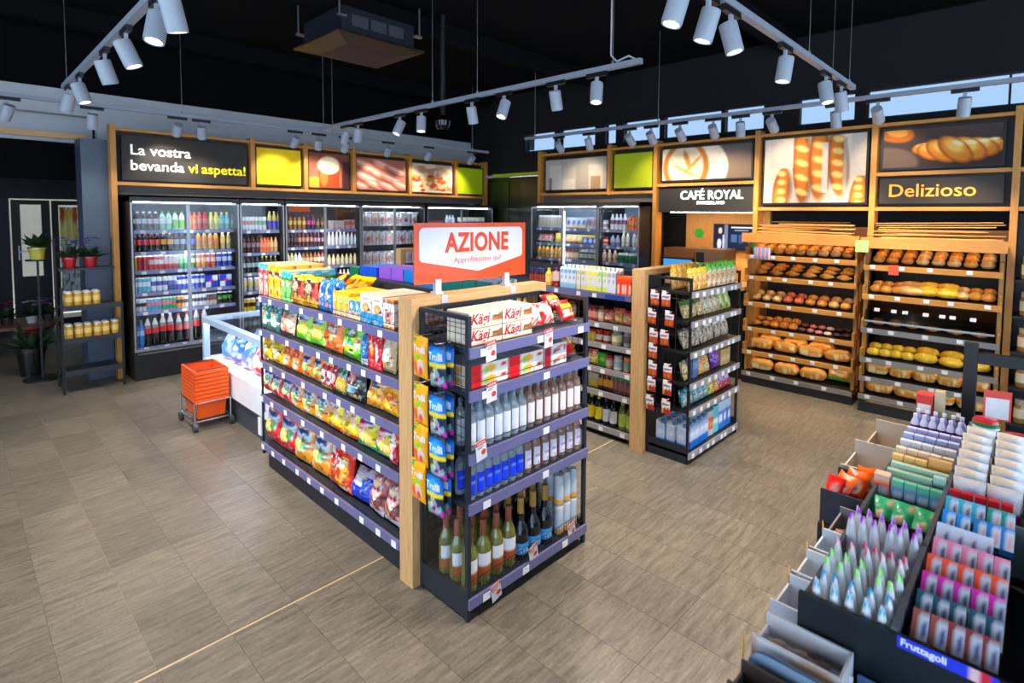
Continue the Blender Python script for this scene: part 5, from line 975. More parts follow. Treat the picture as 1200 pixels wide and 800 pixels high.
for i, zt in enumerate((1.285, 1.06, .865, .685)):
    sh_ = (.0, .0, .0, -.02)[i]
    link('peg_hook', HK, pk, T(.085+sh_, 0, zt-.005)); link('peg_hook', HK, pk, T(.235+sh_, 0, zt-.02))
    put(ob, 'sweets_bag', SF, .085+sh_, -.035, zt-.2, 'orange bag of gummy sweets in the %s row beside the oak post' % rows_[i], 'sweets bag', None, -.04, 0, .06, (('lettering', ot, T()),))
    put(bb, 'sweets_bag', SF, .235+sh_, -.04, zt-.215, 'blue bag of gummy sweets in the %s row on the promotion end' % rows_[i], 'sweets bag', None, -.03, 0, -.05, (('lettering', bt, T()),))
    put(bb, 'sweets_bag', SF, .23+sh_, -.002, zt-.213, 'blue bag of gummy sweets behind the front one in the %s row' % rows_[i], 'sweets bag', None, 0, 0, .02, (('lettering', bt, T()),))
# orange promotion sign
az = thing('promotion_sign', 'orange sign reading AZIONE clipped on the oak beam', 'sign', (1.545, 2.285, 1.442))
SW, SH0, SH1 = .775, .055, .362
MB().box(0, 0, SH0, SW, .006, SH1).obj('board', mat('sign_orange', (212, 68, 4), .4, coat=.2), az)
pts = []
def arc(cx_, cz, r, a0, a1):
    for k in range(7): t = a0+(a1-a0)*k/6; pts.append((cx_+r*math.cos(t), cz+r*math.sin(t)))
m_ = .028; z1 = SH1-m_+.004; zl = SH0+.115
arc(m_+.03, z1-.03, .03, math.pi/2, math.pi); arc(m_+.025, zl+.02, .025, math.pi, math.pi*1.4); pts += [(SW*.53, SH0+.045)]; arc(SW-m_-.025, zl+.02, .025, math.pi*1.6, 2*math.pi); arc(SW-m_-.03, z1-.03, .03, 0, math.pi/2)
MB().add([(x, -.0015, z) for x, z in pts], [tuple(range(len(pts)))]).obj('white_field', mat('sign_white', (204, 205, 212), .4, coat=.2), az)
AO = mat('sign_letter_orange', (204, 54, 6), .4)
at = text_mesh('AZIONE', .138, AO, .0006, 'CENTER', .0045, sx=.84, space=1.06)
link('lettering', at, az, T(SW*.53, -.0028, .213)); o = link('letter_shadow', text_mesh('AZIONE', .138, mat('sign_letter_shade', (226, 190, 176), .5), .0002, 'CENTER', .0045, sx=.84, space=1.06), az, T(SW*.53+.007, -.002, .206))
link('lettering', text_mesh('Approfittatene qui!', .046, AO, .0004, 'CENTER', -.0002, sx=.95), az, T(SW*.53, -.0026, .152))
for x in (.14, .62): MB().box(x-.022, -.02, -.0 , x+.022, .03, .012).box(x-.018, -.008, .012, x+.018, -.0005, .075).box(x-.018, .0065, .012, x+.018, .014, .075).box(x-.02, -.0605, -.04, x+.02, -.0575, .002).obj('clip', mat('frosted_clip', (190, 192, 200), .3), az)
# ------------------------------------------------------------------ grocery gondola (second island)
portal(3.605, 4.56, 2.262, 2.375, 1.436, 'pale oak portal frame at the near end of the grocery gondola')
portal(3.605, 4.56, 5.60, 5.71, 1.436, 'pale oak portal frame at the far end of the grocery gondola')
GG = Face(3.66, 5.58, -math.pi/2); L2 = 5.58-2.385
g2 = thing('gondola_shelving', 'anthracite gondola shelving with groceries, sauces and drink cartons', 'shelving', (3.66, 5.58, 0), -math.pi/2)
MB().box(0, .42, 0, L2, .45, 1.36).obj('spine_panel', MATS['dark_spine'], g2)
MB().box(.02, .03, 0, L2-.02, .85, .05).obj('base', BLACK, g2)
for s in (0, L2/2, L2-.03): MB().box(s, .405, 0, s+.03, .465, 1.4).obj('upright', ANTH, g2)
ZG = [1.205, .958, .785, .577, .381, .087]
for z in ZG:
    tags = []; k = .05
    while k < L2-.03: tags.append(k); k += rnd.uniform(.14, .26)
    sh = shelf(g2, L2, .40, .022, ANTH, STRIP if z > 1 else STRIPG, tags[-9:] if z < 1 else tags, wire=False); sh.location = (0, 0, z)
sh = shelf(g2, L2, .40, .022, ANTH, STRIPG, (), wire=False); sh.matrix_basis = T(L2, .87, 1.205, 0, 0, math.pi)
def sG(p, y=340): return 5.58-px(p, y, 0, 3.72).y
def grow(me, name, p0, p1, n, z, label, cat, y=340, d=.05, **k): row(me, name, GG, sG(p0, y), sG(p1, y), n, d, z+.001, label, cat, jit=.002, yj=.03, **k)
GT = 'on top of grocery gondola'
grow(jar_mesh(.15, .032, (70, 30, 26), (150, 60, 50), (50, 50, 110)), 'sauce_jar', 622, 639, 3, ZG[0], 'dark red sauce jar with navy lid '+GT, 'jar')
grow(pet_mesh(.16, .034, (230, 170, 20), (240, 210, 120), (236, 180, 30), l0=.2, l1=.6), 'mustard_bottle', 640, 648, 1, ZG[0], 'yellow mustard bottle '+GT, 'bottle')
grow(pet_mesh(.17, .034, (150, 30, 30), (226, 190, 180), (120, 20, 24), l0=.3, l1=.8), 'ketchup_bottle', 648, 656, 1, ZG[0], 'red ketchup bottle '+GT, 'bottle')
def milk(c, acc): return carton_mesh(.043, .2, .055, paint((228, 230, 234), ('rect', .0, 1, 0, .3, c), ('ell', .5, .55, .3, .12, acc), ('rect', .2, .8, .75, .9, acc)), (226, 228, 232), acc)
grow(milk((150, 196, 226), (110, 170, 216)), 'milk_carton', 657, 675, 4, ZG[0], 'white and light blue milk carton '+GT, 'carton', rows=2, rstep=.062)
grow(milk((222, 214, 180), (206, 186, 130)), 'milk_carton', 675.5, 687, 2, ZG[0], 'white and beige drink carton '+GT, 'carton', rows=2, rstep=.062)
grow(milk((236, 226, 110), (240, 220, 40)), 'milk_carton', 687, 700, 3, ZG[0], 'white and yellow drink carton '+GT, 'carton', rows=2, rstep=.062)
grow(milk((206, 222, 130), (170, 206, 60)), 'milk_carton', 700, 712, 2, ZG[0], 'white and lime drink carton '+GT, 'carton', rows=2, rstep=.062)
grow(milk((222, 222, 226), (170, 170, 190)), 'milk_carton', 712, 722, 2, ZG[0], 'white and grey drink carton '+GT, 'carton', rows=2, rstep=.062)
grow(box_mesh(.07, .145, .1, paint((226, 70, 24), ('rect', .1, .35, .1, .6, (240, 220, 210)), ('rect', .65, .9, .1, .6, (240, 220, 210)), ('band', .9, 1, (240, 100, 50)))), 'orange_box', 724, 740, 2, ZG[0], 'orange box with white stripes beside the oak post '+GT, 'box')
tag(MB().box(3.640, 2.47, 1.168, 3.6415, 2.66, 1.205).obj('blue_shelf_label', mat('blue_label', (40, 70, 160), .4)), 'blue label on the top price strip of the grocery gondola', 'label')
RB = 'of grocery gondola'
def tin(p0, p1, n, zi, body, lab, lid, h, r, desc, y): grow(jar_mesh(h, r, body, lab, lid), 'jar', p0, p1, n, ZG[zi], desc+' '+RB, 'jar', y=y)
tin(692, 702, 2, 1, (150, 60, 50), (206, 140, 120), (120, 30, 30), .13, .036, 'red lidded jar on the second shelf', 370)
tin(702, 709, 1, 1, (190, 150, 120), (226, 200, 170), (120, 80, 60), .13, .03, 'beige jar on the second shelf', 370)
grow(bag_mesh(.1, .11, .06, busy(paint((226, 130, 110), ('ell', .5, .4, .4, .2, (240, 190, 160)), ('band', .75, 1, (190, 50, 40))), 61, 5), seed=61, name='pasta_bag')[0], 'pasta_bag', 709, 720, 1, ZG[1], 'salmon pink bag on the second shelf '+RB, 'bag', y=370, d=.09)
grow(bag_mesh(.11, .13, .06, busy(paint((240, 170, 40), ('ell', .5, .4, .4, .2, (250, 210, 110)), ('band', .75, 1, (226, 90, 40))), 62, 5), seed=62, name='pasta_bag')[0], 'pasta_bag', 720, 732, 1, ZG[1], 'yellow orange bag on the second shelf '+RB, 'bag', y=370, d=.09)
grow(bag_mesh(.1, .12, .06, busy(paint((236, 130, 90), ('ell', .5, .4, .4, .2, (250, 190, 150)), ('band', .75, 1, (206, 60, 50))), 63, 5), seed=63, name='pasta_bag')[0], 'pasta_bag', 732, 741, 1, ZG[1], 'coral bag beside the oak post on the second shelf '+RB, 'bag', y=370, d=.09)
tin(690, 700, 2, 2, (206, 170, 40), (236, 206, 60), (190, 40, 40), .1, .034, 'yellow jar with red lid on the third shelf', 400)
tin(700, 717, 2, 2, (150, 50, 40), (226, 210, 200), (190, 40, 40), .105, .04, 'red sauce jar with white label on the third shelf', 400)
tin(718, 731, 1, 2, (150, 150, 130), (226, 216, 170), (170, 170, 170), .14, .05, 'large pickle jar with yellow label on the third shelf', 400)
tin(732, 741, 1, 2, (170, 170, 180), (130, 110, 110), (190, 190, 196), .14, .036, 'tall jar with silver lid on the third shelf', 400)
grow(bag_mesh(.11, .13, .05, busy(paint((226, 190, 60), ('band', .7, 1, (190, 60, 60)), ('ell', .5, .3, .35, .2, (250, 226, 160))), 64, 5), seed=64, name='soup_bag')[0], 'soup_bag', 690, 701, 1, ZG[3], 'yellow and red pouch on the fourth shelf '+RB, 'bag', y=430, d=.08)
grow(box_mesh(.09, .11, .06, paint((60, 150, 50), ('ell', .5, .5, .3, .2, (150, 206, 90)))), 'soup_box', 702, 711, 1, ZG[3], 'green box on the fourth shelf '+RB, 'box', y=430)
tin(711, 720, 1, 3, (170, 120, 80), (190, 170, 150), (150, 40, 40), .11, .034, 'brown jar on the fourth shelf', 430)
tin(720, 731, 1, 3, (200, 196, 190), (150, 170, 190), (170, 176, 186), .12, .04, 'pale jar on the fourth shelf', 430)
tin(731, 741, 1, 3, (190, 120, 90), (110, 150, 140), (206, 150, 90), .12, .036, 'orange and teal jar on the fourth shelf', 430)
grow(box_mesh(.11, .12, .07, paint((236, 190, 60), ('band', .5, 1, (206, 200, 180)), ('ell', .5, .3, .35, .16, (250, 220, 110)))), 'pasta_box', 690, 702, 1, ZG[4], 'yellow pasta box on the fifth shelf '+RB, 'box', y=455)
tin(703, 720, 3, 4, (50, 18, 16), (226, 150, 40), (190, 30, 30), .16, .03, 'dark sauce bottle with red cap on fifth shelf', 455)
tin(720, 741, 4, 4, (110, 60, 60), (150, 90, 90), (30, 150, 80), .15, .028, 'spice jar with green lid on the fifth shelf', 455)
def oil(b_, l_, c_, h=.27, r=.036): return wine(h, r, None, paint(l_), c_, .6, opaque=b_, l0=.12, l1=.5, name='oil_bottle')
for q, (p0, p1, n, spec, lab) in enumerate([(689, 706, 2, ((24, 30, 16), (226, 206, 60), (190, 206, 40)), 'dark oil bottle with yellow label'), (706, 724, 2, ((20, 18, 20), (220, 220, 226), (40, 40, 44)), 'black vinegar bottle with white label'), (724, 735, 1, ((110, 120, 50), (170, 190, 90), (190, 170, 110)), 'olive green bottle with green label'), (735, 742, 1, ((120, 130, 60), (190, 206, 110), (160, 140, 60)), 'light green bottle beside the oak post')]):
    bm_, pp_ = oil(*spec); grow(bm_, 'oil_bottle', p0, p1, n, ZG[5], lab+' on the bottom shelf '+RB, 'bottle', y=500, d=.06, parts=pp_)
more = [(0, (40, 60, 120), (206, 190, 150), (190, 40, 40)), (1, (190, 150, 90), (236, 210, 160), (120, 40, 30)), (2, (150, 60, 40), (226, 200, 190), (40, 110, 60)), (3, (90, 110, 60), (220, 220, 180), (200, 170, 60)), (4, (120, 70, 50), (226, 170, 110), (40, 40, 44)), (5, (40, 50, 30), (206, 206, 150), (150, 40, 40))]
for zi, c1, c2, c3 in more:
    m_ = jar_mesh(.14, .037, c1, c2, c3)
    row(m_, 'jar', GG, 5.58-3.95 if zi else 5.58-5.4, 5.58-3.02 if zi else 5.58-4.1, 10, .055, ZG[zi]+.002, 'jar further along %s shelf of grocery gondola' % ORD[zi], 'jar', jit=.003, yj=.1)
# ------------------------------------------------------------------ grocery end unit
EX0, EX1, EY0, EY1 = 3.66, 4.53, 1.895, 2.256; LE = EX1-EX0; DE = EY1-EY0
ce = thing('grocery_end_shelf', 'black end shelf with nuts, biscuits and drinks in front of the grocery gondola', 'shelving', (EX0, EY0, 0))
for (x, y) in ((0, 0), (LE-.018, 0), (0, DE-.018), (LE-.018, DE-.018)): MB().box(x, y, 0, x+.018, y+.018, 1.395).obj('corner_post', BLACK, ce)
MB().box(0, .0185, 1.375, .018, DE-.0185, 1.395).obj('top_rail', BLACK, ce); MB().box(LE-.018, .0185, 1.375, LE, DE-.0185, 1.395).obj('top_rail', BLACK, ce)
MB().box(0, .019, .0, .018, DE-.019, .13).obj('side_skirt', ANTH, ce); MB().box(LE-.018, .019, 0, LE, DE-.019, .13).obj('side_skirt', ANTH, ce)
MB().box(.004, .019, .13, .008, DE-.019, .4).obj('side_pane', PANE, ce)
for xx in (.009, LE-.009):
    b = MB()
    for k in range(7): b.cyl((xx, .02+k*(DE-.04)/6, .4), (xx, .02+k*(DE-.04)/6, 1.375), .0022, 5)
    for k in range(8): b.cyl((xx, .02, .4+k*.139), (xx, DE-.02, .4+k*.139), .002, 5)
    b.obj('side_mesh', BLACK, ce)
MB().box(.02, DE-.02, .05, LE-.02, DE-.012, 1.30).obj('back_panel', mat('dark_back', (30, 30, 34), .6), ce); MB().box(.02, .05, 0, LE-.02, DE-.05, .05).obj('plinth', BLACK, ce)
ZE = [1.29, 1.07, .84, .605, .405, .08]
for z in ZE:
    tg = [.06+k*rnd.uniform(.11, .125) for k in range(7)]
    sh = shelf(ce, LE, DE-.024, .02, BLACK, STRIPG, tg, wire=False, strip_h=.04); sh.location = (0, 0, z)
EF = Face(EX0, EY0, 0)
def erow(me, name, a, b, n, zi, label, cat, d=.06, tilt=.1, **k): row(me, name, EF, a*LE, b*LE, n, d, ZE[zi]+.002, label, cat, tilt=tilt, jit=.004, yj=.1, **k)
E_ = 'of grocery end'
erow(bag_mesh(.075, .17, .05, busy(paint((226, 176, 60), ('ell', .5, .4, .35, .25, (206, 150, 90)), ('band', .8, 1, (236, 200, 60))), 71, 5), seed=71, name='nut_bag')[0], 'nut_bag', .02, .36, 4, 0, 'yellow topped nut bag on the top shelf '+E_, 'nut bag')
ng = paint((206, 176, 130), ('band', .68, 1, (70, 170, 30)), ('blobs', 4, 10, (.1, .1, .9, .6), [(226, 190, 140), (170, 110, 60), (240, 216, 180), (220, 130, 50)], .14))
erow(bag_mesh(.085, .19, .05, busy(ng, 72, 5), seed=72, name='nut_bag')[0], 'nut_bag', .36, .98, 6, 0, 'nut bag with green header on top shelf '+E_, 'nut bag', rows=2, rstep=.06)
erow(bag_mesh(.085, .185, .05, busy(paint((240, 190, 40), ('band', .0, .4, (220, 170, 90)), ('band', .9, 1, (230, 160, 20))), 73, 5), seed=73, name='nut_bag')[0], 'nut_bag', .02, .5, 5, 0, 'yellow bag behind nut bags on top shelf '+E_, 'nut bag', d=.2)
erow(bag_mesh(.1, .14, .05, busy(paint((206, 170, 90), ('band', .7, 1, (90, 120, 40)), ('blobs', 5, 8, (.1, .1, .9, .6), [(236, 200, 130), (190, 140, 70), (240, 226, 190)], .15)), 74, 5), seed=74, name='nut_bag')[0], 'nut_bag', .04, .42, 3, 1, 'olive topped dried fruit bag on the second shelf '+E_, 'nut bag', d=.1, tilt=.4)
erow(bag_mesh(.1, .15, .05, busy(paint((216, 190, 150), ('ell', .6, .7, .25, .12, (40, 36, 40)), ('blobs', 6, 8, (.1, .1, .9, .6), [(240, 216, 180), (190, 150, 100)], .15)), 75, 5), seed=75, name='nut_bag')[0], 'nut_bag', .42, .74, 3, 1, 'beige nut bag with dark label on the second shelf '+E_, 'nut bag', d=.1, tilt=.35)
erow(bag_mesh(.11, .17, .05, busy(paint((150, 160, 60), ('blobs', 7, 9, (.1, .1, .9, .8), [(206, 200, 100), (110, 120, 40), (226, 220, 150)], .14)), 76, 5), seed=76, name='nut_bag')[0], 'nut_bag', .74, .98, 2, 1, 'green pistachio bag on the second shelf '+E_, 'nut bag', d=.1, tilt=.3)
ch = paint((196, 176, 150), ('blobs', 8, 12, (.05, .05, .95, .85), [(226, 210, 190), (150, 116, 84), (236, 226, 210), (110, 80, 60)], .13), ('band', .85, 1, (90, 70, 60)))
erow(bag_mesh(.12, .15, .06, busy(ch, 77, 5), seed=77, name='mushroom_bag')[0], 'dried_food_bag', .03, .5, 3, 2, 'beige dried food bag on the third shelf '+E_, 'bag', d=.1, tilt=.4)
erow(bag_mesh(.12, .17, .06, busy(ch, 78, 5), seed=78, name='mushroom_bag')[0], 'dried_food_bag', .52, .98, 3, 2, 'taller speckled beige bag on the third shelf '+E_, 'bag', d=.12, tilt=.3)
erow(bag_mesh(.1, .14, .05, busy(paint((206, 180, 120), ('blobs', 9, 8, (.1, .1, .9, .8), [(236, 206, 150), (170, 130, 80)], .15)), 79, 5), seed=79, name='bag')[0], 'snack_bag', .03, .17, 1, 3, 'straw coloured bag on the fourth shelf '+E_, 'bag', d=.09, tilt=.3)
erow(box_mesh(.085, .14, .06, paint((110, 130, 170), ('rect', .1, .9, .5, .8, (150, 170, 206)))), 'tea_box', .19, .3, 1, 3, 'slate blue box on the fourth shelf '+E_, 'box', tilt=0)
erow(bag_mesh(.09, .13, .05, busy(paint((226, 160, 60), ('ell', .5, .4, .35, .2, (240, 206, 150))), 80, 5), seed=80, name='bag')[0], 'snack_bag', .31, .52, 2, 3, 'amber snack bag on the fourth shelf '+E_, 'bag', d=.09, tilt=.2)
erow(bag_mesh(.13, .17, .06, busy(paint((96, 30, 140), ('noise', (150, 70, 190), 5, .55, 3, .2), ('ell', .5, .5, .2, .1, (190, 150, 220))), 81, 5), seed=81, name='chocolate_bag')[0], 'chocolate_bag', .54, .76, 1, 3, 'shiny purple foil bag on the fourth shelf '+E_, 'bag', d=.1, tilt=.2)
erow(box_mesh(.1, .13, .06, paint((206, 170, 120), ('rect', .1, .9, .3, .6, (226, 200, 160)))), 'tea_box', .78, .97, 2, 3, 'kraft brown box on the fourth shelf '+E_, 'box', tilt=0)
erow(bag_mesh(.09, .13, .045, busy(paint((60, 150, 170), ('ell', .5, .4, .35, .25, (190, 216, 210)), ('band', .85, 1, (40, 120, 140)), ('ell', .3, .2, .14, .1, (226, 130, 50))), 82, 5), seed=82, name='bag')[0], 'biscuit_bag', .02, .5, 5, 4, 'teal biscuit bag on the fifth shelf '+E_, 'bag', d=.08, tilt=.3, rows=1)
erow(bag_mesh(.09, .12, .045, busy(paint((206, 196, 50), ('ell', .5, .4, .3, .25, (240, 230, 110))), 83, 5), seed=83, name='bag')[0], 'biscuit_bag', .5, .62, 1, 4, 'lime yellow bag on the fifth shelf '+E_, 'bag', d=.08, tilt=.3)
erow(bag_mesh(.09, .14, .045, busy(paint((226, 130, 40), ('ell', .5, .4, .3, .25, (240, 190, 110))), 84, 5), seed=84, name='bag')[0], 'biscuit_bag', .62, .73, 1, 4, 'orange bag on the fifth shelf '+E_, 'bag', d=.08, tilt=.3)
erow(bag_mesh(.1, .15, .045, busy(paint((150, 100, 190), ('ell', .5, .6, .35, .2, (230, 190, 200)), ('band', 0, .35, (206, 60, 70))), 85, 5), seed=85, name='bag')[0], 'biscuit_bag', .74, .97, 2, 4, 'lilac and red bag on the fifth shelf '+E_, 'bag', d=.08, tilt=.3)
wb = paint((196, 210, 236), ('band', 0, .36, (20, 110, 190)), ('rect', .1, .9, .6, .75, (226, 232, 244)))
erow(carton_mesh(.075, .19, .07, wb, (206, 216, 230), (60, 130, 200)), 'water_carton', .02, .46, 5, 5, 'white and blue water carton on the bottom shelf '+E_, 'carton', d=.03, tilt=0, rows=3, rstep=.09)
erow(box_mesh(.085, .2, .08, paint((206, 200, 206), ('rect', 0, 1, .3, .75, (196, 84, 30)), ('blobs', 3, 5, (.1, .3, .9, .7), [(230, 150, 90)], .15))), 'cereal_box', .47, .57, 1, 5, 'box with orange brown print on the bottom shelf '+E_, 'box', d=.04, tilt=0)
erow(box_mesh(.085, .22, .08, paint((120, 196, 206), ('rect', .1, .9, .4, .6, (226, 236, 236)))), 'cereal_box', .58, .68, 1, 5, 'turquoise box on the bottom shelf '+E_, 'box', d=.04, tilt=0)
erow(box_mesh(.085, .23, .08, paint((60, 120, 200), ('band', .7, 1, (206, 220, 240)), ('rect', .2, .8, .3, .5, (226, 232, 244)))), 'cereal_box', .69, .98, 3, 5, 'tall blue box on the bottom shelf '+E_, 'box', d=.04, tilt=0)
# hanging sachets on the side
ES = Face(EX0, EY1, -math.pi/2)
tn = bag_mesh(.075, .1, .02, paint((206, 66, 30), ('band', .62, .95, (226, 226, 230)), ('rect', .15, .85, .72, .8, (60, 60, 90)), ('rect', .2, .45, .08, .45, (170, 140, 60)), ('rect', .55, .8, .08, .45, (190, 150, 80)), ('band', 0, .06, (170, 40, 30))), 6, 8, 90, name='sachet')[0]
sp = bag_mesh(.075, .1, .02, paint((190, 60, 40), ('band', .5, .95, (226, 222, 220)), ('rect', .15, .85, .66, .76, (50, 60, 100)), ('rect', .12, .3, .05, .5, (226, 206, 120)), ('rect', .4, .6, .05, .5, (150, 70, 50)), ('rect', .7, .88, .05, .5, (170, 40, 40))), 6, 8, 91, name='sachet')[0]
sk = thing('peg_hook_set', 'black peg hooks with white tags holding the sauce sachets', 'hooks', (EX0, EY1, 0), -math.pi/2)
def hookd(s, z): MB().cyl((s, .01, z), (s, -.06, z+.003), .0025, 6).box(s-.018, -.062, z-.006, s+.018, -.06, z+.02).obj('peg_hook', TAG, sk)
for i, (zt, ss, m_) in enumerate([(1.27, (.075, .17), tn), (1.125, (.05, .2), tn), (.975, (.07, .165), tn), (.86, (.065,), tn), (.725, (.065, .2), tn), (.60, (.06, .195), sp), (.455, (.05, .19), sp)]):
    for j, s in enumerate(ss):
        hookd(s, zt+.005); put(m_, 'sauce_sachet', ES, s, -.025, zt-.1, 'hanging sauce sachet in row %s, %s of the grocery end side' % (nm[i], ['near the oak post', 'near the front corner'][j]), 'sachet', None, 0, 0, rnd.uniform(-.06, .06))
# ------------------------------------------------------------------ chilled cabinet on the right wall
XC = 5.78
cooler('chilled_cabinet', 'open lit chilled cabinet with sandwiches and juices behind the groceries', 0, 1.20, 2, [.5, .75, 1.0, 1.235, 1.45, 1.665], ztop=2.02, depth=.62, face=Face(XC, 5.58, -math.pi/2), back=(150, 176, 196), cat='chilled cabinet')
cooler('chilled_cabinet', 'chilled cabinet with dairy drinks next to the coffee niche', 0, .64, 1, [.5, .75, 1.0, 1.235, 1.45, 1.665], ztop=2.02, depth=.62, face=Face(XC, 4.37, -math.pi/2), back=(150, 176, 196), cat='chilled cabinet')
CH = Face(XC, 5.58, -math.pi/2)
def sC(p, y=270): return 5.58-px(p, y, 0, XC+.11).y
def hrow(me, name, p0, p1, n, z, label, cat, d=.12, tilt=0., **k): row(me, name, CH, sC(p0), sC(p1), n, d, z+.003+.055*math.sin(tilt), label, cat, jit=.002, yj=.04, tilt=tilt, **k)
S = 'of chilled cabinet'
sw = paint((206, 206, 204), ('rect', .12, .3, .1, .9, (176, 140, 96)), ('rect', .6, .75, .1, .9, (150, 150, 110)), ('band', .85, 1, (226, 228, 230)))
hrow(box_mesh(.075, .17, .04, sw), 'sandwich_pack', 627, 656, 7, 1.665, 'wrapped sandwich pack on the top shelf '+S, 'sandwich', tilt=.15)
hrow(box_mesh(.09, .14, .05, paint((190, 196, 206), ('ell', .5, .5, .3, .25, (90, 120, 170)), ('band', 0, .25, (226, 206, 170)))), 'salad_pack', 662, 686, 4, 1.665, 'pale blue salad pack on the top shelf '+S, 'pack', tilt=.2)
hrow(box_mesh(.09, .15, .05, paint((206, 206, 214), ('ell', .5, .5, .35, .3, (196, 110, 100)), ('ell', .5, .5, .2, .18, (120, 150, 190)))), 'salad_pack', 687, 701, 2, 1.665, 'round fronted ready meal pack on the top shelf '+S, 'pack', tilt=.1)
hrow(box_mesh(.1, .1, .05, paint((206, 200, 190), ('ell', .5, .5, .3, .25, (190, 120, 90)), ('band', .75, 1, (190, 60, 50)))), 'meal_tray', 626, 645, 3, 1.45, 'cream and red meal tray on the second shelf '+S, 'tray', tilt=.4)
hrow(box_mesh(.11, .13, .05, paint((226, 206, 70), ('ell', .5, .5, .3, .25, (240, 230, 150)))), 'meal_tray', 648, 659, 1, 1.45, 'yellow meal tray on the second shelf '+S, 'tray', tilt=.2)
hrow(box_mesh(.1, .11, .05, paint((220, 196, 140), ('ell', .5, .5, .35, .25, (240, 220, 170)), ('band', 0, .15, (150, 110, 60)))), 'meal_tray', 661, 681, 3, 1.45, 'cheese coloured meal tray on the second shelf '+S, 'tray', tilt=.4)
hrow(box_mesh(.09, .12, .05, paint((70, 100, 180), ('ell', .5, .4, .3, .25, (220, 226, 240)), ('band', .8, 1, (226, 210, 90)))), 'yoghurt_pack', 682, 700, 3, 1.45, 'blue yoghurt pack on the second shelf '+S, 'pack', tilt=.1)
hrow(pet_mesh(.17, .034, (240, 160, 30), (246, 190, 80), (40, 140, 60)), 'juice_bottle', 625, 659, 7, 1.235, 'orange juice bottle with green cap on the third shelf '+S, 'bottle')
hrow(jar_mesh(.13, .034, (206, 170, 120), (226, 206, 180), (150, 60, 50)), 'salad_cup', 661, 678, 4, 1.235, 'salad cup with red lid on the third shelf '+S, 'cup')
hrow(jar_mesh(.14, .034, (30, 90, 60), (190, 190, 180), (206, 206, 206)), 'salad_cup', 679, 700, 4, 1.235, 'green salad cup with white lid on the third shelf '+S, 'cup')
hrow(pet_mesh(.2, .03, (222, 222, 230), (150, 90, 130), (230, 230, 236)), 'milk_drink', 715, 734, 4, 1.665, 'white milk drink bottle on the top right shelf '+S, 'bottle')
hrow(pet_mesh(.18, .032, (236, 110, 40), (246, 150, 60), (226, 90, 40)), 'juice_bottle', 735, 748, 3, 1.665, 'bright orange juice bottle on the top right shelf '+S, 'bottle')
hrow(jar_mesh(.12, .045, (196, 206, 216), (170, 110, 110), (190, 200, 216)), 'dessert_cup', 704, 714, 1, 1.665, 'pale dessert cup on the top right shelf '+S, 'cup')
hrow(jar_mesh(.1, .04, (226, 200, 180), (196, 70, 60), (206, 60, 60)), 'dessert_cup', 705, 714, 1, 1.45, 'red dessert cup on the second right shelf '+S, 'cup')
hrow(pet_mesh(.14, .034, (120, 140, 190), (206, 190, 200), (150, 170, 206)), 'milk_drink', 715, 727, 2, 1.45, 'lilac milk drink on the second right shelf '+S, 'bottle')
hrow(pet_mesh(.18, .026, (210, 212, 190), (226, 226, 216), (206, 206, 90)), 'milk_drink', 728, 738, 2, 1.45, 'slim cream bottle with yellow cap on the second right shelf '+S, 'bottle')
hrow(pet_mesh(.18, .026, (206, 206, 212), (226, 226, 230), (200, 60, 60)), 'milk_drink', 741, 749, 2, 1.45, 'slim white bottle with red cap on the second right shelf '+S, 'bottle')
hrow(pet_mesh(.16, .032, (206, 170, 130), (226, 206, 190), (230, 230, 230)), 'coffee_cup', 705, 724, 3, 1.235, 'iced coffee cup on the third right shelf '+S, 'cup')
hrow(jar_mesh(.13, .042, (40, 120, 90), (30, 110, 80), (220, 226, 220)), 'coffee_cup', 725, 748, 4, 1.235, 'green iced coffee cup on third right shelf '+S, 'cup')
# ------------------------------------------------------------------ coffee niche
cn = thing('coffee_counter', 'black coffee counter with wooden worktop', 'counter', (6.05, 3.655, 0), -math.pi/2)
MB().box(.0, .0, 0, 1.17, .54, 1.02).obj('cabinet', BLACK, cn); MB().box(-.0, -.03, 1.02, 1.17, .54, 1.06).obj('worktop', BEAMWOOD, cn)
struct('wall_coffee', MB().box(6.60, 2.43, 1.065, 6.655, 3.52, 2.1), PLYWALL, 'light wood panelled wall of the coffee niche')
cs = thing('cafe_sign', 'black fascia with glowing lettering CAFÉ ROYAL over the coffee niche', 'sign', (6.12, 3.655, 1.9), -math.pi/2)
MB().box(0, .0, .0, 1.22, .08, .3).obj('fascia', mat('fascia_black', (44, 42, 42), .45), cs)
MB().box(.16, .02, -.006, 1.2, .06, -.0005).obj('light_strip', mat('niche_led', (255, 226, 180), .3, emit=(255, 200, 130), es=26.), cs)
TG = mat('glowing_white_letter', (250, 250, 255), .4, emit=(240, 246, 255), es=.8)
link('lettering', text_mesh('CAFÉ ROYAL', .148, TG, .006, 'CENTER', .0012, sx=.92), cs, T(.70, -.008, .155)); link('lettering', text_mesh('SWITZERLAND', .052, TG, .004, 'CENTER', .001, sx=1.0), cs, T(.70, -.006, .095))
mn = thing('menu_screen', 'dark menu screen showing a person with a cup above the coffee counter', 'screen', (6.57, 3.12, 1.44), -math.pi/2)
MB().box(0, 0, 0, .56, .03, .32).obj('frame', BLACK, mn)
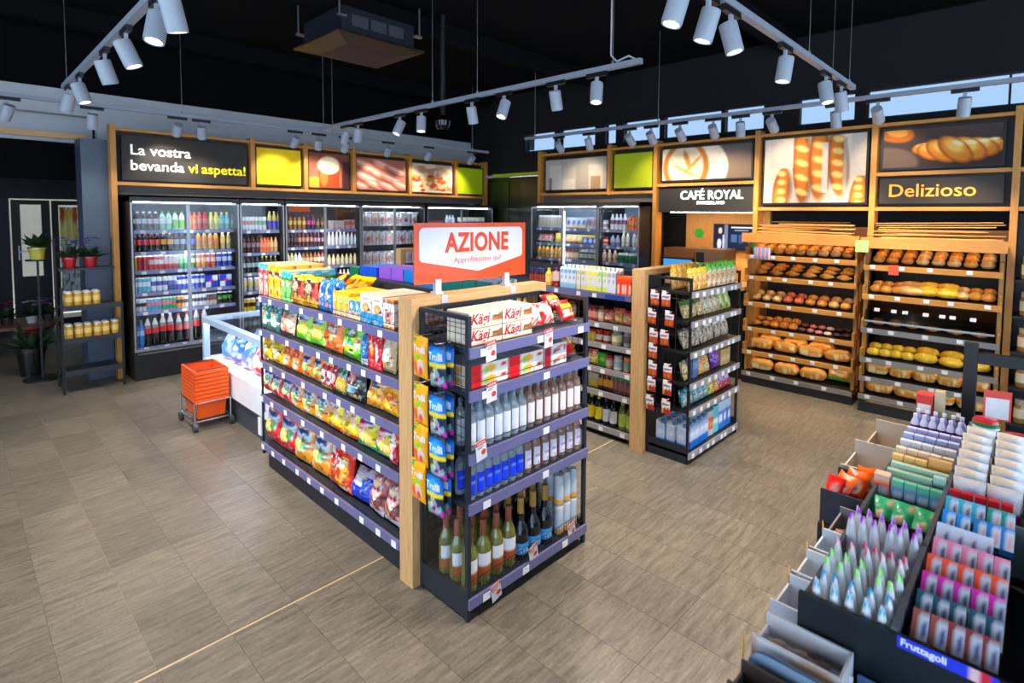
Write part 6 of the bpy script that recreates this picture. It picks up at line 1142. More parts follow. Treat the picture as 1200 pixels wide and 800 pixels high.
b = MB(); b.grid(lambda u, v: np.stack([.008+u*.544, 0*u-.002, .008+v*.304], 1), 50, 26, paint((22, 30, 48), ('rect', .26, .33, 0, 1, (90, 100, 120)), ('ell', .15, .25, .09, .35, (30, 34, 46)), ('ell', .15, .74, .045, .12, (196, 160, 140)), ('ell', .13, .2, .05, .2, (190, 196, 206)), ('ell', .23, .3, .03, .3, (150, 160, 180)), ('rect', .42, .9, .86, .92, (200, 210, 226)), ('rect', .5, .8, .74, .77, (120, 130, 150)), ('rect', .42, .55, .3, .6, (60, 84, 120)), ('rect', .6, .7, .25, .6, (50, 70, 104)), ('rect', .75, .92, .35, .6, (44, 60, 92))))
b.obj('display', print_mat('screen_print', .15, emis=.9), mn)
st = tag(MB().cyl((6.598, 3.33, 1.635), (6.592, 3.33, 1.635), .062, 24).obj('round_sticker', mat('green_sticker', (60, 190, 70), .5)), 'round green sticker on the wooden coffee wall', 'sticker')
st = tag(MB().cyl((6.07, 2.42, 1.53), (6.06, 2.42, 1.53), .035, 20).obj('round_sticker', mat('green_sticker', (60, 190, 70), .5)), 'small green sticker on the wooden post left of the bakery', 'sticker')
for i, (y, w_, h, lab) in enumerate([(3.62, .46, .27, 'black coffee machine with brown hopper on the coffee counter'), ]):
    m_ = thing('coffee_machine', lab, 'coffee machine', (6.08, y, 1.062), -math.pi/2)
    MB().box(0, .08, 0, w_, .42, h).obj('body', BLACKP, m_); MB().box(.02, 0, 0, w_-.02, .08, .03).obj('drip_tray', STEEL, m_)
    MB().box(.04, .06, h-.12, w_-.04, .08, h-.02).obj('front_panel', mat('panel_blue', (40, 90, 140), .3, emit=(60, 140, 210), es=.6), m_)
    b = MB(); b.box(.02, .1, h, w_-.02, .38, h+.12, (96, 66, 44)); b.obj('bean_hopper', mat('bean_brown', (104, 66, 40), .3), m_)
cu = thing('cup_dispenser', 'brown wooden cup box beside the coffee machine', 'dispenser', (6.08, 3.12, 1.062), -math.pi/2)
MB().box(0, 0, 0, .36, .35, .40).obj('body', mat('brown_box', (92, 70, 50), .5), cu); MB().box(.02, -.004, .06, .12, 0, .36).obj('door', BLACK, cu); MB().box(-.02, -.02, .0, .42, .0, .1).obj('tray', FR_H, cu)
# ------------------------------------------------------------------ bakery racks
def rack(label, xf, y0, y1, zs, trays, ztop, dark):
    W = y0-y1; t = thing('bakery_rack', label, 'bakery rack', (xf, y0, 0), -math.pi/2); D = 6.62-xf
    MB().box(0, .0, 0, W, D, .10).obj('base', BLACK, t)
    for s in (0, W-.03): MB().box(s, .2, .1, s+.03, D, ztop).obj('side_panel', BAKEWOOD if not dark else BLACK, t); MB().box(s, .06, .1, s+.03, .11, ztop).obj('front_post', BAKEWOOD, t)
    MB().box(.03, D-.04, .1, W-.03, D-.02, ztop).obj('back_panel', mat('rack_back', (36, 32, 32), .6), t)
    for i, z in enumerate(zs):
        tray = T(0, 0, z, .13)
        wd = trays[i]
        o = MB().box(.0, .0, -.022, W, .42, 0).obj('shelf', {'w': BAKEWOOD, 'b': BLACK}[wd], t); o.matrix_basis = tray
        MB().box(.0, -.012, -.038, W, -.001, .012).obj('front_lip', {'w': FR_H, 'b': STEEL}[wd], o)
        MB().box(.03, .012, .001, W-.03, .40, .006).obj('liner', BLACK, o)
        if i: pass
        MB().box(.05, .10, -.03, W-.05, .112, -.0225).obj('light_strip', WARMLED, o)
        k = .08
        while k < W-.08: link('price_tag', TAGMESH, o, T(k, -.016, -.006)); k += rnd.uniform(.16, .28)
        if i not in (len(zs)-1,):
            for s in (.0005, W-.0205): MB().box(s, .0, .0005, s+.02, .35, .09).obj('tray_side', BAKEWOOD, o)
    MB().box(.05, .10, ztop-.028, W-.05, .112, ztop-.0205).obj('light_strip', WARMLED, t)
    o = MB().box(-.02, -.06, ztop-.02, W+.02, .42, ztop).box(-.02, -.06, ztop-.05, W+.02, -.045, ztop-.0201).box(-.02, -.06, ztop, W+.02, -.045, ztop+.05).box(-.02, .40, ztop, W+.02, .42, ztop+.13).obj('top_tray', FR_H, t); return t
K1X, K2X = 5.97, 5.87
Z1 = [1.425, 1.195, .905, .625, .365, .125]; Z2 = [1.40, 1.115, .80, .44, .235, .115]
rack('left bakery rack with wooden shelves of rolls, pastries and wrapped bread', K1X, 2.455, 1.345, Z1, 'wwwwwb', 1.625, False)
RACK2 = rack('right bakery rack with black trays and yellow loaves', K2X, 1.27, .245, [1.40, 1.12, .80, .515, .335, .16], 'wwbbbb', 1.62, True)
for xf, y0, W, lab in ((K1X, 2.455, 1.11, 'left'), (K2X, 1.27, 1.025, 'right')):
    for i in range(9):
        L_ = rnd.uniform(.6, 1.0)*W; b = MB(); y = rnd.uniform(0, W-L_)
        b.box(0, -.035, 0, L_, .035, .006, (206, 160, 96)); m_ = b.mesh('baguette_bag', mat('kraft_paper', (206, 158, 92), .7))
        o = link('kraft_bag', m_); o.matrix_world = T(xf+.02+i*.03, y0-y, 1.65+.018*i, rnd.uniform(-.12, .12), rnd.uniform(-.03, .02)*1, -math.pi/2+rnd.uniform(-.05, .05)); tag(o, '%s long kraft paper bag up the stack on %s bakery rack' % (ORD[i], lab), 'paper bag', 'kraft bags on the %s bakery rack' % lab)
def bk(i): return Face((K1X, K2X)[i], (2.455, 1.27)[i], -math.pi/2)
crust = [((186, 104, 24), (232, 166, 60)), ((204, 130, 40), (240, 186, 90)), ((170, 88, 24), (220, 144, 56)), ((208, 150, 80), (240, 206, 150)), ((180, 76, 44), (222, 130, 96))]
ROLL = [loaf_mesh(.105, .1, .085, *crust[k], seed=k, name='bread_roll', nu=8, nv=8) for k in range(5)]
CROI = [loaf_mesh(.15, .062, .068, *crust[k], seed=10+k, bend=.5, ridges=5, name='croissant', nu=14, nv=7) for k in (0, 1)]
LOAF = [loaf_mesh(.24, .11, .10, *crust[k], seed=20+k, name='bread_loaf') for k in (0, 1, 3)]
YLOAF = loaf_mesh(.19, .12, .11, (214, 160, 20), (246, 214, 70), seed=31, name='bread_loaf')
YROLL = loaf_mesh(.12, .1, .085, (206, 160, 20), (246, 220, 80), seed=32, name='bread_roll', nu=8, nv=8)
DON = [loaf_mesh(.08, .08, .045, c, c2, seed=40, name='pastry', nu=8, nv=8) for c, c2 in (((110, 60, 44), (150, 90, 70)), ((206, 110, 110), (236, 180, 170)), ((60, 34, 30), (96, 60, 50)), ((226, 200, 170), (246, 236, 220)))]
def brow(i, zi, z, specs, d=.09, rows=2, rstep=.1, lab='', zoff=.012, tilt=.13):
    f = bk(i); tot = sum(s[0] for s in specs)
    W = (1.11, 1.025)[i]-.10; q = .05; k = W/sum(s[0]*s[1] for s in specs)
    for n, wt, meshes, desc, name, cat in specs:
        for j in range(n):
            for r_ in range(rows):
                me = rnd.choice(meshes) if isinstance(meshes, list) else meshes
                dd = d+r_*rstep+rnd.uniform(-.01, .01)
                put(me, name, f, q+(j+.5)*wt*k, dd, z+.012+.13*dd+(.0, .02, .035)[r_], nth('%s %s' % (desc.replace('on the ', 'on '), lab), j, n, r_), cat, '%s %s' % (desc, lab), -tilt*0, rnd.uniform(-.25, .25))
        q += n*wt*k
BL = 'of left bakery rack'; BR = 'of right bakery rack'
brow(0, 0, Z1[0], [(3, 1, [ROLL[3], ROLL[1]], 'pale bread roll on the upper shelf left', 'bread_roll', 'bread roll'), (6, 1, [ROLL[1], ROLL[3]], 'crusty golden roll on the upper shelf', 'bread_roll', 'bread roll')], lab=BL, rows=3, rstep=.1)
brow(0, 1, Z1[1], [(3, 1.4, [CROI[0]], 'brown croissant on the second shelf', 'croissant', 'croissant'), (3, 1.4, [CROI[1]], 'golden croissant on the second shelf', 'croissant', 'croissant')], lab=BL, rows=3, rstep=.1)
brow(0, 2, Z1[2], [(3, 1, [ROLL[3]], 'pale soft roll on the third shelf', 'bread_roll', 'bread roll'), (2, 1, [ROLL[4]], 'reddish roll on the third shelf', 'bread_roll', 'bread roll'), (2, 1, [ROLL[0], ROLL[1]], 'golden roll on the third shelf', 'bread_roll', 'bread roll'), (2, 1, [ROLL[3], ROLL[1]], 'floury roll at the right of the third shelf', 'bread_roll', 'bread roll')], lab=BL, rows=2)
brow(0, 3, Z1[3], [(2, 1.3, [CROI[0]], 'filled croissant on the fourth shelf', 'croissant', 'croissant'), (3, 1.1, [ROLL[0]], 'small golden pastry on the fourth shelf', 'pastry', 'pastry'), (1, 1, [DON[0]], 'chocolate pastry on the fourth shelf', 'pastry', 'pastry'), (2, 1, [DON[1]], 'pink iced pastry on the fourth shelf', 'pastry', 'pastry'), (1, 1, [DON[3]], 'white iced pastry on the fourth shelf', 'pastry', 'pastry'), (2, 1, [DON[2]], 'dark chocolate pastry at right of fourth shelf', 'pastry', 'pastry')], lab=BL, rows=2)
def wrapped(l, d, h, pf, name='wrapped_loaf', seed=0):
    rg = np.random.RandomState(seed)
    def top(u, v):
        a = 2*np.pi*u; e = .55; cx_ = np.sign(np.cos(a))*np.abs(np.cos(a))**e; cz = np.sign(np.sin(a))*np.abs(np.sin(a))**e; t = 2*v-1; k = np.clip(1-np.abs(t)**8, .15, 1)
        return np.stack([t*l/2, cx_*d/2*k+.02*0, h/2+cz*h/2*k*(1+.04*np.sin(12*v+3*u))], 1)
    b = MB(); b.grid(top, 16, 16, lambda u, v: pf(v, (u+.5) % 1)); return b.mesh(name, FILM, True)
WL = [wrapped(.26, .13, .11, paint((206, 136, 60), ('rect', .2, .8, .2, .7, c), ('noise', (250, 220, 160), 10, .62, i), ('band', .8, 1, (240, 190, 110)), ('rect', .1, .35, .3, .6, (240, 232, 220))), seed=i) for i, c in enumerate([(226, 170, 90), (190, 100, 90), (236, 206, 150), (210, 120, 60)])]
for i in range(4): put(WL[(2, 1, 0, 3)[i]], 'wrapped_loaf', bk(0), .17+i*.257, .12, Z1[4]+.03, ['wrapped pale loaf', 'wrapped pink brown loaf', 'wrapped golden loaf', 'wrapped sliced loaf with red print'][i]+' on the fifth shelf '+BL, 'wrapped bread', None, 0, 0)
for i in range(3): put(WL[(0, 2, 1)[i]], 'wrapped_loaf', bk(0), .22+i*.265, .26, Z1[4]+.05, ['wrapped loaf behind at left', 'wrapped loaf behind in the middle', 'wrapped loaf behind at right'][i]+' on the fifth shelf '+BL, 'wrapped bread', None, 0, 0)
for i, (m_, s_) in enumerate([(WL[0], .17), (WL[3], .44), (WL[2], .71)]): put(m_, 'wrapped_loaf', bk(0), s_, .13, Z1[5]+.03, ['big golden wrapped loaf', 'wrapped loaf with orange print', 'wrapped pale rolls'][i]+' on the bottom shelf '+BL, 'wrapped bread', None, 0, .05)
gm, _ = bag_mesh(.22, .17, .13, paint((216, 190, 130), ('band', 0, .14, (120, 190, 50)), ('blobs', 3, 9, (.15, .15, .85, .8), [(236, 206, 140), (190, 140, 70), (246, 236, 206)], .14), ('band', .9, 1, (90, 170, 60))), seed=95, name='bread_bag')
put(gm, 'bread_bag', bk(0), .955, .22, Z1[5]+.04, 'clear bread bag with green base at the right end '+BL, 'bread bag', None, .25, 0)
tb_, _ = bag_mesh(.05, .13, .02, paint((110, 150, 190), ('rect', .3, .5, 0, 1, (206, 60, 60)), ('rect', .7, .85, 0, 1, (230, 236, 240))), 4, 6, 96, name='tag_roll')
for k in range(4): put(tb_, 'bag_dispenser', bk(0), .13+k*.042, -.03, Z1[0]-.03, nth('striped blue plastic bag roll on the left bakery rack', k, 4), 'bag roll', 'plastic bag rolls on the left bakery rack', 0, .5)
brow(1, 0, 1.40, [(3, 1, [ROLL[0], ROLL[1]], 'brown roll at the left of the upper shelf', 'bread_roll', 'bread roll'), (5, 1, [ROLL[1], ROLL[3]], 'golden roll on the upper shelf', 'bread_roll', 'bread roll')], lab=BR, rows=3, rstep=.1)
brow(1, 1, 1.12, [(3, 1, [ROLL[1]], 'round roll on the second shelf', 'bread_roll', 'bread roll'), (1, 1.4, [LOAF[2]], 'pale loaf on the second shelf', 'bread_loaf', 'bread'), (2, 1.6, [YLOAF], 'golden yellow loaf on the second shelf', 'bread_loaf', 'bread'), (1, 1, [ROLL[3]], 'seeded roll on the second shelf', 'bread_roll', 'bread roll'), (2, 1, [ROLL[1]], 'flat golden roll at right of second shelf', 'bread_roll', 'bread roll')], lab=BR, rows=2)
brow(1, 2, .80, [(1, 1.2, [ROLL[0]], 'dark bun on the black third tray', 'bread_roll', 'bread roll'), (2, 1.2, [ROLL[1]], 'golden bun on the black third tray', 'bread_roll', 'bread roll'), (3, 1.5, [CROI[1]], 'croissant on the black third tray', 'croissant', 'croissant')], lab=BR, rows=1, d=.12)
gl = RACK2
MB().add([(.02, -.005, .885), (.99, -.005, .885), (.99, .12, 1.07), (.02, .12, 1.07)], [(0, 1, 2, 3)]).obj('flap_pane', glass_mat('smoked_glass', (.30, .31, .34), .08), gl); MB().box(.02, -.012, .872, .99, .0, .888).obj('edge_rail', STEEL, gl)
for k in range(7): link('price_tag', TAGMESH, gl, T(.1+k*.125+rnd.uniform(-.03, .03), .052, .985, -.6))
brow(1, 3, .515, [(4, 1, [YROLL], 'yellow roll on the fourth tray', 'bread_roll', 'bread roll'), (3, 2., [YLOAF], 'large yellow loaf on the fourth tray', 'bread_loaf', 'bread')], lab=BR, rows=2)
for i in range(5):
    put(WL[(0, 2, 3, 2, 1)[i]], 'wrapped_loaf', bk(1), .135+i*.187, .11, .335+.032, '%s wrapped loaf from the left on the fifth tray of the right bakery rack' % nm[i], 'wrapped bread', None, 0, 0, 0, (), (.74, 1.1, 1.0))
for i in range(4):
    put(WL[(3, 1, 0, 2)[i]], 'wrapped_loaf', bk(1), .155+i*.236, .11, .16+.032, '%s wrapped loaf from the left on the bottom tray of the right bakery rack' % nm[i], 'wrapped bread', None, 0, 0, 0, (), (.9, 1.1, .95))
tag(MB().box(5.80, 1.22, 1.53, 5.803, 1.33, 1.64).obj('green_tag', mat('pale_green_card', (160, 206, 120), .6)), 'pale green card hanging between the two bakery racks', 'card')
tag(MB().box(5.85, .98, 1.33, 5.853, 1.06, 1.42).obj('red_tag', mat('red_card', (200, 70, 40), .6)), 'red card on the upper shelf of the right bakery rack', 'card')
# extra shelving past the bakery, at the picture edge
o = thing('gift_shelf', 'dark shelf with bottles past the right bakery rack', 'shelving', (5.95, .18, 0), -math.pi/2)
MB().box(0, .3, 0, .9, .33, 1.9).obj('back_panel', BLACK, o)
GSZ = [.15, .45, .75, 1.05, 1.35]
for z in GSZ: MB().box(0, 0, z-.02, .9, .3, z).obj('shelf', BLACK, o)
for z in GSZ: row(jar_mesh(.2, .045, (120, 90, 50), (190, 176, 150), (150, 140, 130)), 'preserve_jar', Face(5.95, .18, -math.pi/2), .03, .5, 4, .06, z+.002, 'amber jar on %s dark shelf past the bakery' % ORD[GSZ.index(z)], 'jar', group='amber jars past the bakery')
# ------------------------------------------------------------------ chest freezer
fz = thing('chest_freezer', 'glass sided chest freezer at the end of the snack gondola', 'freezer', (1.645, 4.27, 0))
FW, FL, FH = .80, 1.74, .835; PB = mat('pale_blue_plastic', (170, 196, 224), .35)
MB().box(.03, .02, 0, FW-.03, FL-.02, .22).obj('base', mat('freezer_grey_base', (58, 62, 72), .5), fz)
MB().box(0, 0, .22, FW, FL, .44).obj('lower_body', WHITE, fz)
for (x, y) in ((0, 0), (FW-.05, 0), (0, FL-.05), (FW-.05, FL-.05)): MB().box(x, y, .44, x+.05, y+.05, FH-.05).obj('corner_post', PB, fz)
MB().box(0, 0, FH-.05, .06, FL, FH).box(FW-.06, 0, FH-.05, FW, FL, FH).box(.06, 0, FH-.05, FW-.06, .06, FH).box(.06, FL-.06, FH-.05, FW-.06, FL, FH).obj('rim', PB, fz)
MB().box(.012, .05, .44, .02, FL-.05, FH-.05).obj('side_pane', PANE, fz); MB().box(FW-.02, .05, .44, FW-.012, FL-.05, FH-.05).obj('side_pane', PANE, fz)
MB().box(.05, FL-.02, .44, FW-.05, FL-.012, FH-.05).obj('side_pane', PANE, fz); MB().box(.05, .012, .44, FW-.05, .02, FH-.05).obj('side_pane', PANE, fz)
for k in range(2): MB().box(.06, .06+k*.81, FH-.02, FW-.06, .06+k*.81+.81, FH-.012).obj('sliding_lid', PANE, fz)
MB().box(-.001, .30, .06, .028, .36, .2).obj('info_sticker', TAG, fz); MB().box(-.002, .2, .28, .0, .26, .36).obj('logo_sticker', mat('sticker_blue', (40, 70, 150), .4), fz)
MB().box(.025, .08, FH-.062, .058, FL-.08, FH-.052).obj('light_bar', LED, fz); MB().box(FW-.058, .08, FH-.062, FW-.025, FL-.08, FH-.052).obj('light_bar', LED, fz)  # bars added along the rim to brighten the freezer interior
FF = Face(1.665, 5.94, -math.pi/2)
fcols = [((190, 206, 226), (120, 160, 210), 'pale blue'), ((70, 110, 200), (206, 220, 240), 'blue'), ((206, 216, 226), (90, 140, 200), 'white and blue'), ((190, 60, 60), (236, 220, 220), 'red'), ((90, 150, 180), (226, 236, 240), 'pale teal'), ((226, 100, 40), (246, 200, 160), 'orange')]
for k in range(6):
    c, c2, nmn = fcols[k] if k < 6 and True else fcols[0]
    me, _ = bag_mesh(.2, .22, .1, paint(c, ('ell', .5, .45, .35, .25, c2), ('noise', c2, 8, .65, k)), seed=100+k, name='frozen_bag')
    for q in range(2): put(me, 'frozen_food_bag', FF, .18+k*.26, .16+q*.26, .446, '%s frozen food bag %s in chest freezer, %s from far end' % (nmn, ['behind glass', 'in second row'][q], nm[k]), 'frozen bag', None, .25)
# ------------------------------------------------------------------ orange baskets on a dolly
bx, by = 1.49, 5.40; rz = .0
dl = thing('basket_dolly', 'chrome wheeled dolly under the stack of orange baskets', 'dolly', (bx, by, 0))
b = MB(); b2 = MB(); hw, hd = .137, .2
for p, q in (((-hw, -hd), (hw, -hd)), ((hw, -hd), (hw, hd)), ((hw, hd), (-hw, hd)), ((-hw, hd), (-hw, -hd))):
    b.cyl((*p, .08), (*q, .08), .008, 8); b2.cyl((*p, .235), (*q, .235), .006, 8)
b.cyl((-hw, 0, .08), (hw, 0, .08), .007, 6).cyl((0, -hd, .08), (0, hd, .08), .007, 6); b.obj('lower_frame', CHROME, dl); b2.obj('upper_frame', CHROME, dl)
for sx in (-1, 1):
    for sy in (-1, 1):
        MB().cyl((sx*hw, sy*hd, .05), (sx*hw, sy*hd, .235), .008, 8).obj('leg', CHROME, dl)
        MB().cyl((sx*hw-.015, sy*hd, .037), (sx*hw+.015, sy*hd, .037), .036, 16).obj('caster', mat('rubber_grey', (60, 60, 64), .6), dl)
def basket():
    b = MB(); H_ = .175; wt, dt, wb, db = .116, .18, .1, .16; th = .006
    def ring(w, d, z): return [(-w, -d, z), (w, -d, z), (w, d, z), (-w, d, z)]
    for k in range(4):
        o0 = ring(wb, db, 0); o1 = ring(wt, dt, H_); i0 = ring(wb-th, db-th, 0); i1 = ring(wt-th, dt-th, H_); k2 = (k+1) % 4
        b.quad(o0[k], o0[k2], o1[k2], o1[k]); b.quad(i0[k2], i0[k], i1[k], i1[k2])
    b.quad((-wb, -db, .004), (wb, -db, .004), (wb, db, .004), (-wb, db, .004)); b.quad((-wb, db, 0), (wb, db, 0), (wb, -db, 0), (-wb, -db, 0))
    body = b.mesh('basket', ORANGE); r_ = MB(); e = .013
    for s in (-1, 1):
        r_.box(-wt-e, s*dt-(.0 if s > 0 else e), H_-.028, wt+e, s*dt+(e if s > 0 else 0), H_).box(s*wt-(0 if s > 0 else e), -dt, H_-.028, s*wt+(e if s > 0 else 0), dt, H_)
    rim = r_.mesh('rim', ORANGE); h = MB().box(-wt+.008, -.02, H_-.012, -wt+.022, .02, H_-.002)
    h = MB().box(-wt+.004, -dt+.006, H_+.001, wt-.004, -dt+.022, H_+.007).mesh('handle', BLACKP)
    pan = MB()
    for s in (-1, 1): pan.box(-.09, s*(.188)-.004, .05, .09, s*.188+.004, .17)
    return body, rim, h
BB, BRM, BH = basket()
for k in range(8):
    o = link('shopping_basket', BB); o.matrix_world = T(bx, by, .09+k*.034); tag(o, 'orange plastic shopping basket, %s from the bottom of the stack on the dolly' % nm[k], 'basket')
    link('rim', BRM, o)
    if k == 7: link('handle', BH, o); link('handle', BH, o, T(0, 0, 0, 0, 0, math.pi))
# ------------------------------------------------------------------ sweets display at the checkout
ZD = .95
dp = thing('sweets_display', 'black checkout counter display with compartments of gum and sweets', 'display', (1.36, 0, 0))
DL = 1.65; YA, YD, YB = .40, .205, .02
DKT = mat('dark_teal_black', (16, 26, 34), .4)
MB().box(0, YB-.09, 0, DL, YA-.004, ZD-.16).obj('body', BLACK, dp)
MB().box(-.012, YB-.10, .55, .0, YA, ZD+.005).obj('front_panel', DKT, dp)
MB().box(0.001, YA-.01, ZD-.16, DL, YA, ZD-.02).obj('side_wall', mat('grey_metal_side', (96, 98, 106), .35, metal=.6), dp)
MB().box(0.001, YD-.006, ZD-.16, DL, YD+.006, ZD+.012).obj('divider', mat('grey_divider', (120, 124, 134), .35, metal=.5), dp)
MB().box(0, YB-.06, ZD-.16, DL, YB-.052, ZD+.0).obj('side_wall', BLACK, dp)
for x in (.56, .76): MB().box(x, YD+.01, ZD-.16, x+.008, YA-.012, ZD-.03 if x < .6 else ZD-.05).obj('partition', BLACK, dp)
MB().box(.74, YB-.05, ZD-.16, .746, YD-.008, ZD-.005).obj('partition', mat('grey_plate', (120, 140, 148), .4), dp)
FD = Face(1.36, YA, -math.pi/2)  # s = YA - Y, d = X - 1.36, facing the camera side
def drow(me, name, a, b, n, x, z, label, cat, tilt=.0, yj=.1, jit=.004, **k): row(me, name, FD, a, b, n, x, z, label, cat, tilt=tilt, jit=jit, yj=yj, **k)
Q = 'in near display compartment'
def pouch(c1, c2, seed, w_=.043, h=.155): return bag_mesh(w_, h, .02, paint((222, 226, 232), ('band', .84, 1, c1), ('ell', .5, .45, .4, .12, c2), ('noise', (240, 242, 246), 8, .6, seed)), 8, 12, seed, name='sweets_pouch', taper=.8)[0]
zf = ZD-.115
drow(pouch((40, 150, 190), (190, 214, 226), 201), 'sweets_pouch', .012, .19, 5, .045, zf, 'white sweets pouch with blue top, front row '+Q, 'sweets pouch', tilt=-.12)
drow(pouch((40, 150, 190), (190, 214, 226), 202), 'sweets_pouch', .012, .19, 5, .085, zf, 'white sweets pouch with blue top, second row '+Q, 'sweets pouch', tilt=-.1)
drow(pouch((120, 210, 50), (206, 230, 190), 203), 'sweets_pouch', .012, .19, 5, .135, zf+.01, 'white sweets pouch with lime green top, front row '+Q, 'sweets pouch', tilt=-.12)
drow(pouch((120, 210, 50), (206, 230, 190), 204), 'sweets_pouch', .012, .19, 5, .18, zf+.01, 'white sweets pouch with lime green top, second row '+Q, 'sweets pouch', tilt=-.12)
drow(pouch((206, 40, 90), (230, 150, 170), 205), 'sweets_pouch', .012, .185, 5, .245, zf+.01, 'white sweets pouch with crimson print '+Q, 'sweets pouch', tilt=-.12)
drow(pouch((206, 40, 90), (230, 150, 170), 206), 'sweets_pouch', .06, .185, 4, .29, zf, 'white sweets pouch with crimson print, rear row '+Q, 'sweets pouch', tilt=-.12)
drow(pouch((170, 50, 190), (214, 200, 230), 207), 'sweets_pouch', .008, .19, 6, .40, zf+.015, 'white sweets pouch with purple top '+Q, 'sweets pouch', tilt=-.12)
drow(pouch((170, 50, 190), (214, 200, 230), 208), 'sweets_pouch', .008, .19, 6, .45, zf+.015, 'white sweets pouch with purple top, rear row '+Q, 'sweets pouch', tilt=-.12)
gc = bag_mesh(.075, .10, .04, paint((60, 170, 120), ('blobs', 4, 8, (.1, .1, .9, .9), [(236, 226, 206), (226, 180, 150), (100, 200, 150)], .16)), 8, 8, 209, name='candy_bag')[0]
drow(gc, 'candy_bag', .015, .185, 3, .66, zf+.005, 'green and cream candy bag in the middle compartment of the sweets display', 'candy bag', tilt=.9, yj=.4)
def tin_box(c1, c2, w_=.036, h=.085, d=.024): return box_mesh(w_, h, d, paint(c1, ('band', .75, 1, c2), ('rect', .15, .85, .3, .6, (226, 232, 240))), top=c2, nx=4, nz=6, name='mint_box')
Q2 = 'in far display compartment'
drow(tin_box((236, 90, 20), (240, 190, 170), .045, .1, .04), 'mint_box', .0, .04, 1, .79, zf+.03, 'orange box at the corner '+Q2, 'mint box', yj=0)
drow(tin_box((120, 170, 206), (120, 200, 170), .034), 'mint_box', .045, .19, 4, .80, zf+.035, 'pale blue mint box with green top '+Q2, 'mint box', yj=0, jit=.001)
drow(tin_box((226, 170, 206), (170, 206, 180), .034), 'mint_box', .02, .15, 4, .87, zf+.04, 'pink mint box with pale green top '+Q2, 'mint box', yj=0, jit=.001)
drow(tin_box((20, 130, 90), (190, 220, 206), .034, .1), 'mint_box', .155, .19, 1, .87, zf+.04, 'dark green mint box '+Q2, 'mint box', yj=0, jit=.001)
drow(tin_box((226, 216, 190), (190, 214, 190), .034), 'mint_box', .02, .19, 5, .93, zf+.045, 'cream mint box with pale green top '+Q2, 'mint box', yj=0, jit=.001)
drow(tin_box((240, 170, 60), (246, 200, 130), .034), 'mint_box', .01, .12, 3, 1.0, zf+.05, 'orange yellow mint box '+Q2, 'mint box', yj=0, jit=.001)
drow(tin_box((206, 160, 20), (236, 180, 120), .034, .1), 'mint_box', .125, .19, 2, 1.0, zf+.05, 'mustard yellow mint box '+Q2, 'mint box', yj=0, jit=.001)
drow(tin_box((236, 190, 110), (240, 220, 190), .034), 'mint_box', .01, .19, 5, 1.07, zf+.055, 'peach mint box '+Q2, 'mint box', yj=0, jit=.001)
drow(tin_box((226, 222, 226), (230, 226, 232), .034), 'mint_box', .01, .19, 5, 1.15, zf+.06, 'white mint box '+Q2, 'mint box', yj=0, jit=.001)
drow(tin_box((170, 190, 236), (200, 206, 240), .034), 'mint_box', .005, .19, 5, 1.24, zf+.06, 'pale blue mint box '+Q2, 'mint box', yj=0, jit=.001)
drow(tin_box((190, 180, 230), (206, 196, 236), .034), 'mint_box', .005, .19, 5, 1.32, zf+.06, 'lilac mint box '+Q2, 'mint box', yj=0, jit=.001)
drow(pet_mesh(.12, .017, (206, 200, 226), (70, 40, 110), (226, 220, 236)), 'gum_bottle', .005, .19, 6, 1.42, zf+.06, 'white gum bottle with purple band '+Q2, 'gum bottle', yj=0, jit=.001)
drow(pet_mesh(.12, .017, (150, 160, 220), (120, 200, 200), (226, 226, 240)), 'gum_bottle', .005, .19, 6, 1.5, zf+.06, 'blue gum bottle with teal band '+Q2, 'gum bottle', yj=0, jit=.001)
# gum packs on the right side of the divider
Q3 = 'in the stepped gum tray'
def gum(c1, c2, c3=(206, 210, 220)): return box_mesh(.031, .062, .05, paint(c1, ('rect', .0, .5, .0, 1, c1), ('rect', .5, 1, .0, .85, c3), ('rect', .58, .9, .2, .6, c2)), top=c1, nx=4, nz=4, name='gum_pack')
gr = [(.05, [(2, .01, .075, (150, 84, 76), (60, 70, 150), 'rose brown gum pack left'), (3, .075, .16, (130, 60, 60), (80, 80, 140), 'dark red gum pack')]), (.12, [(5, .005, .165, (40, 80, 96), (50, 60, 110), 'dark teal gum pack')]), (.20, [(5, .005, .165, (206, 60, 160), (60, 60, 110), 'magenta gum pack')]), (.28, [(5, .005, .165, (226, 96, 70), (80, 90, 120), 'coral red gum pack')]), (.37, [(5, .005, .165, (226, 140, 170), (50, 60, 110), 'pink gum pack')]), (.45, [(4, .005, .125, (206, 216, 236), (60, 90, 150), 'white patterned gum pack')]), (.53, [(2, .005, .075, (40, 140, 206), (60, 60, 100), 'blue gum pack'), (3, .08, .165, (50, 120, 180), (226, 170, 170), 'darker blue gum pack')]), (.62, [(3, .005, .1, (70, 170, 190), (90, 90, 120), 'turquoise gum pack'), (2, .105, .165, (40, 140, 130), (226, 170, 160), 'green gum pack')])]
for i, (x, items) in enumerate(gr):
    MB().box(x-.012, YB+.012, ZD-.16, x-.009, YD-.008, ZD-.05+.006*i).obj('step_riser', mat('clear_blue_riser', (160, 190, 214), .3), dp)
    for n, a, b_, c1, c2, lab in items: drow(gum(c1, c2), 'gum_pack', YA-YD+.012+a, YA-YD+.012+b_, n, x, ZD-.025+.006*i, '%s on %s step of gum tray' % (lab, ORD[i]), 'gum pack', tilt=.75, yj=0, jit=.001)
    o = MB().box(x-.008, YB+.012, ZD-.16, x+.06, YD-.008, ZD-.066+.006*i).obj('step', DKT, dp)
fs = thing('gum_front_strip', 'blue printed front strip of the gum tray with white lettering', 'strip', (1.3475, YD-.008, ZD-.018), -math.pi/2)
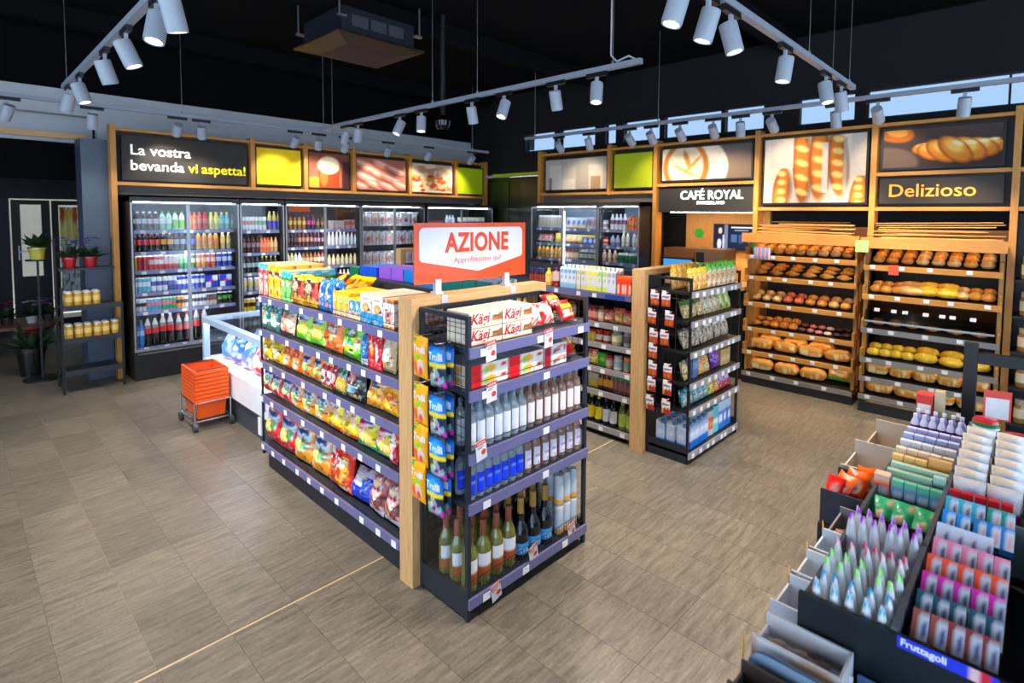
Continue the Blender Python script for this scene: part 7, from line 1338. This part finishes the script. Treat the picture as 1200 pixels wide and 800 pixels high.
b = MB(); b.grid(lambda u, v: np.stack([u*.17, 0*u-.001, v*.026], 1), 20, 4, paint((40, 60, 190), ('rect', .72, .84, 0, 1, (226, 190, 196)), ('rect', .84, .95, 0, 1, (190, 40, 60)))); b.obj('strip', CARD, fs)
link('lettering', text_mesh('Fruttagoli', .021, TAG, .0003, 'LEFT', .0006, sx=1.0), fs, T(.006, -.002, .008))
drow(box_mesh(.028, .08, .02, paint((230, 190, 190), ('band', .6, 1, (206, 40, 50)), ('band', 0, .3, (190, 60, 110)))), 'sweets_stick', YA-YD+.012, YA-YD+.17, 5, .79, ZD-.05, 'red and white sweets pack behind the grey plate', 'sweets pack', yj=0, jit=.001)
pw = bag_mesh(.088, .1, .04, paint((222, 216, 220), ('band', .0, .28, (160, 40, 170)), ('ell', .5, .6, .35, .16, (206, 206, 226)), ('band', .9, 1, (226, 210, 190))), 8, 9, 231, name='gum_refill_bag')[0]
pw2 = bag_mesh(.088, .1, .04, paint((226, 220, 216), ('ell', .5, .6, .4, .2, (196, 206, 226)), ('band', .85, 1, (226, 200, 170)), ('noise', (240, 236, 236), 7, .6, 2)), 8, 9, 232, name='gum_refill_bag')[0]
drow(pw, 'gum_refill_bag', YA-YD+.005, YA-YD+.195, 2, .90, ZD-.06, 'white gum pouch with purple base at the front of the right column', 'gum pouch', tilt=.15, yj=.08)
for i in range(6): drow(pw2, 'gum_refill_bag', YA-YD+.005, YA-YD+.195, 2, .96+i*.065, ZD-.05+.01*i, 'white gum pouch, %s row behind the purple based pouches' % nm[i], 'gum pouch', tilt=.15, yj=.1)
tn_ = MB().lathe([(.04, 0, (30, 120, 70)), (.045, .01, (30, 120, 70)), (.045, .02, (230, 236, 230)), (.045, .035, (30, 130, 70)), (.04, .045, (200, 40, 50)), (0, .048, (200, 50, 60))], 14).mesh('sweets_tin', GLOSS, True)
for i in range(3): put(tn_, 'sweets_tin', FD, YA-YD+.06, 1.44, ZD-.04+i*.046, '%s tin of the green, white and red stack behind the gum pouches' % ['lowest', 'middle', 'top'][i], 'tin')
rt = MB().lathe([(.045, 0, (190, 40, 50)), (.055, .02, (206, 50, 60)), (.055, .045, (206, 44, 54)), (0, .055, (190, 40, 50))], 14).mesh('sweets_tin', GLOSS, True)
put(rt, 'sweets_tin', FD, YA-YD+.16, 1.46, ZD+.0, 'round red tin behind the gum pouches', 'tin')
# tall edge panel and post of the checkout
ep = thing('checkout_screen', 'dark acrylic screen with steel edge beside the gum tray', 'screen', (1.40, -.095, 0))
MB().box(0, 0, .5, 1.6, .012, ZD+.03).obj('panel', DKT, ep); MB().box(-.012, -.004, .5, 0, .016, ZD+.035).obj('edge', CHROME, ep)
po = thing('checkout_post', 'black metal post with cross arm beyond the sweets display', 'post', (3.23, .235, 0))
MB().box(-.025, -.025, 0, .025, .025, 1.27).obj('post', BLACK, po); MB().box(-.02, -.45, 1.18, .02, -.026, 1.23).obj('arm', BLACK, po)
pc = px(1173, 455, 0, 3.0)
c_ = MB().box(-.001, -.045, -.125, .001, .045, 0, (226, 222, 224)); o = c_.obj('price_board', PAPER); o.matrix_world = T(2.97, .12, 1.125, 0, .0, .25); MB().box(.0015, -.006, -.35, .004, .006, 0, (226, 222, 224)).obj('stem', STEEL, o); tag(o, 'white price card with red frame behind the sweets display', 'price card')
MB().box(-.0025, -.047, -.03, -.0012, .047, .002).box(-.0025, -.047, -.03, -.0012, -.04, -.125).box(-.0025, .04, -.03, -.0012, .047, -.125).box(-.0025, -.047, -.125, -.0012, .047, -.118).obj('red_frame', MATS['promo_red'], o)
tag(MB().box(2.93, .34, .93, 3.01, .40, 1.06, (206, 50, 40)).box(2.929, .345, .98, 2.9295, .395, 1.02, (236, 226, 220)).obj('red_box', CARD), 'red and white box at the far end of the sweets display', 'box')
tag(MB().box(2.95, .30, .95, 3.0, .335, 1.08, (196, 176, 140)).obj('kraft_sachet', CARD), 'standing kraft sachet at the far end of the sweets display', 'sachet')
# lower customer side step with open boxes
st_ = thing('display_step', 'low black side shelf along the sweets display', 'shelf', (1.0, .41, 0))
MB().box(.375, 0, 0, 1.14, .084, .72).obj('body', BLACK, st_); MB().box(1.15, 0, 0, 2.0, .17, .72).obj('far_body', BLACK, st_); MB().box(.06, -.40, 0, .345, .05, .735).obj('near_body', BLACK, st_)
def obox(x0, y0, x1, y1, z, h, col, label, inner=None, hback=None, name='display_box', th=.006):
    o = thing(name, label, 'display box', (x0, y0, z)); W, D = x1-x0, y1-y0; m_ = mat('card_%d_%d_%d' % col, col, .5); hb = hback or h
    MB().box(0, 0, 0, W, D, .005).obj('bottom', m_, o)
    MB().box(0, 0, .005, th, D, h).obj('wall', m_, o); MB().box(W-th, 0, .005, W, D, hb).obj('wall', m_, o); MB().box(th, 0, .005, W-th, th, h).obj('wall', m_, o); MB().box(th, D-th, .005, W-th, D, h*.8).obj('wall', m_, o)
    return o
zs = .722
obox(1.425, .412, 1.57, .492, zs, .128, (216, 220, 230), 'white open box, nearest beside the black front panel'); obox(1.585, .412, 1.725, .492, zs, .128, (222, 226, 234), 'white open box, second along the sweets display'); obox(1.745, .412, 1.885, .492, zs, .125, (206, 214, 226), 'white open box, third along the sweets display')
obox(1.905, .412, 2.10, .494, zs, .11, (130, 128, 130), 'grey open box of small treats beside the sweets display')
obox(2.16, .412, 2.40, .577, zs, .125, (46, 46, 58), 'dark box of orange treat bags beside the sweets display')
obox(2.42, .412, 2.66, .577, zs, .13, (196, 184, 170), 'beige open box behind the dark treat box', hback=.16); obox(2.68, .412, 2.97, .56, zs, .14, (190, 174, 158), 'beige open box at the far end of the sweets display', hback=.17)
SFc = Face(1.0, .577, -math.pi/2)
tr = bag_mesh(.08, .11, .04, paint((226, 90, 30), ('ell', .5, .45, .35, .22, (206, 196, 190)), ('ell', .5, .4, .2, .12, (110, 90, 80)), ('band', .85, 1, (240, 110, 40))), 8, 8, 241, name='treat_bag')[0]
for i in range(3): put(tr, 'treat_bag', SFc, .045+.035*i, 1.21+.05*i, zs+.07, '%s orange treat bag in the dark box' % nm[i], 'treat bag', None, .5, .5*(i-1), .2)
put(bag_mesh(.06, .08, .03, paint((220, 40, 40), ('ell', .5, .5, .3, .2, (240, 150, 140))), 6, 6, 242, name='treat_bag')[0], 'treat_bag', SFc, .035, 1.185, zs+.09, 'red treat bag at the corner of the dark box', 'treat bag', None, .3, .3, .2)
cn_ = bag_mesh(.05, .06, .025, paint((120, 90, 70), ('ell', .5, .5, .3, .25, (226, 210, 190))), 6, 6, 243, name='treat')[0]
for i in range(4): put(cn_, 'wrapped_treat', SFc, .105+.018*i, .95+.02*(i % 2), zs+.03, '%s small brown wrapped treat in the grey box' % nm[i], 'treat', None, 1.0, .4*i, .1)
tg_ = MB().box(-.02, -.001, 0, .02, .001, .05, (240, 170, 40)).mesh('tag', PAPER)
for i, x in enumerate((1.57, 1.73, 1.89)): o = link('price_flag', tg_); o.matrix_world = T(x+.01, .496, zs+.08, 0, 0, .3); tag(o, '%s orange price flag along the open boxes' % nm[i], 'price flag')
# near end: long box, grey board, bars
lb_ = obox(1.235, .275, 1.335, .465, .737, .143, (206, 204, 208), 'long white and kraft open box of chocolate bars in front of the black panel')
MB_ = MB(); MB_.grid(lambda u, v: np.stack([0*u-.001, u*.19, .003+v*.139], 1), 12, 6, paint((190, 140, 110), ('band', .8, 1, (226, 224, 228)), ('noise', (206, 170, 140), 6, .6, 3))); MB_.obj('printed_front', CARD, lb_)
cb_ = bag_mesh(.046, .1, .022, paint((150, 104, 84), ('ell', .5, .5, .35, .25, (196, 170, 156)), ('band', .9, 1, (220, 210, 200))), 6, 8, 251, name='chocolate_bar')[0]
cw_ = bag_mesh(.046, .1, .022, paint((206, 214, 226), ('ell', .5, .5, .35, .25, (60, 130, 200))), 6, 8, 252, name='chocolate_bar')[0]
NF = Face(1.235, .465, -math.pi/2)
for i in range(4): put(cb_ if i < 3 else cw_, 'chocolate_bar', NF, .032+i*.048, .055, .745, '%s bar from the floor side in the long chocolate box' % nm[i], 'chocolate bar', None, .25, .1)
gb_ = thing('grey_display_card', 'rounded grey blue display card at the picture bottom', 'display card', (1.19, .455, .737), -math.pi/2)
pts2 = [(0, 0), (.24, 0), (.24, .105)]
for k in range(7): t = math.pi/2*k/6; pts2.append((.24-.04+.04*math.cos(t), .105+.04*math.sin(t)))
for k in range(7): t = math.pi/2+math.pi/2*k/6; pts2.append((.04+.04*math.cos(t), .105+.04*math.sin(t)))
b = MB(); n_ = len(pts2); b.add([(x, 0, z) for x, z in pts2], [tuple(range(n_))]); b.add([(x, .008, z) for x, z in pts2], [tuple(reversed(range(n_)))]); b.obj('card', mat('grey_blue_card', (120, 142, 168), .5), gb_)
rg_ = obox(1.085, .20, 1.165, .458, .737, .13, (60, 44, 40), 'brown chocolate box with white lettering at the picture bottom')
link('lettering', text_mesh('Ragusa', .06, TAG, .0004, 'LEFT', .002), rg_, T(-.002, .25, .07, 0, 0, -math.pi/2))
fl_ = link('price_flag', tg_); fl_.matrix_world = T(1.21, .474, .83, 0, 0, .3); tag(fl_, 'orange price flag at the picture bottom', 'price flag')
MB().box(-.003, .0015, -.095, .003, .003, .0, (200, 200, 200)).obj('stem', STEEL, fl_)
obox(1.27, .19, 1.335, .265, .737, .10, (90, 130, 180), 'narrow blue box of bars against the black front panel')
# ------------------------------------------------------------------ plant and can rack beside the lobby
rk = thing('wire_rack', 'black wire rack with gold cans beside the lobby', 'rack', (.74, 7.18, 0))
RW, RD = .50, .42
for (x, y, h) in ((0, 0, 1.08), (RW-.02, 0, .9), (0, RD-.02, 1.55), (RW-.02, RD-.02, 1.55)): MB().box(x, y, .0, x+.02, y+.02, h).obj('post', BLACK, rk)
for z in (.2, .53, .86): MB().box(.0205, .0, z-.02, RW-.0205, RD, z).box(.0205, 0, z, RW-.0205, .006, z+.035).obj('shelf', mat('rack_grey', (56, 60, 68), .4, metal=.5), rk)
MB().box(.0205, RD-.2, 1.23, RW-.0205, RD, 1.25).obj('shelf', MATS['rack_grey'], rk)
gc_ = can_mesh(.165, .033, (190, 150, 50), (226, 196, 110), (200, 160, 60), 12); RF = Face(.74, 7.18, 0)
row(gc_, 'gold_can', RF, .03, .33, 4, .06, .862, 'gold drink can on the upper shelf of the wire rack', 'can', rows=2, rstep=.08)
row(gc_, 'gold_can', RF, .03, .47, 6, .06, .532, 'gold drink can on the middle shelf of the wire rack', 'can', rows=2, rstep=.08)
LEAF = mat('dark_leaf', (38, 62, 36), .5, noise=.4, nscale=20)
def plant(x, y, z, potc, r, h, label, flower=None, seed=0):
    t = thing('potted_plant', label, 'plant', (x, y, z)); rg = random.Random(seed)
    MB().lathe([(0, 0, potc), (r*.75, 0, potc), (r, h, potc), (r*1.06, h, potc), (r*1.06, h*.85, potc), (r*.9, h*.9, (50, 36, 28)), (0, h*.9, (50, 36, 28))], 16).obj('pot', GLOSS, t, True)
    for k in range(44):
        a = rg.uniform(0, 6.28); L_ = rg.uniform(1.5, 3.1)*r; e = rg.uniform(.3, 1.3); w_ = rg.uniform(.02, .035)
        d = Vector((math.cos(a)*math.cos(e), math.sin(a)*math.cos(e), math.sin(e))); s = Vector((-math.sin(a), math.cos(a), 0))*w_; p = Vector((0, 0, h*.85)); m_ = p+d*L_*.6; e_ = p+d*L_+Vector((0, 0, -.02))
        MB().add([p, m_-s, e_, m_+s], [(0, 1, 2), (0, 2, 3)]).add([p+Vector((0, 0, .002)), m_+s+Vector((0, 0, .002)), e_+Vector((0, 0, .002)), m_-s+Vector((0, 0, .002))], [(0, 1, 2), (0, 2, 3)]).obj('leaf', LEAF, t)
    for k in range(9 if flower else 0):
        q = Vector((rg.uniform(-.09, .09), rg.uniform(-.09, .09), h+rg.uniform(.12, .2))); b = MB()
        for j in range(5): a = j*1.2566; b.add([q, q+Vector((.025*math.cos(a-.5), .025*math.sin(a-.5), .012)), q+Vector((.035*math.cos(a), .035*math.sin(a), .008)), q+Vector((.025*math.cos(a+.5), .025*math.sin(a+.5), .012))], [(0, 1, 2, 3)])
        b.obj('flower', mat('petal_%d' % flower[0], flower, .6), t)
    return t
plant(.86, 7.5, 1.251, (180, 24, 34), .06, .11, 'plant with purple flowers in a red pot on the wire rack', (84, 66, 150), 1); plant(1.03, 7.5, 1.251, (180, 24, 34), .06, .11, 'leafy plant in a red pot nearer the pilaster', (90, 70, 160), 2)
ps = thing('plant_stand', 'slim black stand carrying the yellow plant pot', 'stand', (.66, 8.05, 0)); MB().box(-.01, -.01, 0, .01, .01, 1.30).obj('pole', BLACK, ps); MB().cyl((0, 0, 1.3), (0, 0, 1.315), .1, 20).obj('plate', BLACK, ps); MB().cyl((0, 0, 0), (0, 0, .02), .16, 20).obj('foot', BLACK, ps)
plant(.66, 8.05, 1.316, (206, 196, 80), .075, .13, 'leafy plant in a yellow pot on the slim stand', None, 3)
tbl = thing('flower_table', 'low round brown table with flower pots in the lobby', 'table', (.62, 9.6, 0)); MB().cyl((0, 0, .38), (0, 0, .42), .42, 28).obj('table_top', mat('brown_table', (110, 70, 50), .5), tbl); MB().cyl((0, 0, 0), (0, 0, .38), .04, 12).obj('leg', BLACK, tbl)
plant(.48, 9.5, .421, (60, 50, 50), .06, .09, 'small red flowering plant on the lobby table', (190, 40, 50), 4); plant(.70, 9.45, .421, (200, 200, 196), .06, .09, 'small plant in a white pot on the lobby table', (206, 206, 200), 5); plant(.86, 9.5, .421, (60, 50, 60), .06, .09, 'small purple flowering plant on the lobby table', (130, 90, 150), 6)
plant(.6, 8.35, .0, (24, 24, 26), .13, .32, 'flowering plant in a big black pot beside the wire rack', (190, 170, 200), 8)
